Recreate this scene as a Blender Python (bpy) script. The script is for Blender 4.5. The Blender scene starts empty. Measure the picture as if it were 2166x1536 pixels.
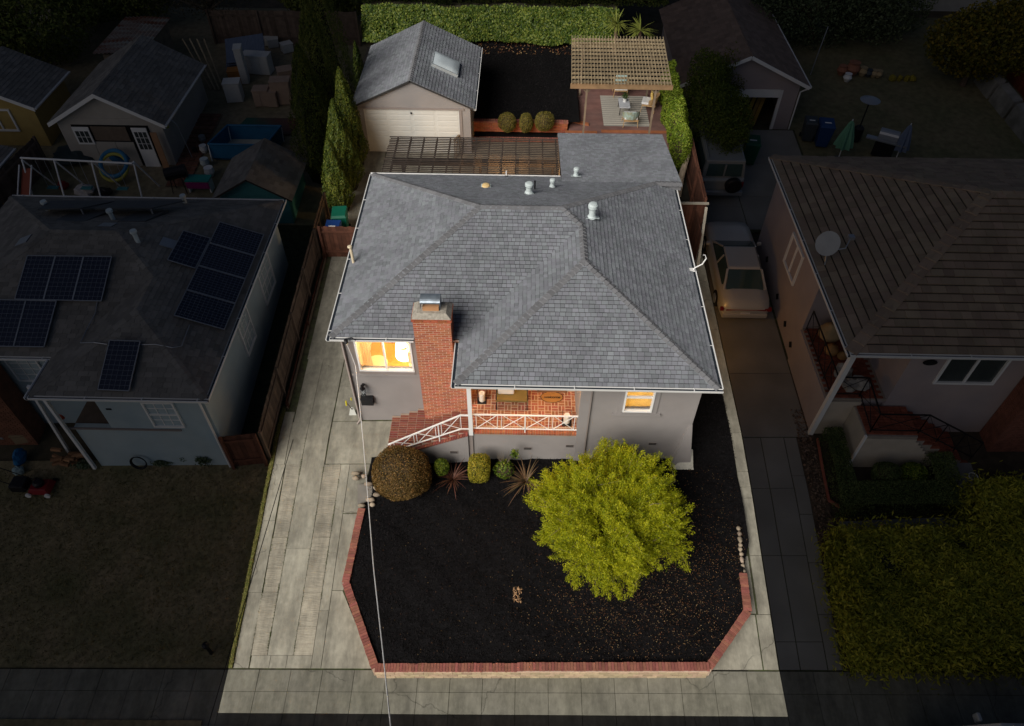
import bpy, math, random
import numpy as np
from mathutils import Vector, Matrix
random.seed(7); rng = np.random.default_rng(7)
sc = bpy.context.scene
PI = math.pi
# ---------------------------------------------------------------- camera (a drone, 19 m above the front yard)
CW, CF, CCX, CCY = 2166.0, 1540.0, 1083.0, 768.0
_dY = Vector((44, -1685, CF)).normalized(); _dD = Vector((-13, 1407, CF)).normalized()
_Z = -_dD; _Y = (_dY - _Z * _dY.dot(_Z)).normalized(); _X = _Y.cross(_Z)
R = [_X, _Y, _Z]                       # world axes seen in camera coordinates (right, down, forward)
CAM = Vector((0, 0, 19.0))
cd = bpy.data.cameras.new('camera'); cam = bpy.data.objects.new('camera', cd); sc.collection.objects.link(cam)
cd.sensor_width = 36; cd.lens = CF / CW * 36; cd.clip_start = .1; cd.clip_end = 2000
_m = Matrix(((R[0][0], -R[0][1], -R[0][2]), (R[1][0], -R[1][1], -R[1][2]), (R[2][0], -R[2][1], -R[2][2]))).to_4x4()
cam.matrix_world = Matrix.Translation(CAM) @ _m
sc.camera = cam
# ---------------------------------------------------------------- sky, sun, exposure
SUN_EL, SUN_AZ = 35.0, 220.0           # degrees; azimuth clockwise from +Y: behind and left of the camera
w = bpy.data.worlds.new('World'); sc.world = w; w.use_nodes = True
nt = w.node_tree; sky = nt.nodes.new('ShaderNodeTexSky'); sky.sky_type = 'NISHITA'; sky.sun_disc = False
sky.sun_elevation = math.radians(SUN_EL); sky.sun_rotation = math.radians(SUN_AZ); sky.air_density = .7; sky.dust_density = 1.6; sky.ozone_density = 1
nt.links.new(sky.outputs[0], nt.nodes['Background'].inputs[0]); nt.nodes['Background'].inputs[1].default_value = .0200
sd = bpy.data.lights.new('sun', 'SUN'); sd.energy = 4.4; sd.angle = math.radians(48); sd.color = (1, .945, .865)
sun = bpy.data.objects.new('sun', sd); sc.collection.objects.link(sun)
_az, _el = math.radians(SUN_AZ), math.radians(SUN_EL)
_sd = Vector((math.sin(_az) * math.cos(_el), math.cos(_az) * math.cos(_el), math.sin(_el)))
sun.rotation_euler = _sd.to_track_quat('Z', 'Y').to_euler(); sun.location = (0, 0, 60)
# light linking gives the sun to the highlighted property alone; surrounding plots are left out
LOT = bpy.data.collections.new('sunlit_property'); sd_recv = LOT
sun.light_linking.receiver_collection = LOT
sc.view_settings.view_transform = 'Standard'; sc.view_settings.look = 'None'
sc.view_settings.exposure = 0; sc.view_settings.gamma = 1; sc.view_settings.use_curve_mapping = False
sc.render.engine = 'CYCLES'; sc.cycles.max_bounces = 6; sc.cycles.transparent_max_bounces = 8

# ---------------------------------------------------------------- surveying helpers
def ray(px, py):
    d = Vector((px - CCX, py - CCY, CF)); return Vector((R[0].dot(d), R[1].dot(d), R[2].dot(d)))
def at(px, py, z=0.0):
    d = ray(px, py); return CAM + d * ((z - CAM.z) / d.z)
def atY(px, py, y):
    d = ray(px, py); return CAM + d * (y / d.y)
_gy = [-60, 6, 7.2, 14, 24, 30, 40, 90]; _gz = [-2.4, -1.72, -1.6, -.15, .85, 1.4, 2.1, 4.5]
def gz(x, y):
    k = float(np.interp(y, [12, 26], [.05, .0])) if y > 12 else .05
    if y < -5: k = .05
    return float(np.interp(y, _gy, _gz)) + k * (max(-30, min(30, x)) + 7.8)
def gzv(x, y): return np.array([gz(a, b) for a, b in zip(np.ravel(x), np.ravel(y))]).reshape(np.shape(x))
def atg(px, py, off=0.0):
    z = 0.0
    for _ in range(40):
        p = at(px, py, z); z = .5 * z + .5 * (gz(p.x, p.y) + off)
    return at(px, py, z)

# ---------------------------------------------------------------- materials
MATS = {}
def mat(name, col, rough=.8, var=.12, ns=3.0, bump=.0, bs=60.0, isl=0.0, metal=0.0, col2=None, c2s=1.0, c2w=.5, stretch=None, emit=None, es=0, spec=.3, hue=None, crack=0):
    if name in MATS: return MATS[name]
    m = bpy.data.materials.new(name); m.use_nodes = True; t = m.node_tree; N = t.nodes; L = t.links
    b = N['Principled BSDF']; b.inputs['Roughness'].default_value = rough; b.inputs['Metallic'].default_value = metal
    b.inputs['Specular IOR Level'].default_value = spec
    geo = N.new('ShaderNodeNewGeometry'); pos = geo.outputs['Position']
    if stretch:
        mp = N.new('ShaderNodeMapping'); mp.inputs['Scale'].default_value = stretch; L.new(pos, mp.inputs[0]); pos = mp.outputs[0]
    def noise(s, d=5):
        n = N.new('ShaderNodeTexNoise'); n.inputs['Scale'].default_value = s; n.inputs['Detail'].default_value = d; L.new(pos, n.inputs['Vector']); return n
    c = None
    if col2:
        n = noise(c2s, 6); r = N.new('ShaderNodeMapRange'); r.inputs[1].default_value = .5 - c2w * .3 ; r.inputs[2].default_value = .5 + c2w * .3
        L.new(n.outputs[0], r.inputs[0]); mx = N.new('ShaderNodeMix'); mx.data_type = 'RGBA'
        mx.inputs[6].default_value = (*col, 1); mx.inputs[7].default_value = (*col2, 1); L.new(r.outputs[0], mx.inputs[0]); c = mx.outputs[2]
    v = None
    if crack:
        n0 = noise(2.2, 4); vm = N.new('ShaderNodeVectorMath'); vm.operation = 'MULTIPLY_ADD'; vm.inputs[1].default_value = (.5, .5, .5); L.new(n0.outputs['Color'], vm.inputs[0]); L.new(geo.outputs['Position'], vm.inputs[2])
        vo = N.new('ShaderNodeTexVoronoi'); vo.feature = 'DISTANCE_TO_EDGE'; vo.inputs['Scale'].default_value = crack; L.new(vm.outputs[0], vo.inputs['Vector'])
        cr_ = N.new('ShaderNodeMapRange'); cr_.inputs[1].default_value = .0; cr_.inputs[2].default_value = .004; cr_.inputs[3].default_value = .55; cr_.inputs[4].default_value = 1; L.new(vo.outputs['Distance'], cr_.inputs[0])
        n9 = noise(.45, 3); g9 = N.new('ShaderNodeMapRange'); g9.inputs[1].default_value = .46; g9.inputs[2].default_value = .52; L.new(n9.outputs[0], g9.inputs[0])
        mm = N.new('ShaderNodeMath'); mm.operation = 'MAXIMUM'; L.new(cr_.outputs[0], mm.inputs[0]); L.new(g9.outputs[0], mm.inputs[1])
        st = N.new('ShaderNodeTexNoise'); st.inputs['Scale'].default_value = 1.0; st.inputs['Detail'].default_value = 8; st.inputs['Roughness'].default_value = .7; ms = N.new('ShaderNodeMapping'); ms.inputs['Scale'].default_value = (2.6, .8, 1); L.new(geo.outputs['Position'], ms.inputs[0]); L.new(ms.outputs[0], st.inputs['Vector'])
        sr = N.new('ShaderNodeMapRange'); sr.inputs[1].default_value = .38; sr.inputs[2].default_value = .62; sr.inputs[3].default_value = .72; sr.inputs[4].default_value = 1.16; L.new(st.outputs[0], sr.inputs[0])
        m3 = N.new('ShaderNodeMath'); m3.operation = 'MULTIPLY'; L.new(mm.outputs[0], m3.inputs[0]); L.new(sr.outputs[0], m3.inputs[1]); crackv = m3.outputs[0]
    if var:
        n = noise(ns); r = N.new('ShaderNodeMapRange'); r.inputs[1].default_value = .25; r.inputs[2].default_value = .75
        r.inputs[3].default_value = 1 - var; r.inputs[4].default_value = 1 + var; L.new(n.outputs[0], r.inputs[0]); v = r.outputs[0]
    if crack:
        q = N.new('ShaderNodeMath'); q.operation = 'MULTIPLY'; L.new(v, q.inputs[0]); L.new(crackv, q.inputs[1]); v = q.outputs[0]
    hs = N.new('ShaderNodeHueSaturation')
    if c: L.new(c, hs.inputs['Color'])
    else: hs.inputs['Color'].default_value = (*col, 1)
    if isl:
        oi = N.new('ShaderNodeObjectInfo'); a = N.new('ShaderNodeMath'); a.operation = 'ADD'; L.new(geo.outputs['Random Per Island'], a.inputs[0]); L.new(oi.outputs['Random'], a.inputs[1])
        f = N.new('ShaderNodeMath'); f.operation = 'FRACT'; L.new(a.outputs[0], f.inputs[0])
        r = N.new('ShaderNodeMapRange'); r.inputs[3].default_value = 1 - isl; r.inputs[4].default_value = 1 + isl; L.new(f.outputs[0], r.inputs[0])
        if v:
            q = N.new('ShaderNodeMath'); q.operation = 'MULTIPLY'; L.new(v, q.inputs[0]); L.new(r.outputs[0], q.inputs[1]); v = q.outputs[0]
        else: v = r.outputs[0]
        if hue:
            f2 = N.new('ShaderNodeMath'); f2.operation = 'MULTIPLY'; f2.inputs[1].default_value = 7.31; L.new(f.outputs[0], f2.inputs[0])
            f3 = N.new('ShaderNodeMath'); f3.operation = 'FRACT'; L.new(f2.outputs[0], f3.inputs[0])
            r2 = N.new('ShaderNodeMapRange'); r2.inputs[3].default_value = .5 - hue; r2.inputs[4].default_value = .5 + hue; L.new(f3.outputs[0], r2.inputs[0]); L.new(r2.outputs[0], hs.inputs['Hue'])
    if v: L.new(v, hs.inputs['Value'])
    L.new(hs.outputs[0], b.inputs['Base Color'])
    if bump:
        n = noise(bs, 4); bp = N.new('ShaderNodeBump'); bp.inputs['Strength'].default_value = bump; bp.inputs['Distance'].default_value = .02
        L.new(n.outputs[0], bp.inputs['Height']); L.new(bp.outputs[0], b.inputs['Normal'])
    if emit:
        b.inputs['Emission Color'].default_value = (*emit, 1); b.inputs['Emission Strength'].default_value = es
    MATS[name] = m; return m
def leafmat(name, c1, c2, c3=None, trans=.3, ns=1.5):
    if name in MATS: return MATS[name]
    m = bpy.data.materials.new(name); m.use_nodes = True; t = m.node_tree; N = t.nodes; L = t.links
    N.remove(N['Principled BSDF']); out = N['Material Output']
    geo = N.new('ShaderNodeNewGeometry'); n = N.new('ShaderNodeTexNoise'); n.inputs['Scale'].default_value = ns; n.inputs['Detail'].default_value = 2
    L.new(geo.outputs['Position'], n.inputs['Vector'])
    a = N.new('ShaderNodeMath'); a.operation = 'MULTIPLY_ADD'; a.inputs[1].default_value = .55; L.new(geo.outputs['Random Per Island'], a.inputs[0])
    s = N.new('ShaderNodeMath'); s.operation = 'MULTIPLY'; s.inputs[1].default_value = .5; L.new(n.outputs[0], s.inputs[0]); L.new(s.outputs[0], a.inputs[2])
    cr = N.new('ShaderNodeValToRGB'); e = cr.color_ramp.elements; e[0].position = .12; e[0].color = (*c1, 1); e[1].position = .85; e[1].color = (*(c3 or c2), 1)
    if c3: k = cr.color_ramp.elements.new(.5); k.color = (*c2, 1)
    L.new(a.outputs[0], cr.inputs[0])
    d = N.new('ShaderNodeBsdfDiffuse'); tr = N.new('ShaderNodeBsdfTranslucent'); g = N.new('ShaderNodeBsdfGlossy'); g.inputs['Roughness'].default_value = .5
    g.inputs['Color'].default_value = (.5, .5, .5, 1)
    L.new(cr.outputs[0], d.inputs[0]); L.new(cr.outputs[0], tr.inputs[0])
    mx = N.new('ShaderNodeMixShader'); mx.inputs[0].default_value = trans; L.new(d.outputs[0], mx.inputs[1]); L.new(tr.outputs[0], mx.inputs[2])
    m2 = N.new('ShaderNodeMixShader'); m2.inputs[0].default_value = .025; L.new(mx.outputs[0], m2.inputs[1]); L.new(g.outputs[0], m2.inputs[2])
    L.new(m2.outputs[0], out.inputs[0]); MATS[name] = m; return m
def glassmat(name, col=(.9, .95, 1), alpha=.12, rough=.03):
    if name in MATS: return MATS[name]
    m = bpy.data.materials.new(name); m.use_nodes = True; t = m.node_tree; N = t.nodes; L = t.links
    N.remove(N['Principled BSDF']); g = N.new('ShaderNodeBsdfGlossy'); g.inputs['Roughness'].default_value = rough
    tr = N.new('ShaderNodeBsdfTransparent'); tr.inputs[0].default_value = (*col, 1); mx = N.new('ShaderNodeMixShader'); mx.inputs[0].default_value = alpha
    L.new(tr.outputs[0], mx.inputs[1]); L.new(g.outputs[0], mx.inputs[2]); L.new(mx.outputs[0], N['Material Output'].inputs[0]); MATS[name] = m; return m

# ---------------------------------------------------------------- mesh builder
class MB:
    def __init__(s): s.v = []; s.f = []
    def poly(s, pts):
        n = len(s.v); s.v += [tuple(p) for p in pts]; s.f.append(tuple(range(n, n + len(pts)))); return s
    def hexa(s, b, t):                       # two quads (bottom, top), same order
        n = len(s.v); s.v += [tuple(p) for p in b] + [tuple(p) for p in t]
        s.f += [(n + 3, n + 2, n + 1, n), (n + 4, n + 5, n + 6, n + 7)]
        for i in range(4): j = (i + 1) % 4; s.f.append((n + i, n + j, n + 4 + j, n + 4 + i))
        return s
    def box(s, x0, x1, y0, y1, z0, z1, M=None):
        P = [Vector(p) for p in ((x0, y0, z0), (x1, y0, z0), (x1, y1, z0), (x0, y1, z0), (x0, y0, z1), (x1, y0, z1), (x1, y1, z1), (x0, y1, z1))]
        if M: P = [M @ p for p in P]
        return s.hexa(P[:4], P[4:])
    def prism(s, pts, z0, z1, M=None):       # pts 2D ccw, z0/z1 number or function
        f0 = z0 if callable(z0) else (lambda x, y: z0); f1 = z1 if callable(z1) else (lambda x, y: z1)
        n = len(s.v); k = len(pts)
        P = [Vector((x, y, f0(x, y))) for x, y in pts] + [Vector((x, y, f1(x, y))) for x, y in pts]
        if M: P = [M @ p for p in P]
        s.v += [tuple(p) for p in P]; s.f += [tuple(range(n + k - 1, n - 1, -1)), tuple(range(n + k, n + 2 * k))]
        for i in range(k): j = (i + 1) % k; s.f.append((n + i, n + j, n + k + j, n + k + i))
        return s
    def slab(s, pts3, th):                   # planar polygon, thickened downward along its normal
        P = [Vector(p) for p in pts3]; nrm = Vector((0, 0, 0))
        for i in range(len(P)): a, b = P[i], P[(i + 1) % len(P)]; nrm += a.cross(b)
        nrm.normalize(); n = len(s.v); k = len(P)
        s.v += [tuple(p - nrm * th) for p in P] + [tuple(p) for p in P]
        s.f += [tuple(range(n + k - 1, n - 1, -1)), tuple(range(n + k, n + 2 * k))]
        for i in range(k): j = (i + 1) % k; s.f.append((n + i, n + j, n + k + j, n + k + i))
        return s
    def bar(s, a, b, wd, ht=None, up=(0, 0, 1)):
        a, b = Vector(a), Vector(b); ht = ht or wd; d = (b - a).normalized(); u = Vector(up)
        if abs(d.dot(u)) > .95: u = Vector((0, 1, 0))
        sx = d.cross(u).normalized() * wd / 2; sy = sx.cross(d).normalized() * ht / 2
        return s.hexa([a - sx - sy, a + sx - sy, a + sx + sy, a - sx + sy], [b - sx - sy, b + sx - sy, b + sx + sy, b - sx + sy])
    def tube(s, pts, r, n=8, cap=True):
        pts = [Vector(p) for p in pts]; rs = r if isinstance(r, (list, tuple)) else [r] * len(pts); base = len(s.v)
        prev = None
        for i, p in enumerate(pts):
            d = (pts[min(i + 1, len(pts) - 1)] - pts[max(i - 1, 0)]).normalized()
            if prev is None: prev = d.orthogonal().normalized()
            a = (prev - d * prev.dot(d)).normalized(); prev = a; b = d.cross(a)
            for k in range(n): th = 2 * PI * k / n; s.v.append(tuple(p + (a * math.cos(th) + b * math.sin(th)) * rs[i]))
        for i in range(len(pts) - 1):
            for k in range(n): q = (k + 1) % n; s.f.append((base + i * n + k, base + i * n + q, base + (i + 1) * n + q, base + (i + 1) * n + k))
        if cap: s.f.append(tuple(base + k for k in range(n - 1, -1, -1))); s.f.append(tuple(base + (len(pts) - 1) * n + k for k in range(n)))
        return s
    def lathe(s, prof, c=(0, 0, 0), n=16, M=None, cap=True):   # prof [(r,z)] bottom to top
        base = len(s.v); c = Vector(c)
        for r, z in prof:
            for k in range(n):
                th = 2 * PI * k / n; p = Vector((r * math.cos(th), r * math.sin(th), z))
                if M: p = M @ p
                s.v.append(tuple(p + c))
        for i in range(len(prof) - 1):
            for k in range(n): q = (k + 1) % n; s.f.append((base + i * n + k, base + i * n + q, base + (i + 1) * n + q, base + (i + 1) * n + k))
        if cap: s.f.append(tuple(base + k for k in range(n - 1, -1, -1))); s.f.append(tuple(base + (len(prof) - 1) * n + k for k in range(n)))
        return s
    def blob(s, c, r, seg=10, ring=7, jit=.12, seed=0):
        rr = random.Random(seed); base = len(s.v); c = Vector(c)
        for i in range(ring + 1):
            ph = PI * i / ring
            for k in range(seg):
                th = 2 * PI * k / seg; j = 1 + rr.uniform(-jit, jit)
                s.v.append((c.x + r[0] * math.sin(ph) * math.cos(th) * j, c.y + r[1] * math.sin(ph) * math.sin(th) * j, c.z + r[2] * math.cos(ph) * (1 if i in (0, ring) else j)))
        for i in range(ring):
            for k in range(seg): q = (k + 1) % seg; s.f.append((base + i * seg + k, base + (i + 1) * seg + k, base + (i + 1) * seg + q, base + i * seg + q))
        return s

LIT = True
def place(o, parent=None):
    sc.collection.objects.link(o)
    if LIT: LOT.objects.link(o)
    if parent is not None: o.parent = parent
def thing(name, label, cat, loc, group=None):
    o = bpy.data.objects.new(name, None); o.location = loc; o.empty_display_size = .2; place(o)
    o['label'] = label; o['category'] = cat
    if group: o['group'] = group
    return o
def wloc(o):
    v = Vector(o.location)
    while o.parent: o = o.parent; v += Vector(o.location)
    return v
def mk(name, mb, m, parent=None, smooth=False, loc=None, kind=None, label=None, bevel=0):
    me = bpy.data.meshes.new(name)
    off = wloc(parent) if parent is not None else (Vector(loc) if loc is not None else Vector((0, 0, 0)))
    me.from_pydata([(x - off.x, y - off.y, z - off.z) for x, y, z in mb.v], [], mb.f); me.materials.append(m)
    if smooth: me.polygons.foreach_set('use_smooth', [True] * len(me.polygons))
    o = bpy.data.objects.new(name, me); place(o, parent)
    if parent is None: o.location = off
    if kind: o['kind'] = kind
    if label: o['label'] = label
    if bevel:
        bv = o.modifiers.new('edge', 'BEVEL'); bv.width = bevel; bv.segments = 2; bv.limit_method = 'ANGLE'
    return o
def solo(name, mb, m, label, cat, group=None, loc=None, **k):
    if loc is None:
        a = np.array(mb.v); loc = ((a[:, 0].min() + a[:, 0].max()) / 2, (a[:, 1].min() + a[:, 1].max()) / 2, a[:, 2].min())
    o = mk(name, mb, m, None, loc=loc, **k); o['label'] = label; o['category'] = cat
    if group: o['group'] = group
    return o
def qmesh(name, V, m, parent=None, kind=None, loc=None):    # V (n,4,3) array of quads
    n = len(V); off = wloc(parent) if parent is not None else Vector(loc or (0, 0, 0))
    V = V.reshape(-1, 3) - np.array(off)
    me = bpy.data.meshes.new(name); me.vertices.add(4 * n); me.vertices.foreach_set('co', V.astype(np.float32).ravel())
    me.loops.add(4 * n); me.loops.foreach_set('vertex_index', np.arange(4 * n, dtype=np.int32))
    me.polygons.add(n); me.polygons.foreach_set('loop_start', np.arange(0, 4 * n, 4, dtype=np.int32))
    me.materials.append(m); me.update(calc_edges=True)
    o = bpy.data.objects.new(name, me); place(o, parent)
    if parent is None: o.location = off
    if kind: o['kind'] = kind
    return o
def leafquads(P, L, W, nrm=None, spread=1.0, axis=None):
    """P (n,3) centres; L, W leaf length and width; nrm preferred normals"""
    n = len(P); a = rng.normal(size=(n, 3)) if nrm is None else nrm + rng.normal(size=(n, 3)) * spread
    a /= np.linalg.norm(a, axis=1, keepdims=True) + 1e-9
    b = rng.normal(size=(n, 3)) if axis is None else axis + rng.normal(size=(n, 3)) * .35
    b -= a * (a * b).sum(1, keepdims=True); b /= np.linalg.norm(b, axis=1, keepdims=True) + 1e-9; c = np.cross(a, b)
    l = (L * rng.uniform(.6, 1.3, n))[:, None]; wv = (W * rng.uniform(.6, 1.3, n))[:, None]
    return np.stack([P - b * l / 2, P + c * wv / 2, P + b * l / 2, P - c * wv / 2], 1)
def copyobj(src, parent=None, loc=None, name=None):
    o = src.copy()
    if name: o.name = name
    if loc is not None: o.location = loc
    place(o, parent); return o
def copytree(src, loc, rz=0, label=None):
    r = src.copy(); r.location = loc; r.rotation_euler = (0, 0, rz); place(r)
    if label: r['label'] = label
    for ch in src.children:
        c = ch.copy(); place(c, r)
        for g in ch.children: d = g.copy(); place(d, c)
    return r

# ---------------------------------------------------------------- shared materials
conc = mat('concrete', (.315, .30, .245), .9, .14, 6, .35, 70, isl=.07, col2=(.25, .235, .19), c2s=.8, c2w=.6, crack=.22)
walkm = mat('pavement_concrete', (.195, .188, .155), .9, .14, 7, .35, 70, isl=.06, col2=(.17, .165, .13), c2s=.9, c2w=.6, crack=.2)
conc2 = mat('ribbed_concrete', (.345, .315, .25), .9, .14, 5, .9, 16, isl=.06, col2=(.275, .255, .205), c2s=.9, c2w=.6, stretch=(.35, 2.6, 1), crack=.22)
joint = mat('joint_soil', (.075, .068, .045), .95, .5, 6, .3, 60, col2=(.06, .075, .03), c2s=3)
stucco = mat('stucco', (.30, .275, .265), .95, .07, 1.3, .6, 70, col2=(.255, .24, .235), c2s=.7, c2w=.8)
stucco_lo = stucco
white = mat('white_paint', (.78, .78, .77), .45, .04, 2)
offwhite = mat('garage_door_paint', (.60, .595, .56), .5, .05, 2)
trim = mat('taupe_trim', (.25, .215, .20), .7, .05, 2)
shing = mat('asphalt_shingle', (.222, .236, .262), .92, .16, .8, .6, 130, isl=.17, hue=.03)
shcap = mat('ridge_shingle', (.175, .178, .19), .92, .10, 1.5, .5, 160, isl=.14)
deck_m = mat('roof_felt', (.035, .034, .034), .95, .1)
brick_m = mat('red_brick', (.40, .115, .055), .85, .15, 9, .3, 120, isl=.22, hue=.010)
cap_m = mat('cap_brick', (.30, .115, .085), .85, .2, 9, .4, 120, isl=.2, hue=.012)
mortar = mat('mortar', (.56, .42, .32), .95, .12, 6)
mortar_d = mat('grey_mortar', (.30, .26, .22), .95, .15, 6)
tan_m = mat('limewashed_block', (.46, .35, .23), .9, .2, 7, .35, 100, isl=.22, hue=.015)
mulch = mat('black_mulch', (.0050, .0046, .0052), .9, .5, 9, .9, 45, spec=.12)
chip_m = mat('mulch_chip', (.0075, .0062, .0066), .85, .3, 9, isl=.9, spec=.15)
wood = mat('weathered_wood', (.20, .15, .105), .85, .25, 3, .4, 70, isl=.22, stretch=(1, 1, 1))
wood2 = mat('silvered_wood', (.34, .27, .17), .85, .25, 5, .4, 70, isl=.2)
redwood = mat('redwood_fence', (.105, .042, .026), .9, .3, 4, .4, 50, isl=.3)
greywood = mat('grey_fence_wood', (.14, .10, .075), .9, .3, 4, .4, 50, isl=.3)
metal = mat('galvanized', (.55, .60, .62), .4, .1, 5, metal=.6)
vent_m = mat('painted_vent', (.50, .57, .58), .5, .08, 5)
black = mat('black_metal', (.012, .012, .014), .45, .1)
cream = mat('cream_pvc', (.66, .56, .40), .5, .05)
dark = mat('dark_void', (.01, .01, .01), .9, 0)
glass = glassmat('window_glass')
soil = mat('soil', (.09, .07, .045), .95, .3, 3, .6, 40, col2=(.055, .05, .03), c2s=.8)
floorw = mat('oak_floor', (.55, .27, .07), .5, .15, 3)
plaster = mat('warm_plaster', (.72, .60, .42), .8, .03)
curtain_m = mat('curtain', (.80, .66, .45), .8, .05)
def lampmat(name, col, s): return mat(name, col, .5, 0, emit=col, es=s)
def lamp(name, loc, col, watts, r=.06):
    l = bpy.data.lights.new(name, 'POINT'); l.energy = watts; l.color = col; l.shadow_soft_size = r
    o = bpy.data.objects.new(name, l); o.location = loc; sc.collection.objects.link(o); return o

# ---------------------------------------------------------------- ground
def sheet(name, y0, y1, xl, xr, m, off=0.0, ny=40, nx=4, parent=None, kind='structure', zf=None, skirt=0.0, jit=0):
    zf = zf or gz; V = []; F = []
    for j in range(ny + 1):
        y = y0 + (y1 - y0) * j / ny; a = xl(y) if callable(xl) else xl; b = xr(y) if callable(xr) else xr
        for i in range(nx + 1):
            x = a + (b - a) * i / nx; V.append((x, y, zf(x, y) + off + (random.uniform(-jit, jit) if jit else 0)))
    for j in range(ny):
        for i in range(nx):
            k = j * (nx + 1) + i; F.append((k, k + 1, k + nx + 2, k + nx + 1))
    mb = MB(); mb.v = V; mb.f = F
    if skirt:
        rim = [i for i in range(nx + 1)] + [j * (nx + 1) + nx for j in range(1, ny + 1)] + [ny * (nx + 1) + i for i in range(nx - 1, -1, -1)] + [j * (nx + 1) for j in range(ny - 1, 0, -1)]
        n = len(V); mb.v += [(V[k][0], V[k][1], V[k][2] - skirt) for k in rim]
        for q in range(len(rim)): p = (q + 1) % len(rim); mb.f.append((n + q, n + p, rim[p], rim[q]))
    return mk(name, mb, m, parent, kind=kind)
LIT = False
lawn_m = mat('dry_lawn', (.27, .21, .125), .95, .35, 7, .8, 40, col2=(.13, .125, .06), c2s=.9, c2w=.8)
yard_m = mat('bare_yard', (.26, .21, .14), .95, .3, 4, .6, 40, col2=(.15, .14, .08), c2s=.5, c2w=.8)
def grid(xs, ys, off, m, name, kind='structure', hole=None):
    V = []; F = []
    for y in ys:
        for x in xs: V.append((x, y, gz(x, y) + off))
    nx = len(xs)
    for j in range(len(ys) - 1):
        for i in range(nx - 1):
            k = j * nx + i; F.append((k, k + 1, k + nx + 1, k + nx))
    mb = MB(); mb.v = V; mb.f = F; return mk(name, mb, m, kind=kind)
ys_ = sorted(set([-300, -100, -60, -30, 0, 3, 5, 6, 7.2, 9, 11, 12] + list(np.arange(13, 31, 1.0)) + [34, 37, 40, 45, 50, 60, 75, 90, 140, 300, 800]))
xs_ = [-600, -200, -80, -45] + list(np.arange(-30, 31, 3.0)) + [45, 80, 200, 600]
grid(xs_, ys_, -.10, soil, 'ground')
sheet('lawn', 7.2, 13.3, -40, -7.82, lawn_m, -.03, 14, 10)
sheet('side_yard', 13.3, 26, -12.5, -7.75, mat('side_yard_soil', (.05, .055, .03), .95, .4, 5, .5, 30), -.03, 14, 4)
sheet('back_yard', 24, 42, -40, -7.7, yard_m, -.02, 18, 10)
sheet('right_back_yard', 27.5, 42, 12.4, 40, mat('right_yard_grass', (.19, .16, .09), .95, .3, 4, .6, 40, col2=(.12, .12, .06), c2s=.6, c2w=.8), -.02, 18, 8)
street = sheet('street', -12, 5.60, -60, 60, mat('asphalt', (.05, .05, .05), .9, .2, 3, .4, 80), -.03, 10, 20)
mb = MB()
for i in range(-20, 20): x0, x1 = i * 1.5, i * 1.5 + 1.49; mb.hexa([(x0, 5.60, gz(x0, 5.6) - .2), (x1, 5.60, gz(x1, 5.6) - .2), (x1, 5.74, gz(x1, 5.6) - .2), (x0, 5.74, gz(x0, 5.6) - .2)], [(x0, 5.60, gz(x0, 5.6) + .05), (x1, 5.60, gz(x1, 5.6) + .05), (x1, 5.74, gz(x1, 5.6) + .05), (x0, 5.74, gz(x0, 5.6) + .05)])
mk('kerb', mb, mat('kerb_concrete', (.3, .3, .28), .9, .15), kind='structure')
sheet('grass_verge', 5.3, 5.86, -30, -8.2, lawn_m, .07, 4, 40, skirt=.1)

# pavement: base and slabs; rows are split where the sun's light linking ends
def pieces(parent, cells, m, zoff=.03, th=.06, gap=.012, name='slab', sub=3):
    """cells: (xa0, xa1, xb0, xb1, y0, y1): near edge xa0..xa1 at y0, far edge xb0..xb1 at y1"""
    for (a0, a1, b0, b1, y0, y1) in cells:
        sub = max(1, int((y1 - y0) / .45))
        mb = MB(); g = gap; y0g, y1g = y0 + g, y1 - g; top = []; n = sub
        for j in range(n + 1):
            t = j / n; y = y0g + (y1g - y0g) * t; l = a0 + (b0 - a0) * t + g; r = a1 + (b1 - a1) * t - g; top.append(((l, y, gz(l, y) + zoff), (r, y, gz(r, y) + zoff)))
        dz = random.uniform(-.006, .006)
        for l, r in top: mb.v += [(l[0], l[1], l[2] + dz), (r[0], r[1], r[2] + dz), (l[0], l[1], l[2] - th), (r[0], r[1], r[2] - th)]
        for j in range(n):
            k = j * 4; q = k + 4; mb.f += [(k, k + 1, q + 1, q), (k + 2, k, q, q + 2), (k + 1, k + 3, q + 3, q + 1)]
        mb.f += [(0, 2, 3, 1), (n * 4 + 1, n * 4 + 3, n * 4 + 2, n * 4)]
        mk(name, mb, m, parent)
def pavement(name, x0, x1, step, rows, off=0.0):
    base = sheet(name, rows[0][0], rows[-1][1], x0, x1, joint, .0, 4, 30)
    n = max(1, round((x1 - x0) / step)); cells = []
    for r in rows:
        for i in range(n): a = x0 + (x1 - x0) * i / n; b = x0 + (x1 - x0) * (i + 1) / n; cells.append((a, b, a, b, r[0], r[1]))
    pieces(base, cells, walkm, .024, .05, .006, sub=1); return base
pavement('pavement', -22, -7.84, .86, [(5.75, 6.6), (6.6, 7.16)])
pavement('pavement', 7.12, 21, .86, [(5.75, 6.6), (6.6, 7.16)])
pavement('pavement', -7.84, 7.12, .86, [(5.75, 6.06)])
LIT = True
pavement('pavement', -7.84, 7.12, .86, [(6.06, 6.6), (6.6, 7.16)])

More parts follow.
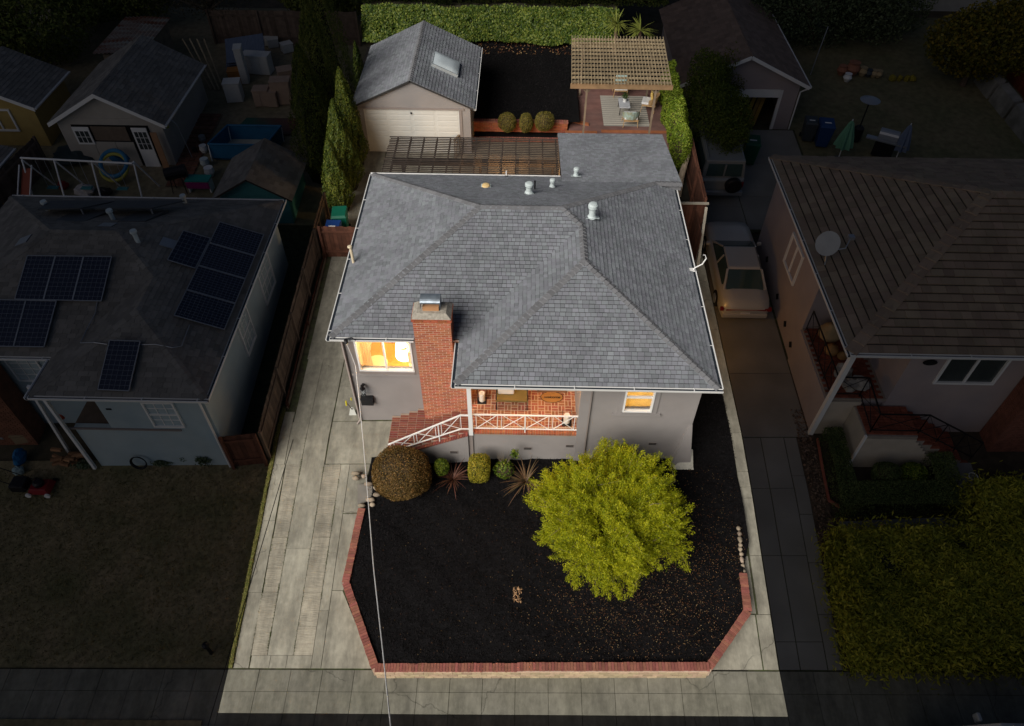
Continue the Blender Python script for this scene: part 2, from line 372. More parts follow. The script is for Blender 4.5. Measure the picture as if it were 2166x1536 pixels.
# own driveway (left) with its slabs
drv = sheet('driveway', 7.16, 29.2, -7.84, lambda y: -3.4 if y < 7.6 else (-4.75 if y < 12.8 else -3.0), joint, -.012, 60, 8)
sheet('grass_strip', 7.2, 15.2, lambda y: -7.84, lambda y: -7.745 + .02 * math.sin(y * 3), mat('edge_grass', (.16, .15, .05), .95, .5, 20, .8, 50, col2=(.09, .11, .02), c2s=6), .05, 40, 2, skirt=.06)
def yj(py, px=640): return atg(px, py).y
J = [-7.62, -7.26, -6.83, -6.09, -5.55, -5.30]
yb = 7.2; y1_ = yj(1387); y2_ = yj(1137); y3_ = yj(983); y2b = yj(1254); y2c = yj(1325)
cells = [(-7.72, -7.29, -7.72, -7.30, yb, 9.2), (-7.72, -7.31, -7.72, -7.32, 9.2, 11.3), (-7.72, -7.33, -7.72, -7.34, 11.3, y3_), (-7.72, -7.37, -7.72, -7.39, y3_, 15.0)]
cells += [(-7.26, -6.72, -7.26, -6.72, yb, y1_), (-6.72, -6.25, -6.72, -6.25, yb, y1_), (-6.25, -5.55, -6.25, -5.55, yb, y1_)]
rib = []
for a, b in ((y1_, y2b), (y2b, y2_), (y2_, y3_)): rib.append((-7.285, -6.83, -7.32, -6.83, a, b))
for a, b in ((y1_, y2c), (y2c, y2b), (y2b, y2_), (y2_, y3_)): rib.append((-6.09, -5.55, -6.09, -5.55, a, b))
for a, b in ((y1_, yj(1160)), (yj(1160), 14.9), (14.9, 17.2)): cells.append((-6.83, -6.09, -6.83, -6.09, a, b))
for a, b in ((yb, yj(1292)), (yj(1292), yj(1170)), (yj(1170), y3_)): cells.append((-5.55, -5.27, -5.55, -5.27, a, b))
cells += [(-7.36, -6.83, -7.39, -6.83, y3_, 14.6), (-7.36, -6.83, -7.36, -6.83, 14.6, 17.2)]
# wedge beside the brick wall
cells += [(-5.265, -3.80, -5.265, -4.95, yb, 9.25), (-5.265, -4.93, -5.265, -4.80, 9.26, 11.5)]
cells += [(-5.265, -4.72, -5.265, -4.62, 11.52, y3_), (-5.95, -5.58, -5.95, -5.58, y3_ - .0, y3_ + .01)]
cells += [(-6.06, -3.05, -6.06, -3.05, y3_ + .02, 14.62)]
y = 14.64
for yy in (16.0, 17.6, 19.4, 21.2, 23.0): cells.append((-6.06, -5.20, -6.06, -5.20, y, yy)); y = yy
y = 17.2
for yy in (19.6, 22.0, 24.2, 26.6, 29.1): cells += [(-7.4, -6.08, -7.4, -6.08, y, yy)]; y = yy
y = 23.0
for yy in (25.0, 27.1, 29.1): cells += [(-6.06, -4.5, -6.06, -4.5, y, yy), (-4.48, -3.02, -4.48, -3.02, y, yy)]; y = yy
pieces(drv, cells, conc, .012, .05, .0055); pieces(drv, rib, conc2, .012, .05, .0055)
# concrete strip along the right edge
strip = sheet('concrete_strip', 7.16, 24, lambda y: 6.3 if y < 9.0 else 6.55, 7.12, joint, -.012, 40, 3)
cells = []; y = 7.2
for yy in (8.6, 10.2, 11.9, 12.75, 14.1, 16.2, 18.5, 21, 23.8):
    xl = 6.78 if y > 8.5 else 6.72; cells.append((xl, 7.12, xl, 7.12, y, yy)); y = yy
cells += [(5.28, 6.70, 6.52, 6.70, 7.2, 8.6), (6.42, 6.74, 6.55, 6.74, 8.62, 10.2)]
pieces(strip, cells, conc, .012, .05, .009)

# mulch beds
def bedz(x, y):
    h = float(np.interp(y, [7.2, 9.3, 11.6, 13.2, 14], [.47, .34, .15, .04, .02])); return gz(x, y) + h
def cap_line(pts): return [Vector(p) for p in pts]
WALLPTS = []
for (px, py, z0) in ((765, 1075, 0), (731, 1232, 0), (793, 1412, 0)):
    zz = 0
    for _ in range(40): p = at(px, py, zz); zz = .5 * zz + .5 * (bedz(p.x, p.y) + .06)
    WALLPTS.append(at(px, py, zz))
for (px, py) in ((1500, 1411), (1582, 1292), (1572, 1212)):
    zz = 0
    for _ in range(40): p = at(px, py, zz); zz = .5 * zz + .5 * (bedz(p.x, p.y) + .06)
    WALLPTS.append(at(px, py, zz))
LX = [(p.y, p.x) for p in WALLPTS[:3]][::-1]; RX = [(p.y, p.x) for p in WALLPTS[3:]]
def bxl(y): return float(np.interp(y, [LX[0][0], LX[1][0], LX[2][0], 12.0, 13.2], [LX[0][1], LX[1][1], LX[2][1], -4.6, -4.6]))
def bxr(y): return float(np.interp(y, [RX[0][0], RX[1][0], RX[2][0], 10.5, 12, 14, 15], [RX[0][1], RX[1][1], RX[2][1], 6.76, 6.77, 6.77, 6.77]))
yb0 = min(LX[0][0], RX[0][0]) + .02
def bedzn(x, y): return bedz(x, y) + .045 * (math.sin(x * 2.1 + y) * math.sin(y * 1.7 - x * .6)) + .02 * math.sin(x * 6.3 + 2 * y) * math.sin(y * 5.1) - .0
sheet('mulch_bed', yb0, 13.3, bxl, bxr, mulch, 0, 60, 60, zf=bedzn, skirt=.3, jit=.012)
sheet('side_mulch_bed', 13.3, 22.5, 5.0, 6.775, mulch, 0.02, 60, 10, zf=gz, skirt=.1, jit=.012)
def scatter(name, n, xf, y0, y1, zf, m, L, W, h=.03, dens=None, up=1.0, parent=None, kind='stuff'):
    P = []
    while len(P) < n:
        y = random.uniform(y0, y1); a, b = (xf(y) if callable(xf) else xf); x = random.uniform(a, b)
        if dens and random.random() > dens(x, y): continue
        P.append((x, y, zf(x, y) + random.uniform(0, h)))
    P = np.array(P); nr = np.tile([0, 0, up], (len(P), 1))
    return qmesh(name, leafquads(P, L, W, nr, .55), m, parent, kind)
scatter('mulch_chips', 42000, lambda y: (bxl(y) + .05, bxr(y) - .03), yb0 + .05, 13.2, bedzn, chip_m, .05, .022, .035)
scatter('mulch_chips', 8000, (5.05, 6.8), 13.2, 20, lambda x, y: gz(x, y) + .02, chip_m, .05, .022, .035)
lit_m = leafmat('fallen_leaf', (.06, .02, .014), (.17, .07, .03), (.34, .25, .12), .1, 8)
def dl(x, y): return min(1, .025 + .95 * math.exp(-((x - 3.6) ** 2 / 5.5 + (y - 8.9) ** 2 / 2.0)) + .5 * math.exp(-((x - 5.6) ** 2 / .8 + (y - 10.3) ** 2 / 3)))
scatter('fallen_leaves', 5200, lambda y: (bxl(y) + .1, bxr(y) - .05), yb0 + .05, 12.9, lambda x, y: bedzn(x, y) + .03, lit_m, .031, .017, .02, dl)
scatter('dry_debris', 60, (-.02, .22), 8.75, 9.15, lambda x, y: bedzn(x, y) + .04, mat('straw', (.50, .30, .16), .9, .2, isl=.3), .11, .02, .03)
weed_m = leafmat('joint_weed', (.04, .07, .01), (.10, .13, .03), None, .2, 5)
def dw(x, y): return 1.0
for (jx, a, b, n) in ((-6.84, y1_, 14, 700), (-6.09, y1_, 13, 260), (-5.55, 9, 12.6, 300), (-7.3, 7.3, 12, 260)):
    scatter('joint_weeds', n, (jx - .022, jx + .022), a, b, lambda x, y: gz(x, y) + .012, weed_m, .035, .012, .015, lambda x, y: .3 + .7 * (math.sin(y * 5 + x) > .2), .2)
scatter('edge_grass', 3000, lambda y: (-7.85, -7.72), 7.25, 15, lambda x, y: gz(x, y) + .05, leafmat('yellow_grass', (.07, .09, .02), (.20, .18, .05), (.33, .27, .09), .2, 2),   .05, .012, .03, None, .1)

# brick retaining wall round the front bed
pw = WALLPTS
bw = thing('planter_wall', 'low brick retaining wall with red rowlock cap around the front mulch bed', 'wall', tuple(pw[2]))
def off_line(a, b, d):
    t = (b - a); t.z = 0; t.normalize(); n = Vector((-t.y, t.x, 0)); return n * d
core = MB(); capn = 0
for i in range(5):
    a, b = pw[i].copy(), pw[i + 1].copy(); nrm = off_line(a, b, -1)   # outward (counter-clockwise walk keeps the bed on the left)
    L = (b - a).length; n = max(1, round(L / .083)); t = (b - a) / n; tt = t.normalized()
    for k in range(n):
        c = a + t * (k + .5); step = .0
        if i == 2: step = .0 if c.x < .1 else .05
        rr = tt.cross(Vector((0, 0, 1))).normalized(); M = Matrix.Translation(c + Vector((0, 0, step + random.uniform(-.004, .004)))) @ Matrix(((tt.x, rr.x, 0), (tt.y, rr.y, 0), (0, 0, 1))).to_4x4()
        q = MB().box(-.037, .037, -.105 + random.uniform(-.006, .006), .105 + random.uniform(-.006, .006), -.055, .015 + random.uniform(-.003, .003), M)
        mk('cap_brick', q, cap_m, bw)
    # core body under the caps
    nr = tt.cross(Vector((0, 0, 1))).normalized()
    for k in range(12):
        p, q = a + (b - a) * (k / 12), a + (b - a) * ((k + 1) / 12)
        st = (.0 if (p.x + q.x) / 2 < .1 else .05) if i == 2 else 0
        o1, o2 = nr * .085, nr * -.085
        core.hexa([Vector((v.x, v.y, gz(v.x, v.y) - .15)) for v in (p + o1, q + o1, q + o2, p + o2)], [v + Vector((0, 0, st - .05)) for v in (p + o1, q + o1, q + o2, p + o2)])
mk('wall_core', core, mortar, bw)
a, b = pw[2], pw[3]
for r in range(3):
    n = 34; t = (b - a) / n; tt = t.normalized(); nr = tt.cross(Vector((0, 0, 1))).normalized()
    for k in range(-1, n):
        s0 = k + (.5 if r % 2 else 0); 
        if s0 < 0: s0 = 0
        s1 = min(n, k + 1 + (.5 if r % 2 else 0)); 
        if s1 - s0 < .2: continue
        p, q = a + t * (s0 + .02), a + t * (s1 - .02); zb = lambda v: gz(v.x, v.y) + .0 + r * .135
        top = .125
        o0, o1 = nr * .08, nr * (.1 + random.uniform(-.006, .004))
        mk('block', MB().hexa([Vector((v.x, v.y, zb(v))) for v in (p + o1, q + o1, q + o0, p + o0)], [Vector((v.x, v.y, zb(v) + top)) for v in (p + o1, q + o1, q + o0, p + o0)]), tan_m, bw)

# ---------------------------------------------------------------- roofs with real shingles
def clip(poly, a, b, c):          # keep a*u+b*v+c >= 0
    out = []
    for i in range(len(poly)):
        p, q = poly[i], poly[(i + 1) % len(poly)]; dp = a * p[0] + b * p[1] + c; dq = a * q[0] + b * q[1] + c
        if dp >= 0: out.append(p)
        if dp * dq < 0: t = dp / (dp - dq); out.append((p[0] + (q[0] - p[0]) * t, p[1] + (q[1] - p[1]) * t))
    return out
def shingles(polys, expo, wr, th, gap=.006, jag=.0, lift=.004, butt=-.012):
    """polys: list of 3D convex polygons whose first edge is the eave (points run counter-clockwise seen from above). Returns [MB,...] one per shingle"""
    out = []
    for P in polys:
        P = [Vector(p) for p in P]; u = (P[1] - P[0]).normalized(); n = (P[1] - P[0]).cross(P[2] - P[0]).normalized(); v = n.cross(u)
        Q = [((p - P[0]).dot(u), (p - P[0]).dot(v)) for p in P]; vmax = max(q[1] for q in Q); vmin = min(q[1] for q in Q); umin = min(q[0] for q in Q); umax = max(q[0] for q in Q)
        row = 0; y = vmin
        while y < vmax - .01:
            x = umin - random.uniform(0, wr[1]); y2 = min(y + expo - butt, vmax)
            while x < umax:
                wd = random.uniform(*wr); r = [(x + gap, y + random.uniform(0, jag)), (x + wd, y + random.uniform(0, jag)), (x + wd, y2), (x + gap, y2)]
                x += wd
                for i in range(len(Q)):
                    if not r: break
                    (x0, y0), (x1, y1) = Q[i], Q[(i + 1) % len(Q)]
                    r = clip(r, -(y1 - y0), (x1 - x0), -(-(y1 - y0) * x0 + (x1 - x0) * y0))
                if len(r) < 3: continue
                ar = abs(sum(r[i][0] * r[(i + 1) % len(r)][1] - r[(i + 1) % len(r)][0] * r[i][1] for i in range(len(r)))) / 2
                if ar < 2e-4: continue
                t = th * random.uniform(.8, 1.25); k = len(r); mb = MB()
                top = [P[0] + u * a + v * b + n * (lift + t * (1 - .8 * (b - y) / expo)) for a, b in r]; bot = [P[0] + u * a + v * b + n * .001 for a, b in r]
                mb.v = [tuple(p) for p in bot] + [tuple(p) for p in top]; mb.f = [tuple(range(k, 2 * k))] + [(i, (i + 1) % k, k + (i + 1) % k, k + i) for i in range(k)]
                mb.area = ar; mb.c = sum(top, Vector()) / k; out.append(mb)
            y += expo; row += 1
    return out
def join(mbs):
    o = MB()
    for m in mbs: n = len(o.v); o.v += m.v; o.f += [tuple(i + n for i in f) for f in m.f]
    return o
def lay(mbs, m, parent, name, nmax=290, allname=None):
    """the largest-looking pieces become objects of their own, the others one piece of stuff"""
    key = lambda s: -s.area / ((s.c - CAM).length ** 2) if hasattr(s, 'area') else 0
    s = sorted(mbs, key=key)
    for q in s[:nmax]: mk(name, q, m, parent)
    if len(s) > nmax: mk(allname or name + 's', join(s[nmax:]), m, parent, kind='stuff')
def hips(lines, m, parent, name='ridge_cap', wd=.15, step=.145, th=.016, nmax=290):
    out = []
    for (a, b, n1, n2) in lines:        # n1, n2: downslope directions either side
        a, b = Vector(a), Vector(b); d = (b - a); L = d.length; d.normalize(); n = max(1, int(L / step))
        for k in range(n):
            p = a + d * (L * k / n); q = a + d * (L * (k + 1.15) / n); h0 = Vector((0, 0, .012 + th)); h1 = Vector((0, 0, .014)); mb = MB()
            e1, e2 = Vector(n1).normalized() * wd, Vector(n2).normalized() * wd
            A = [p + e1 + h0, p + h0 * 1.2, p + e2 + h0, q + e2 + h1, q + h1 * 1.2, q + e1 + h1]; B = [x - Vector((0, 0, th)) for x in A]
            mb.v = [tuple(x) for x in A] + [tuple(x) for x in B]
            mb.f = [(0, 1, 4, 5), (1, 2, 3, 4), (6, 7, 1, 0), (7, 8, 2, 1), (8, 9, 3, 2), (11, 6, 0, 5)]
            mb.area = wd * step; mb.c = p; out.append(mb)
    lay(out, m, parent, name, nmax)
def hip_house(xl, xr, yf, yb, xw, ywf, E, p, side='R'):
    """L-shaped hip roof: main block xl..xr, yf..yb; front wing xw..xr (side R) projecting to ywf. Returns convex planes (eave edge first) and hip lines"""
    h = (yb - yf) / 2; yr = yf + h; zr = E + h * p; r1, r2 = xl + h, xr - h; hw = (xr - xw) / 2; xa = xw + hw; za = E + hw * p; ya = ywf + hw
    R1, R2 = (r1, yr, zr), (r2, yr, zr); P = (xa, ya, za); q = xa - r2; Q = (xa, yr - q, zr - q * p)
    planes = [[(xl, yb, E), (xl, yf, E), R1], [(xl, yf, E), (xw, yf, E), Q, R2, R1], [(xw, yf, E), (xw, ywf, E), P, Q], [(xw, ywf, E), (xr, ywf, E), P],
              [(xr, ywf, E), (xr, yr - q, E), Q, P], [(xr, yr - q, E), (xr, yb, E), R2, Q], [(xr, yb, E), (xl, yb, E), R1, R2]]
    f = Vector((0, -1, -p)); b = Vector((0, 1, -p)); l = Vector((-1, 0, -p)); r = Vector((1, 0, -p)); s = 1 / math.sqrt(2)
    def dn(vec, along):       # the slope direction made square to the hip
        a = Vector(along).normalized(); v = Vector(vec); return v - a * v.dot(a)
    hl = []
    for A, B, n1, n2 in (((xl, yf, E), R1, l, f), ((xl, yb, E), R1, b, l), (R1, R2, f, b), ((xr, yb, E), R2, r, b), (Q, R2, f, r), (P, Q, l, r), ((xw, ywf, E), P, l, f), ((xr, ywf, E), P, f, r)):
        al = Vector(B) - Vector(A); hl.append((A, B, dn(n1, al), dn(n2, al)))
    return planes, hl
def gutter(pts, m, parent, wd=.11, ht=.11, inner=None, name='gutter', straps=True):
    """open white channel along each eave; the path runs so that the house is on its left"""
    for i in range(len(pts) - 1):
        a, b = Vector(pts[i]), Vector(pts[i + 1]); t = (b - a).normalized(); o = t.cross(Vector((0, 0, 1))).normalized(); U = Vector((0, 0, 1)); mb = MB()
        ea = t * (wd if i > 0 or True else 0)
        a2, b2 = a - t * .0, b + t * wd * (1 if i < len(pts) - 2 else 0)
        if i > 0: a2 = a - t * 0.0
        mb.hexa([a2 + o * wd - U * ht, b2 + o * wd - U * ht, b2 + o * (wd - .018) - U * ht, a2 + o * (wd - .018) - U * ht], [a2 + o * (wd + .02), b2 + o * (wd + .02), b2 + o * (wd - .004), a2 + o * (wd - .004)])
        mb.hexa([a2 + o * .0 - U * ht, b2 - U * ht, b2 + o * .012 - U * ht, a2 + o * .012 - U * ht], [a2, b2, b2 + o * .012, a2 + o * .012])
        mb.hexa([a2 + o * .013 - U * ht, b2 + o * .013 - U * ht, b2 + o * (wd - .019) - U * ht, a2 + o * (wd - .019) - U * ht], [x + U * .012 for x in (a2 + o * .013 - U * ht, b2 + o * .013 - U * ht, b2 + o * (wd - .019) - U * ht, a2 + o * (wd - .019) - U * ht)])
        g = mk(name, mb, m, parent)
        if inner: mk('gutter_shade_fill', MB().hexa([x + U * .013 for x in (a2 + o * .015 - U * ht, b2 + o * .015 - U * ht, b2 + o * (wd - .02) - U * ht, a2 + o * (wd - .02) - U * ht)], [x + U * .05 for x in (a2 + o * .015 - U * ht, b2 + o * .015 - U * ht, b2 + o * (wd - .008) - U * ht, a2 + o * (wd - .008) - U * ht)]), inner, parent)  # filler in the channel, coloured as its shade
        if straps:
            L = (b - a).length
            for k in range(1, int(L / 1.6) + 1): c = a + t * min(L - .2, k * 1.6); mk('gutter_strap', MB().bar(c + U * .012, c + o * (wd + .015) + U * .012, .025, .006), m, parent)
def window(name, parent, c0, c1, zl, zh, y, m_frame, m_in, fw=.05, mull='v', depth=.06, axis='x', grid=None, glass_m=None, facing=-1):
    """a framed window in a wall; axis x: wall along x at y, frame proud of the wall"""
    f = facing
    def B(a0, a1, d0, d1, z0, z1):
        d0, d1 = sorted((y + f * d0, y + f * d1))
        return MB().box(a0, a1, d0, d1, z0, z1) if axis == 'x' else MB().box(d0, d1, a0, a1, z0, z1)
    fr = join([B(c0, c0 + fw, -.04, depth, zl, zh), B(c1 - fw, c1, -.04, depth, zl, zh), B(c0 + fw, c1 - fw, -.04, depth, zl, zl + fw), B(c0 + fw, c1 - fw, -.04, depth, zh - fw, zh)])
    cx_, cz_ = (c0 + c1) / 2, (zl + zh) / 2
    wn = mk(name, fr, m_frame, parent)
    if mull == 'v': mk('mullion', B(cx_ - fw * .45, cx_ + fw * .45, -.03, depth * .7, zl + fw, zh - fw), m_frame, wn)
    if mull == 'h': mk('meeting_rail', B(c0 + fw, c1 - fw, -.03, depth * .7, cz_ - fw * .45, cz_ + fw * .45), m_frame, wn)
    if grid:
        g = []
        for i in range(1, grid[0]): a = c0 + fw + (c1 - c0 - 2 * fw) * i / grid[0]; g.append(B(a - .01, a + .01, -.02, .02, zl + fw, zh - fw))
        for i in range(1, grid[1]): a = zl + fw + (zh - zl - 2 * fw) * i / grid[1]; g.append(B(c0 + fw, c1 - fw, -.018, .018, a - .01, a + .01))
        mk('glazing_bars', join(g), m_frame, wn)
    halves = [(c0 + fw, cx_ - fw * .45, zl + fw, zh - fw), (cx_ + fw * .45, c1 - fw, zl + fw, zh - fw)] if mull == 'v' else [(c0 + fw, c1 - fw, zl + fw, cz_ - fw * .45), (c0 + fw, c1 - fw, cz_ + fw * .45, zh - fw)] if mull == 'h' else [(c0 + fw, c1 - fw, zl + fw, zh - fw)]
    for h in halves: mk('pane', B(h[0], h[1], -.012, -.006, h[2], h[3]), m_in, wn)
    return wn

# ---------------------------------------------------------------- the highlighted house
E_, PT = 4.17, .395
XL, XR, YF, YB, XW, YWF = -5.36, 5.40, 14.42, 22.66, -1.68, 12.75
planes, hl = hip_house(XL, XR, YF, YB, XW, YWF, E_, PT)
house = thing('stucco_house', 'grey stucco bungalow with hipped shingle roof, brick chimney and lit front porch', 'house', (0, 17, 0))
dk = MB()
for P_ in planes: dk.slab(P_, .10)
# low rear addition
AY0, AY1, AX0, AX1 = 21.95, 26.62, 1.42, 5.62
az0 = E_ + (YB - AY0) * PT; az1 = 3.62
addp = [(AX1, AY1, az1), (AX0, AY1, az1), (AX0, AY0, az0), (AX1, AY0, az0)]
dk.slab(addp, .10)
roof = mk('roof', dk, deck_m, house)
front = [P_ for i, P_ in enumerate(planes)]
wrk = []
for i, P_ in enumerate(planes[:6]): wrk += shingles([P_], .128, (.11, .19), .022, .009, .010, butt=.009)
rear = shingles([planes[6]], .128, (.10, .17), .012, .006, .004, butt=.010) + shingles([addp], .128, (.10, .17), .012, .006, .004, butt=.010)
lay(wrk + rear, shing, roof, 'shingle', 290, 'shingles')
hl2 = []
for (a, b, n1, n2) in hl: hl2.append((a, b, n1, n2))
# the rear right hip stops where the addition's roof starts
a, b, n1, n2 = hl2[3]; k = (YB - AY0) / (YB - (YF + YB) / 2); a2 = tuple(Vector(a).lerp(Vector(b), k)); hl2[3] = (a2, b, n1, n2)
hl2.append((a2, (AX1 - .02, AY0, az0), Vector((0, -1, -.4)), Vector((0, 1, -.18))))
hips(hl2, shcap, roof, 'ridge_cap', .12, .165, .030)
mk('gable_infill', MB().poly([(a2[0], AY0 - .003, az0), (XR - .02, AY0 - .003, E_ + .02), (AX1, AY0 - .003, E_), (AX1, AY0 - .003, az0)]), shcap, roof)
mk('side_infill', MB().box(AX0 + .02, AX0 + .05, AY0, AY1, az1 - .9, az1 - .1), trim, house)
# eave boards and gutters (counter-clockwise)
fas = MB()
ring = [(XL, YF), (XW, YF), (XW, YWF), (XR, YWF), (XR, YB), (XL, YB), (XL, YF)]
for i in range(6):
    a, b = Vector((*ring[i], E_)), Vector((*ring[i + 1], E_)); t = (b - a).normalized(); inn = Vector((-t.y, t.x, 0))
    fas.hexa([a + inn * .02 - Vector((0, 0, .12)), b + inn * .02 - Vector((0, 0, .12)), b + inn * .06 - Vector((0, 0, .12)), a + inn * .06 - Vector((0, 0, .12))], [a + inn * .02 - Vector((0, 0, .01)), b + inn * .02 - Vector((0, 0, .01)), b + inn * .06 - Vector((0, 0, .01)), a + inn * .06 - Vector((0, 0, .01))])
mk('fascia', fas, white, roof)
gl = mat('gutter_shade', (.02, .028, .04), .7, .2)  # dark blue-grey colour standing in for the shade inside the gutter channels
gutter([(XL, YB, E_), (XL, YF, E_), (-2.98, YF, E_)], white, roof, inner=gl, wd=.10, ht=.075)
gutter([(XW, YF - .12, E_), (XW, YWF, E_), (XR, YWF, E_), (XR, YB - .5, E_)], white, roof, inner=gl, wd=.10, ht=.075)
gutter([(AX0 - .02, YB, E_), (XL - .1, YB, E_)], white, roof, inner=gl, wd=.08, ht=.08, straps=False)
mk('eave_board', MB().box(AX0, AX1, AY1 - .01, AY1 + .015, az1 - .14, az1 - .01), white, roof)
# walls. front-left wing wall with a window opening, porch recess, front-right wall
YL, YW2 = 14.68, 13.2; WX0, WX1 = -5.12, 5.15; FZ = 1.45; ZT = E_ - .06; bz = -.4
wl = MB()
lw0, lw1, lz0, lz1 = -4.80, -3.13, 2.50, 3.86
wl.box(WX0, lw0, YL, YL + .18, bz, ZT).box(lw0, lw1, YL, YL + .18, bz, lz0).box(lw0, lw1, YL, YL + .18, lz1, ZT).box(lw1, -1.5, YL, YL + .18, bz, ZT)
wl.box(WX0, WX0 + .18, YL + .18, 22.3, bz, ZT).box(WX0 + .18, WX1, 22.12, 22.3, bz, ZT).box(WX1 - .18, WX1, YW2 + .18, 22.12, bz, ZT)
rw0, rw1, rz0, rz1 = 3.02, 3.86, 2.60, 3.86
PX1 = 1.80
wl.box(PX1, rw0, YW2, YW2 + .18, bz, ZT).box(rw0, rw1, YW2, YW2 + .18, bz, rz0).box(rw0, rw1, YW2, YW2 + .18, rz1, ZT).box(rw1, WX1, YW2, YW2 + .18, bz, ZT)
wl.box(PX1, PX1 + .18, YW2 + .18, 14.86, FZ, ZT)                                  # porch right side
wl.box(AX0 + .1, AX0 + .28, 22.3, AY1 - .3, 0, az1 - .12).box(AX1 - .4, AX1 - .22, 22.3, AY1 - .3, 0, az1 - .12).box(AX0 + .28, AX1 - .4, AY1 - .48, AY1 - .3, 0, az1 - .12)
wl.box(-3.0, -1.5, 22.301, 22.31, 0, .1)
walls = mk('wall', wl, stucco, house)
mk('foundation_flare', MB().hexa([(4.75, 12.85, gz(5, 13) - .3), (5.42, 12.85, gz(5, 13) - .3), (5.42, 13.6, gz(5, 13) - .3), (4.75, 13.6, gz(5, 13) - .3)], [(5.06, YW2 - .01, 2.0), (5.16, YW2 - .01, 2.0), (5.16, 13.6, 2.0), (5.06, 13.6, 2.0)]), stucco_lo, house)
mk('footing', MB().hexa([(4.85, 12.78, .3), (5.46, 12.78, .3), (5.46, 13.3, .3), (4.85, 13.3, .3)], [(4.93, 12.86, gz(5, 13) + .12), (5.44, 12.84, gz(5, 13) + .12), (5.40, 13.2, gz(5, 13) + .55), (5.1, 13.2, gz(5, 13) + .5)]), mat('pale_footing', (.5, .48, .42), .9, .15, 12, .4), house)
mk('porch_back_wall', MB().box(-1.5, PX1, 14.86, 15.04, FZ, ZT), mat('porch_wall_paint', (.50, .40, .28), .8, .03), house)
door = mk('front_door', MB().box(.62, 1.52, 14.80, 14.858, FZ, 3.5), mat('door_paint', (.25, .12, .06), .5, .05), house)
mk('handle', MB().tube([(1.44, 14.79, 2.35), (1.44, 14.74, 2.42), (1.44, 14.74, 2.5), (1.44, 14.79, 2.55)], .012), metal, door)
mk('porch_ceiling', MB().box(-1.6, PX1, YW2, 14.86, ZT - .02, ZT + .01), white, house)
mk('porch_beam', MB().box(-1.66, PX1, YW2 - .02, YW2 + .12, ZT - .26, ZT - .021), white, house)
# porch base: stucco front with brick edge
pb = MB().box(-1.44, PX1, YW2, YW2 + .16, bz, FZ - .07).box(-1.44, PX1 + .1, YW2 + .16, 14.86, bz, FZ - .065)
mk('porch_base', pb, stucco_lo, house)
mk('corner_board', MB().box(WX0 - .05, WX0 - .0, YL - .03, YL + .10, 0, ZT), mat('board', (.42, .36, .32), .7, .05), house)
mk('downspout', MB().tube([(WX0 - .05, YL - .30, ZT), (WX0 - .02, YL - .07, ZT - .25), (WX0 - .02, YL - .07, .12), (WX0 - .1, YL - .2, .05)], .028, 8), mat('downspout_paint', (.40, .34, .31), .6, .05), house)
mk('porch_pilaster', MB().box(PX1 - .02, PX1 + .26, YW2 - .045, YW2 - .002, bz, ZT - .02), stucco, house)
mk('pilaster_strip', MB().box(PX1 + .262, PX1 + .30, YW2 - .06, YW2 - .002, bz, ZT - .02), trim, house)
mk('downspout', MB().box(PX1 + .16, PX1 + .24, YWF + .1, YWF + .2, E_ - .3, E_ - .1), white, house)
mk('lower_corner_strip', MB().box(-1.46, -1.33, YW2 - .04, YW2 - .002, bz, FZ - .07), trim, house)
# windows with rooms behind them
w1 = window('front_window', house, lw0, lw1, lz0, lz1, YL, white, glass, .055, 'v')
mk('casing', MB().box(lw0 - .16, lw0 - .004, YL - .035, YL - .002, lz0 - .12, ZT), trim, w1); mk('casing', MB().box(lw1 + .004, lw1 + .17, YL - .035, YL - .002, lz0 - .12, ZT), trim, w1); mk('casing', MB().box(lw0 - .002, lw1 + .002, YL - .05, YL - .002, lz0 - .13, lz0 - .003), trim, w1)
mk('sill', MB().box(lw0 - .25, lw1 + .24, YL - .07, YL - .002, lz0 - .20, lz0 - .133), stucco, w1)
w2 = window('front_window', house, rw0, rw1, rz0, rz1, YW2, white, glass, .05, 'h')
mk('casing', MB().box(rw0 - .15, rw0 - .004, YW2 - .03, YW2 - .002, rz0 - .08, ZT), stucco, w2); mk('casing', MB().box(rw1 + .004, rw1 + .15, YW2 - .03, YW2 - .002, rz0 - .08, ZT), stucco, w2)
mk('sill', MB().box(rw0 - .27, rw1 + .27, YW2 - .08, YW2 - .002, rz0 - .15, rz0 - .082), stucco, w2)
room = mk('living_room', MB().box(-4.93, -1.7, YL + .2, 19, FZ - .05, FZ), floorw, house)
mk('room_wall', MB().box(-4.93, -4.9, YL + .2, 19, FZ, ZT - .05).box(-1.7, -1.66, YL + .4, 19, FZ, ZT - .05).box(-4.93, -1.66, 18.96, 19, FZ, ZT - .05), plaster, room)
mk('room_ceiling', MB().box(-4.93, -1.66, YL + .2, 19, ZT - .05, ZT - .02), plaster, room)
mk('room_blind', MB().box(2.2, 4.6, YW2 + .24, YW2 + .245, FZ, ZT - .1), leafmat('thin_blind', (.80, .66, .38), (.84, .70, .42), None, .75), house)
mk('bedroom_back', MB().box(2.0, 2.04, YW2 + .2, 16, FZ, ZT).box(4.93, 4.96, YW2 + .2, 16, FZ, ZT).box(2.0, 4.96, YW2 + .2, 16, ZT - .03, ZT - .0), plaster, house)
cu = MB()
for s, (x0, x1) in enumerate(((-4.74, -4.45), (-3.34, -3.14))):
    n = 12
    for i in range(n):
        a, b = x0 + (x1 - x0) * i / n, x0 + (x1 - x0) * (i + 1) / n
        cu.poly([(a, YL + .26 + .03 * math.sin(i * 2.1), FZ + .1), (b, YL + .26 + .03 * math.sin((i + 1) * 2.1), FZ + .1), (b, YL + .26 + .03 * math.sin((i + 1) * 2.1), ZT - .1), (a, YL + .26 + .03 * math.sin(i * 2.1), ZT - .1)])
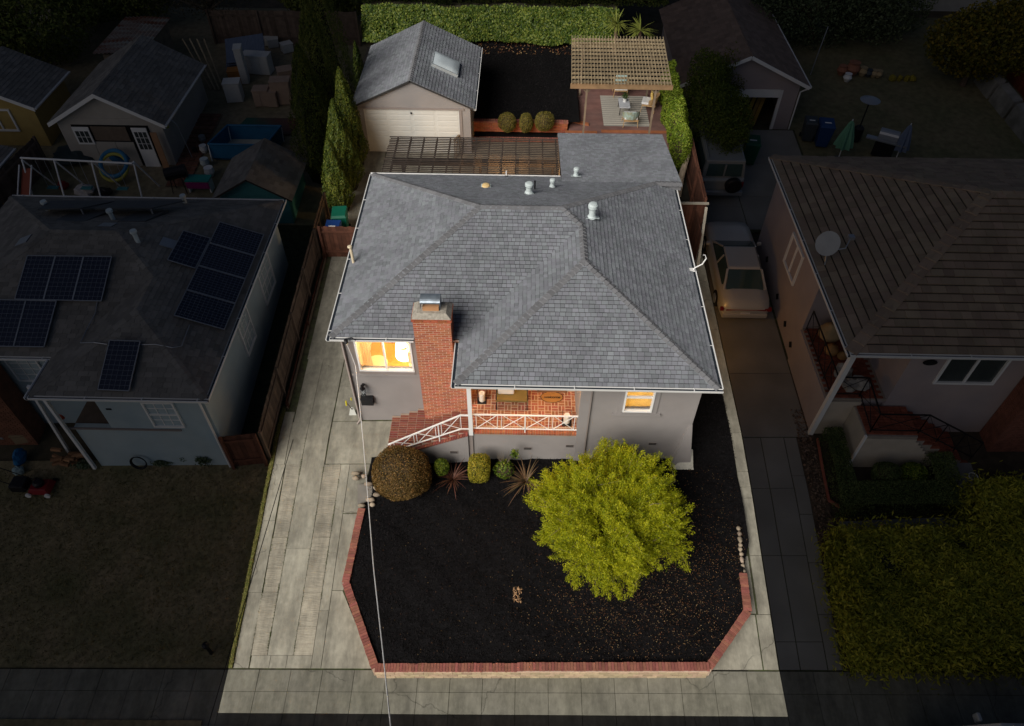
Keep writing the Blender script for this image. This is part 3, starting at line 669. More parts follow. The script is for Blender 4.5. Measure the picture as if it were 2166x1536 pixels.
mk('curtain', cu, leafmat('sheer_curtain', (.74, .60, .40), (.80, .68, .48), None, .7), house)
# furniture of the lit room
t = thing('round_table', 'round cream dining table just inside the left front window', 'table', (-4.25, 15.55, FZ))
mk('tabletop', MB().lathe([(.33, 0), (.35, .02), (.33, .045)], (-4.45, 15.35, FZ + .60), 28), mat('cream_table', (.75, .62, .42), .5, .03), t)
mk('pedestal', MB().lathe([(.22, 0), (.05, .06), (.045, .59)], (-4.45, 15.35, FZ + .005), 14), wood, t)
sofa = thing('sofa', 'cream sofa across the lit living room behind the left front window', 'sofa', (-3.1, 17.0, FZ))
sm = mat('sofa_fabric', (.80, .68, .48), .9, .04)
mk('seat', MB().box(-4.1, -2.2, 16.9, 17.6, FZ + .02, FZ + .45), sm, sofa, bevel=.04); mk('backrest', MB().box(-4.1, -2.2, 17.6, 17.8, FZ + .1, FZ + .85), sm, sofa, bevel=.04)
for x in (-4.28, -2.2): mk('arm', MB().box(x + .0, x + .18, 16.95, 17.75, FZ + .05, FZ + .62), sm, sofa, bevel=.04)
flm = thing('floor_lamp', 'glowing white drum floor lamp inside the left front window', 'lamp', (-3.42, 15.35, FZ))
mk('shade', MB().lathe([(.31, 0), (.31, .02), (.26, .46), (.24, .46), (.29, .02), (.29, 0)], (-3.48, 15.28, FZ + 1.12), 26, cap=False), lampmat('lit_shade', (1, .88, .68), 3.2), flm)
mk('pole', MB().tube([(-3.42, 15.35, FZ), (-3.42, 15.35, FZ + 1.6)], .015), metal, flm); mk('base', MB().lathe([(.16, 0), (.15, .03)], (-3.42, 15.35, FZ + .002), 16), metal, flm)
lamp('living_room_light', (-3.42, 15.4, FZ + 1.5), (1, .70, .34), 260, .12); lamp('living_room_light', (-3.3, 17.2, 3.6), (1, .66, .30), 330, .2)
lamp('bedroom_light', (3.5, 14.5, 3.0), (1, .66, .26), 130, .2)

# chimney
CY0, CY1, CX0, CX1, CZT = 14.16, 14.80, -2.90, -1.86, 5.20
ch = mk('chimney', MB().box(CX0 + .004, CX1 - .004, CY0 + .004, CY1, -.3, CZT).box(CX1 - .004, -1.456, CY0 + .004, CY1, -.3, 3.9), mortar, house)
bl, bh = .215, .074
bricks = []
z = .0; row = 0
while z < CZT - .02:
    xr_ = CX1 if z > 3.86 else -1.452; corb = .03 if z > CZT - .16 else 0
    x = CX0 - corb + (-.105 if row % 2 else 0)
    while x < xr_ + corb:
        a, b = max(x, CX0 - corb), min(x + bl - .017, xr_ + corb)
        if b - a > .03:
            m_ = MB().box(a, b, CY0 - corb - random.uniform(0, .004), CY0 + .05, z, min(z + bh - .019, CZT)); m_.area = 1; m_.c = Vector((0, 0, 0)); bricks.append(m_)
        x += bl
    for (xx, sg) in ((CX0, -1), (xr_, 1)):
        y = CY0 - corb + (.105 if row % 2 else .0) + .052
        while y < CY1 + corb:
            b = min(y + bl - .022, CY1 + corb)
            if b - y > .03:
                m_ = MB().box(min(xx + sg * corb, xx + sg * (corb + .003) - sg * .04), max(xx + sg * corb, xx + sg * (corb + .003) - sg * .04), y, b, z, min(z + bh - .024, CZT)); m_.area = .2; m_.c = Vector((0, 0, 0)); bricks.append(m_)
            y += bl
    z += bh; row += 1
lay(bricks, brick_m, ch, 'brick', 295, 'bricks')
mk('crown', MB().hexa([(CX0 - .02, CY0 - .02, CZT), (CX1 + .02, CY0 - .02, CZT), (CX1 + .02, CY1 + .02, CZT), (CX0 - .02, CY1 + .02, CZT)], [(CX0 + .12, CY0 + .10, CZT + .13), (CX1 - .12, CY0 + .10, CZT + .13), (CX1 - .12, CY1 - .08, CZT + .13), (CX0 + .12, CY1 - .08, CZT + .13)]), mat('crown_mortar', (.36, .33, .28), .95, .35, 14, .8, 50), ch)
cc = ((CX0 + CX1) / 2 - .02, (CY0 + CY1) / 2 + .02)
mk('flue', MB().box(cc[0] - .22, cc[0] + .22, cc[1] - .15, cc[1] + .15, CZT + .10, CZT + .26), mat('clay_flue', (.45, .24, .12), .85, .15), ch)
hd = MB()
for i in range(10):
    a0, a1 = PI * i / 10, PI * (i + 1) / 10
    hd.poly([(cc[0] - .27, cc[1] - math.cos(a0) * .19, CZT + .42 + .12 * math.sin(a0)), (cc[0] + .27, cc[1] - math.cos(a0) * .19, CZT + .42 + .12 * math.sin(a0)), (cc[0] + .27, cc[1] - math.cos(a1) * .19, CZT + .42 + .12 * math.sin(a1)), (cc[0] - .27, cc[1] - math.cos(a1) * .19, CZT + .42 + .12 * math.sin(a1))])
hd.box(cc[0] - .272, cc[0] - .26, cc[1] - .19, cc[1] + .19, CZT + .24, CZT + .43).box(cc[0] + .26, cc[0] + .272, cc[1] - .19, cc[1] + .19, CZT + .24, CZT + .43)
mk('metal_hood', hd, mat('hood_metal', (.36, .42, .48), .35, .25, 6, metal=.7), ch, smooth=False)

# porch floor bricks in basket weave, brick edge, steps
px = -1.44; PB = .104; n = 0
pf = mk('porch_floor', MB().box(-1.46, PX1, YW2 + .11, 14.86, FZ - .062, FZ - .004), mat('porch_mortar', (.62, .46, .32), .95, .1), house)
y = YW2 + .24; j = 0
proto = {}
def brick_piece(key, w_, d_, h_):
    if key not in proto:
        me = bpy.data.meshes.new('brick'); mb = MB().box(-w_ / 2, w_ / 2, -d_ / 2, d_ / 2, -h_, 0); me.from_pydata(mb.v, [], mb.f); me.materials.append(brick_f); proto[key] = me
    return proto[key]
brick_f = mat('porch_brick', (.33, .115, .06), .7, .15, 9, .3, 100, isl=.25, hue=.014)
def put_brick(parent, key, dims, c, rot=None, name='brick'):
    o = bpy.data.objects.new(name, brick_piece(key, *dims)); o.location = Vector(c) - wloc(parent)
    if rot: o.rotation_euler = rot
    place(o, parent)
while y < 14.84:
    i = 0; x = px
    while x < PX1 - .05:
        if (i + j) % 2:
            for q in (0, 1): put_brick(pf, 'h', (.188, .084, .05), (x + .104, y + .052 + q * .104, FZ + random.uniform(-.002, .002)))
        else:
            for q in (0, 1): put_brick(pf, 'v', (.084, .188, .05), (x + .052 + q * .104, y + .104, FZ + random.uniform(-.002, .002)))
        x += .208; i += 1
    y += .208; j += 1
x = px + .04
ed = mk('porch_edge', MB().box(-1.40, PX1 - .02, YW2 - .02, YW2 + .12, FZ - .12, FZ - .012), mortar_d, house)
while x < PX1 - .04: put_brick(ed, 'e', (.066, .23, .065), (x, YW2 + .085, FZ + .006)); x += .077
brick_f = mat('step_brick', (.215, .066, .046), .75, .18, 9, .3, 100, isl=.22, hue=.012); nst = 9; sx0, sx1 = -1.46, -4.06; run = (sx0 - sx1) / nst; rise = (FZ - .12) / (nst + 1)
stp = thing('brick_steps', 'straight flight of red brick steps climbing past the chimney to the porch', 'steps', (-2.8, 13.8, 0))
mk('landing', MB().box(-1.46 - run * .02, -1.44, YW2, 14.14, -.2, FZ - .06), mortar_d, stp)
for k in range(nst):
    xa = sx0 - run * (k + 1); zt = FZ - rise * (k + .6); yb_ = 14.14 if xa > CX0 - .15 else 14.66
    yf_ = YW2 + .02 + max(0, k - 2) * .0
    st = mk('step', MB().box(xa + .0, xa + run - .002, yf_, yb_, -.25, zt - .008), mat('step_mortar', (.36, .27, .21), .95, .15, 6), stp)
    y = yf_ + .035
    while y < yb_ - .03: put_brick(st, 's', (run - .034, .074, .07), (xa + run / 2 - .008, y + .003, zt + random.uniform(-.003, .003)), name='tread_brick'); y += .092
mk('side_wall', MB().prism([(-4.0, .05), (-1.445, .05)], 0, 0) if False else MB().hexa([(-4.02, YW2 - .09, -.3), (-1.47, YW2 - .09, -.3), (-1.47, YW2 + .015, -.3), (-4.02, YW2 + .015, -.3)], [(-4.02, YW2 - .09, .10), (-1.47, YW2 - .09, FZ - .10), (-1.47, YW2 + .015, FZ - .10), (-4.02, YW2 + .015, .10)]), stucco_lo, stp)
cp = mk('side_cap', MB().hexa([(-4.02, YW2 - .09, .10), (-1.47, YW2 - .09, FZ - .10), (-1.47, YW2 + .015, FZ - .10), (-4.02, YW2 + .015, .10)], [(-4.02, YW2 - .09, .13), (-1.47, YW2 - .09, FZ - .07), (-1.47, YW2 + .015, FZ - .07), (-4.02, YW2 + .015, .13)]), mortar_d, stp)
sl = math.atan2(FZ - .17 - .13 + .1, 2.55); n = 30
for k in range(n): f = (k + .5) / n; put_brick(cp, 'c', (.078, .125, .05), (-4.02 + 2.55 * f, YW2 - .035, .13 + (FZ - .2) * f + .03), (0, -math.atan2(FZ - .2, 2.55), 0))

# white post and railings
wm = white
post = mk('porch_post', MB().box(-1.43, -1.31, YW2 - .06, YW2 + .06, FZ - .1, ZT - .262), wm, house)
rail = thing('porch_railing', 'white metal railing with crossed panels along the porch front', 'railing', (.2, YW2 + .03, FZ))
yr = YW2 + .02; zb_, zt_ = FZ + .17, FZ + .82
xs = [-1.30, -.98, -.40, -.30, .22, .30, .84, .96, 1.50, 1.78]
mk('top_rail', MB().bar((-1.31, yr, zt_), (1.79, yr, zt_), .045, .03), wm, rail); mk('bottom_rail', MB().bar((-1.31, yr, zb_), (1.79, yr, zb_), .035, .025), wm, rail)
bays = [(-1.22, -.70), (-.57, -.03), (-.02, .56), (.70, 1.24 + .45)]
bays = [(-1.22, -.68), (-.56, .0), (.05, .60), (.73, 1.68)]
bays = [(-1.20, -.66), (-.54, .04), (.08, .62), (.74, 1.28)] ; bays = [(-1.23, -.69), (-.56, .0), (.03, .60), (.71, 1.26)]
W_ = 3.02 / 4
bays = [(-1.27 + i * W_ + (.06 if i != 2 else .0), -1.27 + (i + 1) * W_ - (.06 if i != 1 else .0)) for i in range(4)]
for (a, b) in bays:
    for x in (a, b): mk('baluster', MB().bar((x, yr, zb_), (x, yr, zt_), .016), wm, rail)
    mk('cross_bar', MB().bar((a, yr, zb_), (b, yr, zt_), .016), wm, rail); mk('cross_bar', MB().bar((a, yr + .01, zt_), (b, yr + .01, zb_), .016), wm, rail)
for x in (.24,): mk('foot', MB().bar((x, yr, FZ), (x, yr, zt_), .035), wm, rail)
srl = thing('stair_railing', 'white sloping metal railing with crossed panels beside the brick steps', 'railing', (-2.6, YW2, .5))
ys2 = YW2 - .02; A = Vector((-1.43, ys2, zt_)); B_ = Vector((-1.66, ys2, zt_)); C_ = Vector((-3.95, ys2, .13 + .62)); dz = Vector((0, 0, zb_ - zt_))
mk('top_rail', MB().bar(A, B_, .045, .03).bar(B_, C_, .045, .03), wm, srl); mk('bottom_rail', MB().bar(A + dz, B_ + dz, .035, .025).bar(B_ + dz, C_ + dz * .62, .035, .025), wm, srl)
F = [0, .18, .27, .50, .60, .82, .92]
for f in (0, .26, .30, .34, .60, .64, .92): p = B_.lerp(C_, f); q = (B_ + dz).lerp(C_ + dz * .62, f); mk('baluster', MB().bar(p, q, .018), wm, srl)
for f0, f1 in ((0, .26), (.34, .60), (.64, .92)):
    p0, q0, p1, q1 = B_.lerp(C_, f0), (B_ + dz).lerp(C_ + dz * .62, f0), B_.lerp(C_, f1), (B_ + dz).lerp(C_ + dz * .62, f1)
    mk('cross_bar', MB().bar(p0, q1, .016), wm, srl); mk('cross_bar', MB().bar(q0, p1, .016), wm, srl)
for f in (.30, .97): p = B_.lerp(C_, f); mk('foot', MB().bar(p, (p.x, p.y, max(.05, FZ * (1 - f) - .05)), .03), wm, srl)

# foundation vents, lantern, letter box
for i, (px_, py_) in enumerate(((960, 956), (1116, 948), (1380, 938), (1205, 943))):
    p = atY(px_, py_, YW2 - (.09 if i == 0 else 0)); yv = YW2 - (.095 if i == 0 else .005)
    v = mk('foundation_vent', MB().box(p.x - .125, p.x + .125, yv - .012, yv, p.z - .055, p.z + .055), trim, house)
    for k in (-.028, .028): mk('slot', MB().box(p.x - .11, p.x + .11, yv - .018, yv - .0125, p.z + k - .016, p.z + k + .016), dark, v)
ln = thing('wall_lantern', 'black lantern fixed to the grey wall above the letter box', 'lantern', (-4.8, YL - .15, 1.6))
q = (-4.80, YL - .16)
mk('roof_cap', MB().lathe([(.095, 0), (.055, .10), (.045, .16), (.045, .19)], (q[0], q[1], 1.78), 4, cap=True), black, ln)
for sx in (-1, 1):
    for sy in (-1, 1): mk('bar', MB().bar((q[0] + sx * .055, q[1] + sy * .055, 1.50), (q[0] + sx * .06, q[1] + sy * .06, 1.79), .012), black, ln)
mk('base_frame', MB().box(q[0] - .06, q[0] + .06, q[1] - .06, q[1] + .06, 1.485, 1.50), black, ln); mk('bracket', MB().box(q[0] - .03, q[0] + .03, q[1] + .05, YL - .002, 1.82, 1.88), black, ln)
mk('glass', MB().box(q[0] - .05, q[0] + .05, q[1] - .05, q[1] + .05, 1.51, 1.77), glass, ln)
lb = thing('letter_box', 'black rectangular letter box on the grey wall below the lantern', 'letter box', (-4.77, YL - .1, 1.1))
mk('body', MB().box(-4.95, -4.57, YL - .15, YL - .002, .96, 1.24), black, lb, bevel=.008); mk('lid', MB().hexa([(-4.96, YL - .17, 1.241), (-4.56, YL - .17, 1.241), (-4.56, YL - .002, 1.26), (-4.96, YL - .002, 1.26)], [(-4.96, YL - .17, 1.256), (-4.56, YL - .17, 1.256), (-4.56, YL - .002, 1.30), (-4.96, YL - .002, 1.30)]), black, lb)
# porch things
def pillar_candle(x, y, z, h, lab):
    t = thing('lantern', lab, 'lantern', (x, y, z), 'white lanterns on the porch')
    mk('candle', MB().lathe([(.085, 0), (.095, .02), (.095, h - .02), (.085, h), (.05, h - .01)], (x, y, z + .02), 18), mat('ivory_wax', (.80, .74, .62), .6, .03), t)
    fr = MB()
    for sx in (-1, 1):
        for sy in (-1, 1): fr.bar((x + sx * .13, y + sy * .13, z), (x + sx * .13, y + sy * .13, z + h + .12), .012)
    mk('frame', fr, black, t); mk('base', MB().box(x - .14, x + .14, y - .14, y + .14, z, z + .015), black, t)
pillar_candle(-1.10, 14.42, FZ + .003, .36, 'white candle lantern at the left end of the porch beside the post')
pillar_candle(1.50, 13.62, FZ + .003, .36, 'white candle lantern standing behind the right end of the porch railing')
bn = thing('porch_bench', 'dark metal bench with pale cushions standing against the porch wall', 'bench', (-.2, 14.5, FZ))
olive = mat('olive_cushion', (.14, .10, .03), .8, .1)
mk('seat', MB().box(-.66, .32, 14.05, 14.52, FZ + .40, FZ + .46), olive, bn, bevel=.01); mk('backrest', MB().box(-.66, .32, 14.52, 14.57, FZ + .46, FZ + .85), olive, bn)
for x in (-.64, .30):
    for y in (14.08, 14.50): mk('leg', MB().bar((x, y, FZ), (x, y, FZ + .40), .028), black, bn)
    mk('arm', MB().bar((x, 14.07, FZ + .62), (x, 14.54, FZ + .62), .03).bar((x, 14.08, FZ + .45), (x, 14.08, FZ + .61), .025), black, bn)
solo('cushion', MB().box(-.60, -.10, 14.30, 14.48, FZ + .462, FZ + .80), mat('pale_cushion', (.75, .66, .58), .9, .04), 'pale square cushion on the left of the porch bench', 'cushion', bevel=.04)
pm = at(1167, 832, FZ)
pm.y -= .17
mt = solo('door_mat', MB().lathe([(.36, 0), (.36, .014), (.335, .018)], (pm.x, pm.y - .0, FZ + .001), 36, M=Matrix.Diagonal((1, .62, 1))), mat('coir', (.42, .20, .055), .95, .2, 60, .6, 200), 'oval brown door mat with the word welcome in black', 'door mat', loc=(pm.x, pm.y, FZ))
mk('border', MB().lathe([(.357, .0165), (.357, .020), (.34, .022), (.338, .0185)], (pm.x, pm.y, FZ + .001), 36, M=Matrix.Diagonal((1, .62, 1)), cap=False), black, mt)
tc = bpy.data.curves.new('welcome', 'FONT'); tc.body = 'welcome'; tc.size = .15; tc.shear = .35; tc.align_x = 'CENTER'; tc.align_y = 'CENTER'; tc.extrude = .002; tc.space_character = .92; tc.offset = .0015
to = bpy.data.objects.new('welcome_tmp', tc); sc.collection.objects.link(to); bpy.context.view_layer.update()
tme = bpy.data.meshes.new_from_object(to.evaluated_get(bpy.context.evaluated_depsgraph_get())); sc.collection.objects.unlink(to); bpy.data.objects.remove(to)
tme.materials.clear(); tme.materials.append(black); tx = bpy.data.objects.new('lettering', tme); tx.location = (0, -.01, .024); tx.scale = (1, .95, 1); place(tx, mt)
lamp('porch_light', (.2, 14.1, 3.85), (1, .55, .22), 75, .12)
pl = solo('porch_ceiling_lamp', MB().lathe([(.12, 0), (.13, .05), (.10, .09)], (.2, 14.1, 3.96), 16), lampmat('lit_glass', (1, .75, .4), 6), 'round lit ceiling lamp under the porch roof', 'lamp')
lamp('side_wall_light', (5.42, 17.6, 2.3), (1, .50, .12), 34, .1)
sw = thing('side_wall_lamp', 'lit lamp on the right side wall of the stucco house', 'lamp', (5.2, 17.6, 3.0)); mk('shade', MB().lathe([(.07, 0), (.09, .12), (.03, .16)], (5.28, 17.6, 3.02), 12), lampmat('lit_amber', (1, .55, .15), 8), sw); mk('bracket', MB().bar((5.15, 17.6, 3.1), (5.25, 17.6, 3.1), .03), black, sw)

# roof fittings
def zroof(x, y):
    for P_ in planes + [addp]:
        Q = [Vector(p) for p in P_]; n = (Q[1] - Q[0]).cross(Q[2] - Q[0])
        ok = all(((Q[(i + 1) % len(Q)].x - Q[i].x) * (y - Q[i].y) - (Q[(i + 1) % len(Q)].y - Q[i].y) * (x - Q[i].x)) >= -1e-6 for i in range(len(Q)))
        if ok: z_ = Q[0].z - (n.x * (x - Q[0].x) + n.y * (y - Q[0].y)) / n.z; return z_ if not (y > AY0 and AX0 < x < AX1) else max(z_, az0 + (az1 - az0) * (y - AY0) / (AY1 - AY0))
    return E_
def onroof(px, py):
    z = 4.8
    for _ in range(40): p = at(px, py, z); z = .5 * z + .5 * zroof(p.x, p.y)
    return at(px, py, z)
def roofvent(px, py, r, h, label, flash=.0, name='roof_vent', cat='roof vent', M_=None):
    p = onroof(px, py); t = thing(name, label, cat, tuple(p), 'vents on the house roof')
    mk('pipe', MB().lathe([(r * .8, -.15), (r * .8, h * .72)], p, 16), M_ or vent_m, t, smooth=False)
    mk('cap', MB().lathe([(r * .95, h * .66), (r * 1.12, h * .74), (r * 1.12, h * .92), (r * .8, h), (r * .3, h * 1.02)], p, 18), M_ or vent_m, t)
    mk('storm_collar', MB().lathe([(r * 1.15, .06), (r * .82, .13)], p, 16), M_ or vent_m, t)
    n = Vector((0, .395, 1)) if p.y > 18.5 else Vector((.395, 0, 1))
    n.normalize(); u = Vector((1, 0, 0)); u = (u - n * u.dot(n)).normalized(); v = n.cross(u); c = p + n * .03
    fs = r * 1.25 + flash
    mk('flashing', MB().hexa([c - u * fs - v * fs * .8, c + u * fs - v * fs * .8, c + u * fs + v * fs * .8, c - u * fs + v * fs * .8], [x + n * .008 for x in (c - u * fs - v * fs * .8, c + u * fs - v * fs * .8, c + u * fs + v * fs * .8, c - u * fs + v * fs * .8)]), M_ or vent_m, t)
roofvent(1119, 410, .125, .42, 'wide pale cylindrical vent on the rear roof slope beside the thin black pipe')
roofvent(1168, 397, .085, .34, 'small pale capped vent on the rear slope between the wide vent and the addition')
roofvent(1218, 374, .09, .36, 'pale capped vent with flashing standing on the rear addition roof', .06)
roofvent(1252, 462, .135, .55, 'tall cream vent with metal flashing on the right roof slope near the ridge', .05)
p = onroof(1028, 396); t = thing('roof_vent', 'round yellow capped vent lying low on the rear slope', 'roof vent', tuple(p), 'vents on the house roof')
mk('dome', MB().lathe([(.13, .02), (.14, .07), (.12, .10), (.05, .12)], p, 20), mat('yellow_cap', (.72, .52, .25), .5, .06), t); mk('flashing', MB().box(p.x - .17, p.x + .17, p.y - .14, p.y + .14, p.z + .015, p.z + .04), vent_m, t)
p = onroof(1131, 401); solo('vent_pipe', MB().tube([p - Vector((0, 0, .1)), p + Vector((0, 0, .34))], .028, 8), black, 'thin black plastic pipe beside the wide vent on the rear roof', 'pipe')
p = onroof(1071, 374); t = thing('vent_pipe', 'short white pipe at the middle of the rear eave', 'pipe', tuple(p)); mk('pipe', MB().tube([p - Vector((0, 0, .1)), p + Vector((0, 0, .24))], .024, 8), white, t); mk('boot', MB().lathe([(.08, .0), (.04, .05)], p, 12), black, t)
p = onroof(748, 556); t = thing('flue_pipe', 'tall cream flue pipe with cap at the left eave of the house roof', 'flue pipe', tuple(p)); q = p + Vector((-.0, 0, .62))
mk('pipe', MB().tube([p - Vector((0, 0, .15)), q], .045, 12), cream, t); mk('cap', MB().tube([q + Vector((-.02, 0, 0)), q + Vector((-.02, 0, .03)), q + Vector((-.02, 0, .05))], [.075, .075, .05], 12), cream, t)
p = onroof(1463, 572); t = thing('antenna_mount', 'white bent antenna arm reaching over the right gutter', 'antenna', tuple(p)); e1 = p + Vector((.30, .05, .22)); e2 = p + Vector((.38, .06, .45))
mk('foot', MB().box(p.x - .08, p.x + .08, p.y - .06, p.y + .06, p.z, p.z + .05), white, t); mk('arm', MB().tube([p, p + Vector((.1, .02, .1)), e1, e2], .02, 8), white, t)
mk('stub', MB().tube([e2 - Vector((.0, 0, .02)), e2 + Vector((-.06, .03, .10)), e2 + Vector((-.12, .02, .1))], .012, 6), white, t)
# service cable from the front-left eave down towards the street pole, with its clamp
p0 = Vector((-4.83, 14.16, 4.18)); t = thing('service_cable', 'white overhead service cable running from the front-left eave to the street', 'cable', tuple(p0))
pts = []
for i in range(25):
    f = i / 24; px_, py_ = np.interp(f, [0, .08, .2, .4, .6, .8, 1], [752, 759, 768, 779, 790, 809, 829]), np.interp(f, [0, .08, .2, .4, .6, .8, 1], [775, 840, 930, 1060, 1200, 1370, 1560])
    pts.append(atY(px_, py_, 14.55 - f * 11.2) if f < .001 else atY(px_, py_, 14.55 - f * 11.5))
q0 = Vector((-4.98, 14.62, 3.72))
mk('cable', MB().tube([p0 + Vector((-.15, .35, -.3)), q0.lerp(pts[0], .5)] + pts, .012, 6), mat('cable_sheath', (.7, .7, .7), .5, .1), t)
mk('insulator', MB().lathe([(.05, 0), (.06, .04), (.03, .07), (.06, .10), (.04, .13)], (-4.86, 14.2, 4.17), 10), black, t); mk('bracket', MB().tube([(-4.9, 14.26, 4.28), (-4.7, 14.28, 4.30), (-4.6, 14.26, 4.22)], .015, 6), black, t)

# ---------------------------------------------------------------- detached garage
GY, GB, GXL, GXR, GZE, GZA = 28.8, 34.5, -7.30, -2.06, 3.50, 4.71
GXC = (GXL + GXR) / 2; gf = gz(-5, GY) + .02
gar = thing('garage', 'detached grey stucco garage with white panel door and skylight behind the house', 'garage', (GXC, GY, gf))
g = MB().box(GXL + .12, -6.80, GY, GY + .15, gf - .4, GZE - .05).box(-2.72, GXR - .18, GY, GY + .15, gf - .4, GZE - .05)
g.prism([(GXL + .12, 0), (-6.8, 0)], 0, 0) if False else None
yy0, yy1 = GY, GY + .15; zt = 3.36
def gable(mb, xl, xr, xc, z0, ze, za, y0, y1):
    P = [(xl, z0), (xr, z0), (xr, ze), (xc, za), (xl, ze)]; n = len(mb.v); k = 5
    mb.v += [(x, y0, z) for x, z in P] + [(x, y1, z) for x, z in P]; mb.f += [tuple(range(n, n + k)), tuple(range(n + 2 * k - 1, n + k - 1, -1))] + [(n + (i + 1) % k, n + i, n + k + i, n + k + (i + 1) % k) for i in range(k)]
g.box(-6.80, -2.72, GY, GY + .15, zt, GZE - .05)
gable(g, GXL + .12, GXR - .18, GXC, GZE - .051, GZE - .05 + .0, GZA - .10, GY, GY + .15)
g.box(GXR - .33, GXR - .18, GY + .15, GB - .2, gf - .4, GZE - .05).box(GXL + .12, GXL + .27, GY + .15, GB - .2, gf - .4, GZE - .05).box(GXL + .27, GXR - .33, GB - .35, GB - .2, gf - .4, GZE - .05)
mk('wall', g, stucco, gar)
sl_ = (GZA - GZE) / (GXR - GXC)
gp = [[(GXR, GY - .12, GZE), (GXR, GB, GZE), (GXC, GB, GZA), (GXC, GY - .12, GZA)], [(GXL, GB, GZE), (GXL, GY - .12, GZE), (GXC, GY - .12, GZA), (GXC, GB, GZA)]]
gd = MB(); [gd.slab(P_, .08) for P_ in gp]; gr = mk('roof', gd, deck_m, gar)
s_ = shingles(gp, .14, (.14, .22), .015, .008, .004, butt=.016); lay(s_, shing, gr, 'shingle', 290, 'shingles')
hips([((GXC, GY - .12, GZA), (GXC, GB, GZA), (-1, 0, -sl_), (1, 0, -sl_))], shcap, gr, 'ridge_cap', .11, .17)
gutter([(GXR, GY - .14, GZE), (GXR, GB, GZE)], white, gr, inner=gl, wd=.07, ht=.07)
mk('header_trim', MB().box(-6.98, -2.50, GY - .04, GY - .002, 3.37, 3.45).box(-2.72, -2.60, GY - .03, GY - .002, gf, 3.368), trim, gar)
gdr = mk('garage_door', MB().box(-6.80, -2.72, GY + .02, GY + .06, gf, 3.36), offwhite, gar)
nr_, nc_ = 8, 4; pwid, phei = 4.08 / nc_, (3.36 - gf) / nr_
for r in range(nr_):
    for c in range(nc_): x = -6.8 + c * pwid; z = gf + r * phei; mk('door_panel', MB().hexa([(x + .05, GY + .019, z + .02), (x + pwid - .05, GY + .019, z + .02), (x + pwid - .05, GY + .019, z + phei - .02), (x + .05, GY + .019, z + phei - .02)], [(x + .09, GY + .013, z + .04), (x + pwid - .09, GY + .013, z + .04), (x + pwid - .09, GY + .013, z + phei - .04), (x + .09, GY + .013, z + phei - .04)]), offwhite, gdr)
mk('handle', MB().box(-4.80, -4.74, GY - .03, GY - .001, 3.16, 3.24), black, gdr)
def ongar(px, py):
    z = 4
    for _ in range(40): p = at(px, py, z); z = .5 * z + .5 * (GZE + (GXR - p.x) * sl_)
    return at(px, py, z)
skq = [ongar(*q) for q in ((917, 113), (970, 137), (967, 163), (912, 143))]; nrm = Vector((sl_, 0, 1)).normalized()
x0, x1 = min(q.x for q in skq), max(q.x for q in skq); y0, y1 = (skq[2].y + skq[3].y) / 2, (skq[0].y + skq[1].y) / 2
S = lambda x, y, h: Vector((x, y, GZE + (GXR - x) * sl_)) + nrm * h
skl = mk('skylight', MB().hexa([S(x0, y0, 0), S(x1, y0, 0), S(x1, y1, 0), S(x0, y1, 0)], [S(x0, y0, .14), S(x1, y0, .14), S(x1, y1, .14), S(x0, y1, .14)]), metal, gr)
sd_ = MB(); n = 8; V = []
for j in range(n + 1):
    for i in range(n + 1):
        u, v = i / n, j / n; h = .145 + .07 * (1 - (2 * u - 1) ** 4) * (1 - (2 * v - 1) ** 4); V.append(tuple(S(x0 + .04 + (x1 - x0 - .08) * u, y0 + .04 + (y1 - y0 - .08) * v, h)))
sd_.v = V; sd_.f = [(j * (n + 1) + i, j * (n + 1) + i + 1, (j + 1) * (n + 1) + i + 1, (j + 1) * (n + 1) + i) for j in range(n) for i in range(n)]
mk('dome', sd_, mat('acrylic_dome', (.62, .70, .74), .25, .05, 3, spec=.5), skl, smooth=True)

# ---------------------------------------------------------------- patio, planters and mulch yard behind the house
sheet('patio', 22.3, 29.6, -3.0, 2.1, mat('patio_concrete', (.22, .185, .14), .9, .2, 2, .3, 70), .03, 14, 8)
UZ = 1.95
def flat(z): return lambda x, y: z
sheet('mulch_yard', 30.55, 39.2, -2.35, 2.6, mulch, .0, 40, 24, zf=lambda x, y: UZ - .03 + .02 * math.sin(3 * x + y), jit=.01)
sheet('mulch_yard', 34.6, 39.2, 2.6, 7.2, mulch, -.02, 8, 8, zf=flat(UZ)); sheet('mulch_yard', 34.4, 39.2, -8.2, -2.35, mulch, -.02, 8, 8, zf=flat(UZ))
sheet('side_soil', 22.5, 34.5, 6.5, 7.3, mat('dark_soil', (.02, .018, .014), .95, .4, 5, .6, 40), .0, 14, 3)
scatter('mulch_chips', 9000, (-2.2, 2.3), 31, 38.5, lambda x, y: UZ, chip_m, .06, .03, .03)
scatter('fallen_leaves', 500, (-3.5, 3.5), 37.2, 38.8, lambda x, y: UZ + .02, lit_m, .09, .06, .03)
sheet('planter_soil', 29.75, 30.5, -2.3, 2.05, mulch, 0, 6, 20, zf=flat(1.47), jit=.01)
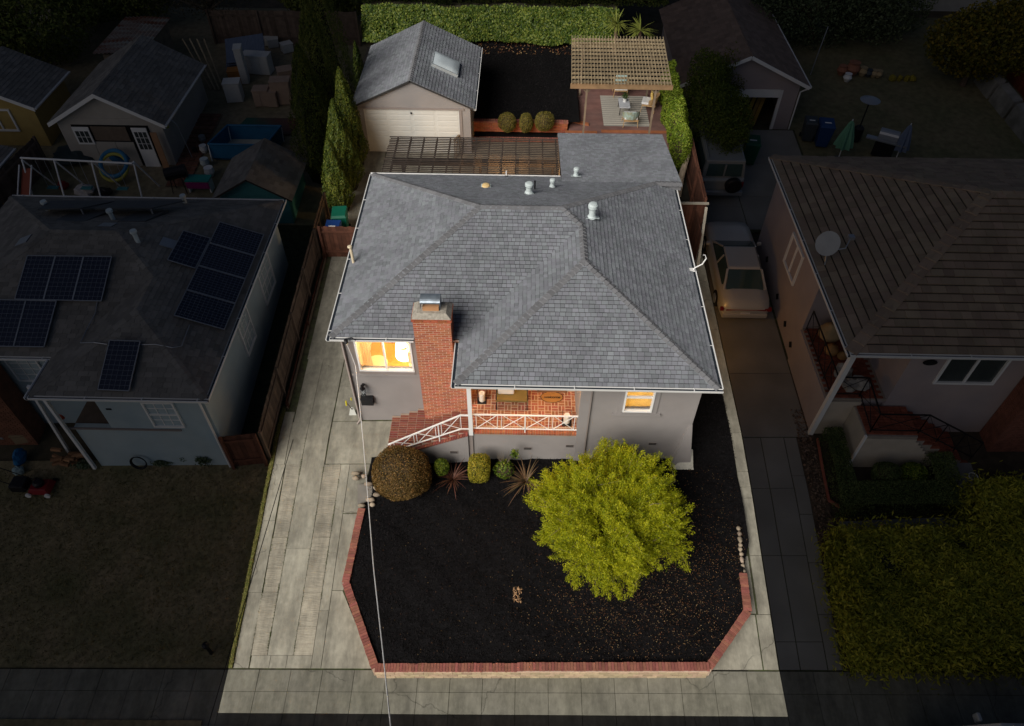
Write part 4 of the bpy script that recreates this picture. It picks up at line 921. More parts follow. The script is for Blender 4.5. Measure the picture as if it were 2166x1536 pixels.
def brick_wall(label, x0, x1, y, z0, z1, cap=True, m=brick_m, name='garden_wall', bl=.21, bh=.07):
    t = thing(name, label, 'brick wall', ((x0 + x1) / 2, y, z0), 'brick planter walls behind the house')
    mk('wall_core', MB().box(x0 + .005, x1 - .05, y + .01, y + .2, z0, z1 - .07), mortar_d, t); z = z0; r = 0
    while z < z1 - .08:
        x = x0 - (bl / 2 if r % 2 else 0)
        while x < x1:
            a, b = max(x, x0), min(x + bl - .012, x1)
            if b - a > .03: mk('brick', MB().box(a, b, y - random.uniform(0, .006), y + .05, z, z + bh - .012), m, t)
            x += bl
        z += bh; r += 1
    x = x0
    while x < x1 - .05: mk('cap_brick', MB().box(x, x + .095, y - .02, y + .22, z1 - .069, z1 + random.uniform(-.004, .004)), cap_m, t); x += .107
    return t
brick_wall('upper brick planter wall holding back the black mulch yard behind the three round shrubs', -2.3, 2.05, 30.40, 1.47, 1.98)
brick_wall('lower brick planter wall in front of the three round shrubs', -2.3, 2.05, 29.65, 1.0, 1.52)

# fence of thin slats between garage and patio
pk = thing('slat_fence', 'short brown slat fence running forward from the garage corner', 'fence', (-2.5, 29.3, 1.1))
fa, fb = Vector((-2.22, 30.0, 0)), Vector((-2.95, 28.4, 0))
mk('rail', MB().bar((fa.x, fa.y, 2.22), (fb.x, fb.y, 2.18), .09, .05), wood, pk); mk('rail', MB().bar((fa.x, fa.y, 1.35), (fb.x, fb.y, 1.25), .05, .08), wood, pk)
for k in range(14): p = fa.lerp(fb, k / 13); mk('slat', MB().box(p.x - .022, p.x + .022, p.y - .022, p.y + .022, 1.15, 2.18), wood, pk)

# pergola attached to the house
darkwood = mat('dark_pergola_wood', (.042, .032, .027), .85, .25, 4, .4, 60, isl=.25)
pg = thing('attached_pergola', 'weathered pergola roof of thin slats attached behind the left half of the house', 'pergola', (-1.9, 24.5, 1))
PZ = 3.72; py0, py1 = 22.95, 25.95
for k in range(25): y = py0 + k * (py1 - py0) / 24; mk('slat', MB().box(-5.22 + random.uniform(-.03, .03), 1.40, y - .017, y + .017, PZ, PZ + .035), darkwood, pg)
for k in range(13): x = -4.92 + k * .52; mk('rafter', MB().box(x - .022, x + .022, py0, py1 + .05, PZ - .13, PZ - .002), darkwood, pg)
for y in (23.1, 24.45, 24.62): mk('beam', MB().box(-5.0, 1.38, y - .03, y + .03, PZ - .28, PZ - .132), darkwood, pg)
for x in (-4.6, -1.6, 1.2): mk('post', MB().box(x - .05, x + .05, 24.48, 24.59, gz(x, 24.5), PZ - .132), darkwood, pg)
# what stands under it
def tablecloth_table(x, y, z, w_, d_, label):
    t = thing('patio_table', label, 'table', (x, y, z)); mk('tabletop', MB().lathe([(.0, 0), (w_, 0), (w_ * 1.02, .03), (w_, .05)], (x, y, z + .70), 20, M=Matrix.Diagonal((1, d_ / w_, 1))), white, t)
    for sx in (-1, 1):
        for sy in (-1, 1): mk('leg', MB().bar((x + sx * w_ * .6, y + sy * d_ * .6, z), (x + sx * w_ * .6, y + sy * d_ * .6, z + .70), .04), wood, t)
    return t
zp = gz(0, 24.8) + .04
tablecloth_table(-.62, 25.2, zp, .85, .45, 'oval white table glowing under the attached pergola')
solo('table_plant', join([MB().tube([(-.62, 25.2, zp + .78), (-.62 + .12 * math.cos(a), 25.2 + .12 * math.sin(a), zp + 1.0 + .05 * (i % 3))], [.02, .006], 5) for i, a in enumerate(np.linspace(0, 6, 14))]), leafmat('pot_leaf', (.03, .07, .02), (.08, .15, .04)), 'small green plant on the oval white table under the pergola', 'plant')
for i, (x, y, lab) in enumerate(((-1.6, 25.1, 'dark wood patio chair at the left end of the oval white table'), (.42, 25.25, 'dark wood patio chair at the right end of the oval white table'), (-3.6, 25.0, 'dark patio chair standing alone under the left end of the attached pergola'))):
    t = thing('patio_chair', lab, 'chair', (x, y, zp), 'chairs under the attached pergola')
    mk('seat', MB().box(x - .22, x + .22, y - .22, y + .22, zp + .42, zp + .46), darkwood, t); mk('backrest', MB().box(x + (-.24 if i != 1 else .20), x + (-.20 if i != 1 else .24), y - .22, y + .22, zp + .46, zp + .9), darkwood, t)
    for sx in (-1, 1):
        for sy in (-1, 1): mk('leg', MB().bar((x + sx * .2, y + sy * .2, zp), (x + sx * .2, y + sy * .2, zp + .42), .035), darkwood, t)
lamp('rear_patio_light', (-.6, 23.2, 3.1), (1, .60, .25), 190, .1); lamp('rear_patio_light', (1.0, 23.6, 2.9), (1, .60, .25), 70, .1)
t = thing('rear_wall_lamp', 'lit lantern on the back wall of the house under the pergola', 'lamp', (-.6, 22.4, 3.0)); mk('shade', MB().lathe([(.05, 0), (.08, .16), (.03, .22)], (-.6, 22.45, 3.0), 10), lampmat('lit_glass', (1, .75, .4), 6), t); mk('bracket', MB().bar((-.6, 22.3, 3.1), (-.6, 22.42, 3.1), .03), black, t)
sb = thing('sandwich_board', 'small lit shelf stand at the right side of the patio under the pergola', 'shelf', (.75, 25.0, zp))
for k in range(3): mk('shelf', MB().box(.62, .92, 24.95, 25.25, zp + .3 + k * .3, zp + .33 + k * .3), mat('pale_pine', (.6, .4, .2), .7, .1), sb)
for x in (.62, .92): mk('side', MB().box(x - .012, x + .012, 24.95, 25.25, zp, zp + .95), wood, sb)

# raised deck with free-standing pergola, rug and furniture
DZ = 1.62
dkm = mat('deck_paint', (.20, .10, .085), .8, .2, 2, .2, 50, isl=.10, col2=(.15, .085, .075), c2s=.9)
dko = thing('raised_deck', 'raised red-brown deck with border boards behind the rear addition', 'deck', (4.4, 32.5, DZ))
mk('deck_frame', MB().prism([(2.12, 27.6), (6.75, 27.6), (6.75, 34.7), (2.12, 34.7)], 1.0, DZ - .032), dkm, dko)
bd = []
y = 27.62
while y < 34.6: bd.append(MB().box(2.12, 6.75, y, y + .135, DZ - .03, DZ + random.uniform(-.002, .002))); y += .142
for b_ in bd: mk('board', b_, dkm, dko)
orange = mat('orange_board', (.30, .105, .045), .8, .2, 4, isl=.1)
mk('step_board', MB().hexa([Vector(v) for v in ((2.0, 31.15, DZ - .1), (3.05, 30.75, DZ - .1), (3.05, 30.95, DZ - .1), (2.0, 31.35, DZ - .1))], [Vector(v) for v in ((2.0, 31.15, DZ + .06), (3.05, 30.75, DZ + .06), (3.05, 30.95, DZ + .06), (2.0, 31.35, DZ + .06))]), orange, dko)
mk('step_board', MB().box(1.95, 3.4, 30.05, 30.25, DZ - .1, DZ + .05), orange, dko); mk('border_board', MB().box(3.6, 6.75, 30.2, 30.4, DZ + .003, DZ + .03), orange, dko)
fp = thing('garden_pergola', 'free-standing pergola with a grid of pale slats over the rear deck', 'pergola', (4.3, 31.8, DZ))
TZ = 4.30
for k in range(31):
    f = k / 30; xa, xb = 2.04 + 4.2 * f, 2.22 + 4.22 * f; mk('slat', MB().bar((xa, 29.42, TZ + .02), (xb, 34.05, TZ + .02), .023, .045), wood2, fp)
for k in range(12):
    f = k / 11; y = 29.75 + 4.1 * f; x0_ = 2.06 + .16 * (y - 29.4) / 4.6; mk('purlin', MB().box(x0_, x0_ + 4.22, y - .015, y + .015, TZ - .10, TZ - .006), wood2, fp)
mk('front_beam', MB().box(2.0, 6.34, 29.52, 29.57, TZ - .26, TZ - .04), mat('honey_beam', (.27, .17, .09), .85, .2, 4, isl=.1), fp); mk('rear_beam', MB().box(2.2, 6.5, 33.6, 33.66, TZ - .28, TZ - .105), wood2, fp)
for (bx_, by_, tx_, ty_) in ((2.84, 30.5, 2.72, 29.62), (5.82, 30.5, 5.66, 29.62), (2.75, 33.6, 2.75, 33.6), (6.0, 33.6, 6.0, 33.6)):
    bx_, by_ = (tx_, ty_ + .0); mk('post', MB().box(tx_ - .04, tx_ + .04, ty_ - .03, ty_ + .05, 1.0, TZ - .11), wood, fp)
    if ty_ < 30: mk('bracket', MB().bar((tx_ - .28, ty_ + .02, TZ - .16), (tx_, ty_ + .02, TZ - .5), .05).bar((tx_ + .28, ty_ + .02, TZ - .16), (tx_, ty_ + .02, TZ - .5), .05), wood, fp)
rg = thing('outdoor_rug', 'striped grey and cream outdoor rug on the rear deck', 'rug', (4.85, 32.2, DZ + .004))
rA = mat('rug_cream', (.46, .43, .37), .95, .1, 20); rB = mat('rug_grey', (.26, .25, .23), .95, .1, 20)
for k in range(30):
    y = 30.78 + k * .0945; mk('stripe', MB().box(3.75, 5.87, y, y + .0945, DZ + .004, DZ + .012 + (.002 if k % 2 else 0)), rA if k % 2 else rB, rg)
def wire_chair(c, rz, seatm, label, pill=None, backm=None):
    t = thing('patio_armchair', label, 'chair', (0, 0, 0), 'wicker armchairs round the deck table'); rat = mat('rattan', (.42, .27, .13), .7, .15, 20)
    mk('seat_frame', MB().box(-.33, .33, -.30, .32, .30, .36), rat, t); mk('seat_cushion', MB().box(-.30, .30, -.33, .28, .362, .47), seatm, t, bevel=.03)
    bk = MB(); n = 9
    for i in range(n):
        a0, a1 = PI * i / n, PI * (i + 1) / n; bk.hexa([(-.34 * math.cos(a0), .0 + .34 * math.sin(a0), .40), (-.34 * math.cos(a1), .34 * math.sin(a1), .40), (-.37 * math.cos(a1), .37 * math.sin(a1), .40), (-.37 * math.cos(a0), .37 * math.sin(a0), .40)], [(-.38 * math.cos(a0), .42 * math.sin(a0), .62 + .2 * math.sin(a0)), (-.38 * math.cos(a1), .42 * math.sin(a1), .62 + .2 * math.sin(a1)), (-.41 * math.cos(a1), .45 * math.sin(a1), .62 + .2 * math.sin(a1)), (-.41 * math.cos(a0), .45 * math.sin(a0), .62 + .2 * math.sin(a0))])
    mk('backrest', bk, backm or rat, t)
    for sx in (-1, 1):
        for sy in (-1, 1): mk('leg', MB().tube([(sx * .30, sy * .27, .32), (sx * .34, sy * .32, 0)], .016, 6), rat, t)
    if pill: mk('back_cushion', MB().box(-.27, .27, .16, .28, .48, .92, M=Matrix.Rotation(.15, 4, 'X')), pill, t, bevel=.04)
    t.location = c; t.rotation_euler = (0, 0, rz); return t
wc = mat('white_cushion', (.72, .72, .72), .9, .03); aq = mat('aqua_cushion', (.42, .60, .60), .9, .05); yl = mat('yellow_cushion', (.72, .50, .15), .9, .05)
wire_chair((4.72, 33.75, DZ + .015), 0, wc, 'wicker armchair with white and aqua cushions at the back of the deck table', aq)
wire_chair((5.95, 32.35, DZ + .015), -PI / 2 - .25, wc, 'wicker armchair with yellow back cushion at the right of the deck table', yl)
wire_chair((4.95, 30.95, DZ + .015), PI, wc, 'wicker armchair nearest the house with its striped back turned to it', None, mat('striped_back', (.30, .28, .16), .9, .1, col2=(.35, .50, .48), c2s=6))
ct = thing('coffee_table', 'low table with grey stone top on the striped rug', 'table', (4.75, 32.15, DZ)); mk('tabletop', MB().box(4.5, 5.0, 31.7, 32.6, DZ + .40, DZ + .44), mat('grey_stone_top', (.50, .52, .56), .5, .08), ct)
for x in (4.54, 4.96):
    for y in (31.74, 32.56): mk('leg', MB().bar((x, y, DZ + .012), (x, y, DZ + .40), .03), black, ct)
pp = thing('potted_plant', 'green plant in a small white pot on the deck table', 'potted plant', (4.78, 32.25, DZ + .44)); mk('pot', MB().lathe([(.07, 0), (.10, .16), (.09, .17)], (4.78, 32.25, DZ + .441), 14), white, pp)
qmesh('leaves', leafquads(rng.normal(size=(260, 3)) * .07 + np.array([4.78, 32.25, DZ + .72]), .08, .03), leafmat('pot_leaf', (.03, .07, .02), (.08, .15, .04)), pp)

# ---------------------------------------------------------------- fences, bins, stones, tools on the plot
def board_fence(label, pts, hfun, m, wd=.14, th=.02, name='board_fence', side=1, group=None, rails=True, zb=None, post=2.0, jit=.02, nmax=300, postm=None, dog=False):
    t = thing(name, label, 'fence', tuple(pts[0]), group); N_ = 0
    for i in range(len(pts) - 1):
        a, b = Vector(pts[i]), Vector(pts[i + 1]); L = (b - a).length; n = max(1, int(L / wd)); d = (b - a) / n; u = d.normalized(); nr = Vector((-u.y, u.x, 0)) * side
        for k in range(n):
            p, q = a + d * k + u * .004, a + d * (k + 1) - u * .004; c = (p + q) / 2; z0 = gz(c.x, c.y) if zb is None else zb; h = hfun(c) + random.uniform(-jit, jit)
            o = nr * th
            if N_ < nmax:
                mb = MB().hexa([Vector((v.x, v.y, z0)) for v in (p, q, q + o, p + o)], [Vector((v.x, v.y, z0 + h)) for v in (p, q, q + o, p + o)])
                mk('fence_board', mb, m, t); N_ += 1
        n = max(1, int(L / post))
        for k in range(n + 1):
            p = a + (b - a) * (k / n) - nr * .05; z0 = gz(p.x, p.y) if zb is None else zb; mk('post', MB().box(p.x - .045, p.x + .045, p.y - .045, p.y + .045, z0 - .1, z0 + hfun(p) + .05), postm or m, t)
        if rails:
            for f in (.2, .85):
                p, q = a - nr * .02, b - nr * .02; za, zb_ = (gz(p.x, p.y) if zb is None else zb) + hfun(p) * f, (gz(q.x, q.y) if zb is None else zb) + hfun(q) * f
                mk('rail', MB().bar((p.x, p.y, za), (q.x, q.y, zb_), .035, .09), m, t)
    return t
board_fence('brown wooden gate of upright boards closing the driveway beside the left wall of the house', [(-7.62, 22.2, 0), (-5.15, 22.2, 0)], lambda p: 1.45, redwood, .15, name='wooden_gate')
board_fence('red-brown board fence along the left edge of the driveway', [(-7.72, 15.2, 0), (-7.70, 18.7, 0), (-7.66, 22.1, 0)], lambda p: .16, redwood, .15, side=1, name='low_board', rails=False)
bt = solo('edge_board', MB().box(5.7, 5.7, 0, 0, 0, 0) if False else MB().bar((-7.66, 15.1, gz(-7.6, 15.1) + .03), (-7.6, 22.1, gz(-7.6, 22.1) + .03), .04, .12), wood, 'long low timber edging beside the left fence', 'edging')
def bin_(x, y, rz, m, label, lidm=None, sc_=1.0, mark=True):
    z = gz(x, y) + .01; t = thing('wheelie_bin', label, 'bin', (0, 0, 0), 'wheeled rubbish bins')
    mk('body', MB().hexa([(-.22, -.24, .06), (.22, -.24, .06), (.22, .26, .06), (-.22, .26, .06)], [(-.29, -.32, .95), (.29, -.32, .95), (.29, .34, .95), (-.29, .34, .95)]), m, t, bevel=.02)
    mk('lid', MB().hexa([(-.31, -.36, .952), (.31, -.36, .952), (.31, .36, .952), (-.31, .36, .952)], [(-.25, -.28, 1.04), (.25, -.28, 1.04), (.28, .36, 1.05), (-.28, .36, 1.05)]), lidm or m, t, bevel=.015)
    for s in (-1, 1): mk('wheel', MB().tube([(s * .24, .30, .10), (s * .29, .30, .10)], .10, 12), black, t)
    if mark: mk('sticker', MB().box(-.13, .13, -.10, -.02, 1.046, 1.05), white, t)
    t.location = (x, y, z); t.rotation_euler = (0, 0, rz); t.scale = (sc_,) * 3; return t
blue = mat('blue_plastic', (.012, .05, .21), .5, .05); green = mat('green_plastic', (.006, .12, .075), .5, .05); dgrey = mat('grey_plastic', (.05, .06, .07), .5, .05)
bin_(-7.28, 22.75, 0, blue, 'blue wheeled bin just behind the wooden driveway gate'); bin_(-7.15, 23.55, .1, green, 'green wheeled bin behind the blue bin at the cypress hedge', mark=False)
# right side: boundary fence boards, gate with white top rail, old trunk
LITT = LIT
board_fence('tall dark board fence along the right boundary beside the tree trunk', [(7.12, 27.6, 0), (7.12, 23.6, 0)], lambda p: 1.75, redwood, .14, side=1)
rgte = thing('side_gate', 'brown side gate with pale top rail between the house and the right fence', 'gate', (6.3, 23.55, 1))
for k in range(12): x = 5.65 + k * .125; mk('fence_board', MB().box(x, x + .117, 23.5, 23.52, gz(6, 23.5), gz(6, 23.5) + 1.6), redwood, rgte)
mk('top_rail', MB().box(5.6, 7.2, 23.45, 23.55, gz(6, 23.5) + 1.6, gz(6, 23.5) + 1.66), mat('pale_rail', (.42, .38, .31), .8, .1), rgte)
rs_ = MB(); 
for k in range(10): x = 0
dg = thing('side_fence_panel', 'brown fence panel with a pale leaning board at the right of the house', 'fence', (6.9, 22.3, 1))
for k in range(9): y = 21.9 + k * .165; mk('fence_board', MB().box(6.72, 6.74, y, y + .155, gz(6.7, y), gz(6.7, y) + 1.45), redwood, dg)
mk('leaning_board', MB().bar((6.80, 21.6, gz(6.8, 21.6) + .1), (7.08, 23.3, gz(7, 23.4) + 1.6), .10, .03), mat('pale_rail', (.42, .38, .31), .8, .1), dg)
# stones
def rock(c, r, name, label, group, seed, m=None):
    return solo(name, MB().blob((c[0], c[1], c[2]), r, 9, 6, .16, seed), m or mat('field_stone', (.30, .24, .18), .9, .25, 6, .5, 60, isl=.25, hue=.01), label, 'stone', group, loc=c, smooth=True)
st_pos = [(770, 1006), (752, 1010), (779, 1022), (795, 1030), (797, 1045), (783, 1056), (788, 1066), (765, 1068), (752, 1000), (792, 1008)]
words_ = ['upright pinkish stone', 'flat brown stone', 'round tan stone', 'narrow grey stone', 'broken pale stone', 'small buff stone', 'low rounded stone', 'long buff stone', 'stubby dark stone', 'pointed tan stone']
for i, (a, b) in enumerate(st_pos):
    p = atg(a, b, .2); rock((p.x, p.y, gz(p.x, p.y) + .16), (.09 + .03 * (i % 3), .07, .08), 'edging_stone', words_[i] + (' at the left edge of the mulch bed beside the brown bush' if i != 4 else ' nearest the corner of the stone path by the bush'), 'stones beside the brown bush', i)
rp = [(1562, 1118), (1564, 1129), (1565, 1141), (1566, 1153), (1566, 1162), (1568, 1172), (1569, 1184), (1571, 1197), (1573, 1209)]
rw_ = ['topmost round pale stone', 'small cream stone under the topmost one', 'long upright cream stone', 'small flat buff stone', 'little square stone', 'grey rounded stone', 'large oval tan stone', 'brown round stone', 'lowest pale stone touching the brick wall']
for i, (a, b) in enumerate(rp):
    p = atg(a, b, .25); rock((p.x, p.y, gz(p.x, p.y) + .26), (.065, .075 if i not in (2, 6) else .11, .06), 'edging_stone', rw_[i] + ' in the row along the right concrete strip', 'stones along the right strip', 20 + i)
pc = [atg(x_, y_, .05) for x_, y_ in ((757, 1067), (757, 1027), (788, 1025), (788, 1062))]
solo('stepping_slab', MB().hexa([Vector((p.x, p.y, gz(p.x, p.y))) for p in (pc[0], pc[3], pc[2], pc[1])], [Vector((p.x, p.y, gz(p.x, p.y) + .10)) for p in (pc[0], pc[3], pc[2], pc[1])]), mat('slab_grey', (.19, .175, .155), .9, .15, 4), 'small grey slab between driveway and brown bush', 'slab')
# shovel leaning at the front-left corner
bp = atg(747, 876); shv = thing('shovel', 'pale shovel with yellow-taped handle leaning at the left front corner of the house', 'shovel', (bp.x, bp.y, bp.z))
mk('handle', MB().tube([(bp.x, bp.y, bp.z + .25), (bp.x - .02, YL - .08, bp.z + 1.0)], .014, 8), wood, shv); mk('grip', MB().tube([(bp.x - .018, YL - .12, bp.z + .88), (bp.x - .02, YL - .07, bp.z + 1.05)], .024, 8).tube([(bp.x - .01, bp.y + .18, bp.z + .5), (bp.x - .012, bp.y + .2, bp.z + .6)], .02, 8), mat('yellow_tape', (.65, .55, .02), .5, .05), shv)
mk('blade', MB().hexa([(bp.x - .13, bp.y - .06, bp.z), (bp.x + .13, bp.y - .06, bp.z), (bp.x + .12, bp.y - .04, bp.z + .02), (bp.x - .12, bp.y - .04, bp.z + .02)], [(bp.x - .05, bp.y + .03, bp.z + .32), (bp.x + .05, bp.y + .03, bp.z + .32), (bp.x + .05, bp.y + .05, bp.z + .31), (bp.x - .05, bp.y + .05, bp.z + .31)]), mat('pale_blade', (.55, .56, .52), .5, .1), shv)

# ---------------------------------------------------------------- vegetation
def sph(n): a = rng.normal(size=(n, 3)); return a / np.linalg.norm(a, axis=1, keepdims=True)
def crown(name, parent, ells, n, L, W, m, rough=.12, shell=.14, spread=.8, lumps=26, axis=None, flat=0):
    """leaf-sized faces spread through the outer part of one or more ellipsoids [(centre, radii)] with an uneven outline"""
    A = np.array([e[1][0] * e[1][2] + e[1][1] * e[1][2] + e[1][0] * e[1][1] for e in ells]); cnt = (A / A.sum() * n).astype(int); Ps = []; Ns = []
    for (c, r), k in zip(ells, cnt):
        d = sph(k); ld = sph(lumps); la = rng.uniform(-1, 1, lumps); dt = d @ ld.T; q = (np.clip(dt - .80, 0, 1) / .2 * la).sum(1)
        if flat: d = d / (np.abs(d) ** flat).sum(1, keepdims=True) ** (1 / flat)
        rad = 1 + rough * np.clip(q, -1, 1) - np.abs(rng.normal(size=k)) * shell
        P = np.array(c) + d * np.array(r) * rad[:, None]; Ps.append(P); nn = d / np.array(r); Ns.append(nn / np.linalg.norm(nn, axis=1, keepdims=True))
    P = np.concatenate(Ps); N_ = np.concatenate(Ns)
    return qmesh(name, leafquads(P, L, W, N_, spread, axis), m, parent)
def shrub(name, label, c, r, n, L, W, m, cat='shrub', group=None, flat=0, rough=.06, shell=.10, core=None):
    t = thing(name, label, cat, (c[0], c[1], c[2] - r[2]), group); crown('foliage', t, [(c, r)], n, L, W, m, rough, shell, .7, flat=flat)
    mk('branches', MB().blob(c, (r[0] * .80, r[1] * .80, r[2] * .80), 14, 9, .05, 3), core or mat('twig_brown', (.05, .035, .02), .95, .4, 20), t)
    return t
def tree(name, label, base, ells, n, L, W, m, trunk_r=.12, group=None, rough=.22, shell=.3, limbs=7, barkm=None, spread=1.2):
    t = thing(name, label, 'tree', base, group); b = Vector(base); c0 = Vector(ells[0][0]); bm_ = barkm or mat('bark', (.12, .085, .06), .95, .3, 6, .6, 30)
    top = b.lerp(c0, .7); mk('trunk', MB().tube([b - Vector((0, 0, .1)), b.lerp(top, .5) + Vector((.05, .03, 0)), top], [trunk_r, trunk_r * .8, trunk_r * .5], 9), bm_, t)
    lm = MB(); rr = random.Random(len(label))
    for (c, r) in ells:
        for k in range(limbs): d = Vector((rr.gauss(0, 1), rr.gauss(0, 1), abs(rr.gauss(.3, .6)))).normalized(); e = Vector(c) + Vector((d.x * r[0], d.y * r[1], d.z * r[2])) * .9; s0 = b.lerp(top, rr.uniform(.6, 1)); mid = s0.lerp(e, .5) + Vector((0, 0, .1)); lm.tube([s0, mid, e], [trunk_r * .35, trunk_r * .2, .008], 5)
    mk('branches', lm, bm_, t); crown('crown', t, ells, n, L, W, m, rough, shell, spread, lumps=40); return t
brown_leaf = leafmat('brown_green_leaf', (.04, .04, .010), (.14, .085, .025), (.30, .17, .06), .15, 3)
box_leaf = leafmat('yellow_box_leaf', (.05, .08, .01), (.24, .23, .02), (.58, .44, .05), .2, 3)
olive_leaf = leafmat('olive_box_leaf', (.05, .055, .012), (.13, .12, .025), (.27, .20, .05), .15, 5)
green_leaf = leafmat('green_leaf', (.02, .05, .008), (.10, .16, .015), (.30, .34, .04), .25, 3)
gold_leaf = leafmat('gold_leaf', (.12, .19, .007), (.38, .41, .012), (.72, .68, .03), .42, 2.6)
ivy_leaf = leafmat('ivy_leaf', (.008, .022, .003), (.055, .095, .012), (.20, .23, .04), .2, 1.9)
dark_leaf = leafmat('dark_conifer', (.04, .065, .015), (.12, .15, .03), (.22, .23, .05), .15, 1)
cyp_leaf = leafmat('cypress_leaf', (.02, .04, .008), (.07, .10, .015), (.19, .20, .03), .2, 1.2)
# front bed
shrub('round_bush', 'large round brown-green clipped bush beside the bottom of the brick steps', (-3.42, 12.22, .62), (.94, .90, .92), 30000, .048, .028, brown_leaf, 'bush', rough=.14, shell=.14)
shrub('small_bush', 'small bright green bush tucked between the large brown bush and the house wall', (-2.28, 12.62, .42), (.24, .24, .32), 2600, .05, .03, green_leaf)
shrub('box_shrub', 'upright yellow-green clipped shrub in front of the porch corner', (-1.12, 12.55, .52), (.34, .32, .50), 8000, .04, .024, box_leaf, flat=4)
t = shrub('loose_shrub', 'sparse leafy green shrub under the left part of the porch', (-.35, 12.62, .36), (.32, .28, .34), 1700, .07, .04, green_leaf, rough=.2, shell=.35)
tw = MB()
for k in range(12): a = random.uniform(0, 6.28); tw.tube([(-.35, 12.7, .3), (-.35 + .25 * math.cos(a), 12.75 + .1 * math.sin(a), .95 + random.uniform(-.2, .2))], [.008, .003], 4)
mk('twigs', tw, mat('twig_pale', (.25, .2, .14), .9, .2), t); crown('sprigs', t, [((-.05, 12.8, .95), (.14, .1, .22))], 260, .07, .035, green_leaf, .3, .4, parent if False else .9)
t = shrub('tall_shrub', 'dark green shrub against the house wall behind the golden tree', (3.15, 12.75, .85), (.55, .38, .60), 5200, .07, .04, olive_leaf, rough=.3, shell=.35)
def flax(name, label, c, n, L, m, group, down=.35, arc=(0, 6.28)):
    t = thing(name, label, 'plant', tuple(c), group)
    for k in range(n):
        a = random.uniform(*arc); l = L * random.uniform(.6, 1.15); el = random.uniform(.15, 1.25); d = Vector((math.cos(a), math.sin(a), 0)); sd_ = Vector((-d.y, d.x, 0)); P = []
        for i in range(6): f = i / 5; P.append(Vector(c) + d * (l * f * math.cos(el * (1 - .5 * f))) + Vector((0, 0, l * f * math.sin(el) - down * l * f * f * 1.2 + .03)))
        mb = MB(); wv = [.014, .017, .016, .013, .008, .002]
        for i in range(6): mb.v += [tuple(P[i] - sd_ * wv[i]), tuple(P[i] + sd_ * wv[i] + Vector((0, 0, .006)))]
        mb.f = [(2 * i, 2 * i + 1, 2 * i + 3, 2 * i + 2) for i in range(5)]; mk('leaf', mb, m, t)
flax_m = mat('red_flax_leaf', (.085, .035, .02), .6, .3, 8, isl=.5, hue=.02); flax2 = mat('brown_flax_leaf', (.11, .07, .035), .6, .3, 8, isl=.5, hue=.02)
p = at(958, 1012, .05); flax('spiky_plant', 'spiky red-brown flax plant between the small green bush and the clipped shrub', (p.x, p.y, bedz(p.x, p.y)), 46, .72, flax_m, 'spiky flax plants')
p = at(1112, 1020, .05); flax('spiky_plant', 'larger spiky brown flax plant at the left edge of the golden tree', (p.x, p.y, bedz(p.x, p.y)), 64, .85, flax2, 'spiky flax plants')
# golden tree: sprays along branches that fan out from a low trunk
def spray_tree(name, label, base, cen, rad, sprays, per, L, W, m, tw_m, lenr=(.35, .95)):
    t = thing(name, label, 'tree', base); b = np.array(base); c = np.array(cen); r = np.array(rad); lm = MB(); Q = []; rr = random.Random(4)
    K = sprays // 9; dc = sph(K); dc[:, 2] = np.where(dc[:, 2] < -.25, -dc[:, 2], dc[:, 2]); ld = sph(22); la = rng.uniform(-1, 1, 22); q = (np.clip(dc @ ld.T - .80, 0, 1) / .2 * la).sum(1)
    rc_ = rng.uniform(.66, 1.02, K) * (1 + .10 * np.clip(q, -1, 1)); idx = np.repeat(np.arange(K), 9)[:sprays]; sprays = len(idx); d = dc[idx] + rng.normal(size=(sprays, 3)) * .10; d /= np.linalg.norm(d, axis=1, keepdims=True)
    tips = c + d * r * (rc_[idx] * rng.uniform(.82, 1.1, sprays))[:, None]; root = c
    for i in range(sprays):
        out = tips[i] - b; out /= np.linalg.norm(out); o2 = d[i] * .9 + out * .4 + np.array([0, 0, .1]) + rng.normal(size=3) * .38; o2 /= np.linalg.norm(o2); ln = rng.uniform(*lenr); s0 = tips[i] - o2 * ln
        f = rng.beta(1.6, 1.1, per); P = s0 + o2 * (ln * f)[:, None] + rng.normal(size=(per, 3)) * (.015 + .05 * (1 - np.abs(f - .35)))[:, None]
        Q.append(leafquads(P, L, W, np.tile([0, 0, .8], (per, 1)), .8, np.tile(o2, (per, 1))))
        if i % 3 == 0:
            s1 = s0 * .55 + b * .45 + np.array([0, 0, .25]); lm.tube([tuple(b + np.array([0, 0, .5])), tuple(s1), tuple(s0), tuple(s0 + o2 * ln * .9)], [.022, .014, .008, .003], 4)
    mk('trunk', MB().tube([(b[0], b[1], b[2] - .1), tuple(b + np.array([.05, .05, .4])), tuple(b + np.array([-.05, .1, .9]))], [.13, .10, .07], 9), tw_m, t)
    mk('branches', lm, tw_m, t); qmesh('crown', np.concatenate(Q), m, t); return t
palebark = mat('pale_bark', (.30, .24, .15), .9, .3, 6)
spray_tree('golden_tree', 'large feathery yellow-green tree growing in the front mulch bed', (2.55, 10.6, bedz(2.55, 10.6)), (2.56, 10.30, 1.58), (2.36, 2.24, 1.50), 1440, 170, .062, .017, gold_leaf, palebark)
# three clipped balls behind the house
for (px_, py_, r_, lab) in ((1073, 259, .42, 'leftmost of the three clipped round shrubs between the planter walls'), (1113, 260, .33, 'smallest clipped round shrub in the middle of the planter row'), (1152, 257, .46, 'rightmost and largest clipped round shrub of the planter row')):
    p = atY(px_, py_, 30.12); shrub('clipped_shrub', lab, (p.x, p.y, p.z), (r_, .34, .48), 4200, .045, .028, olive_leaf, group='three clipped shrubs behind the house')
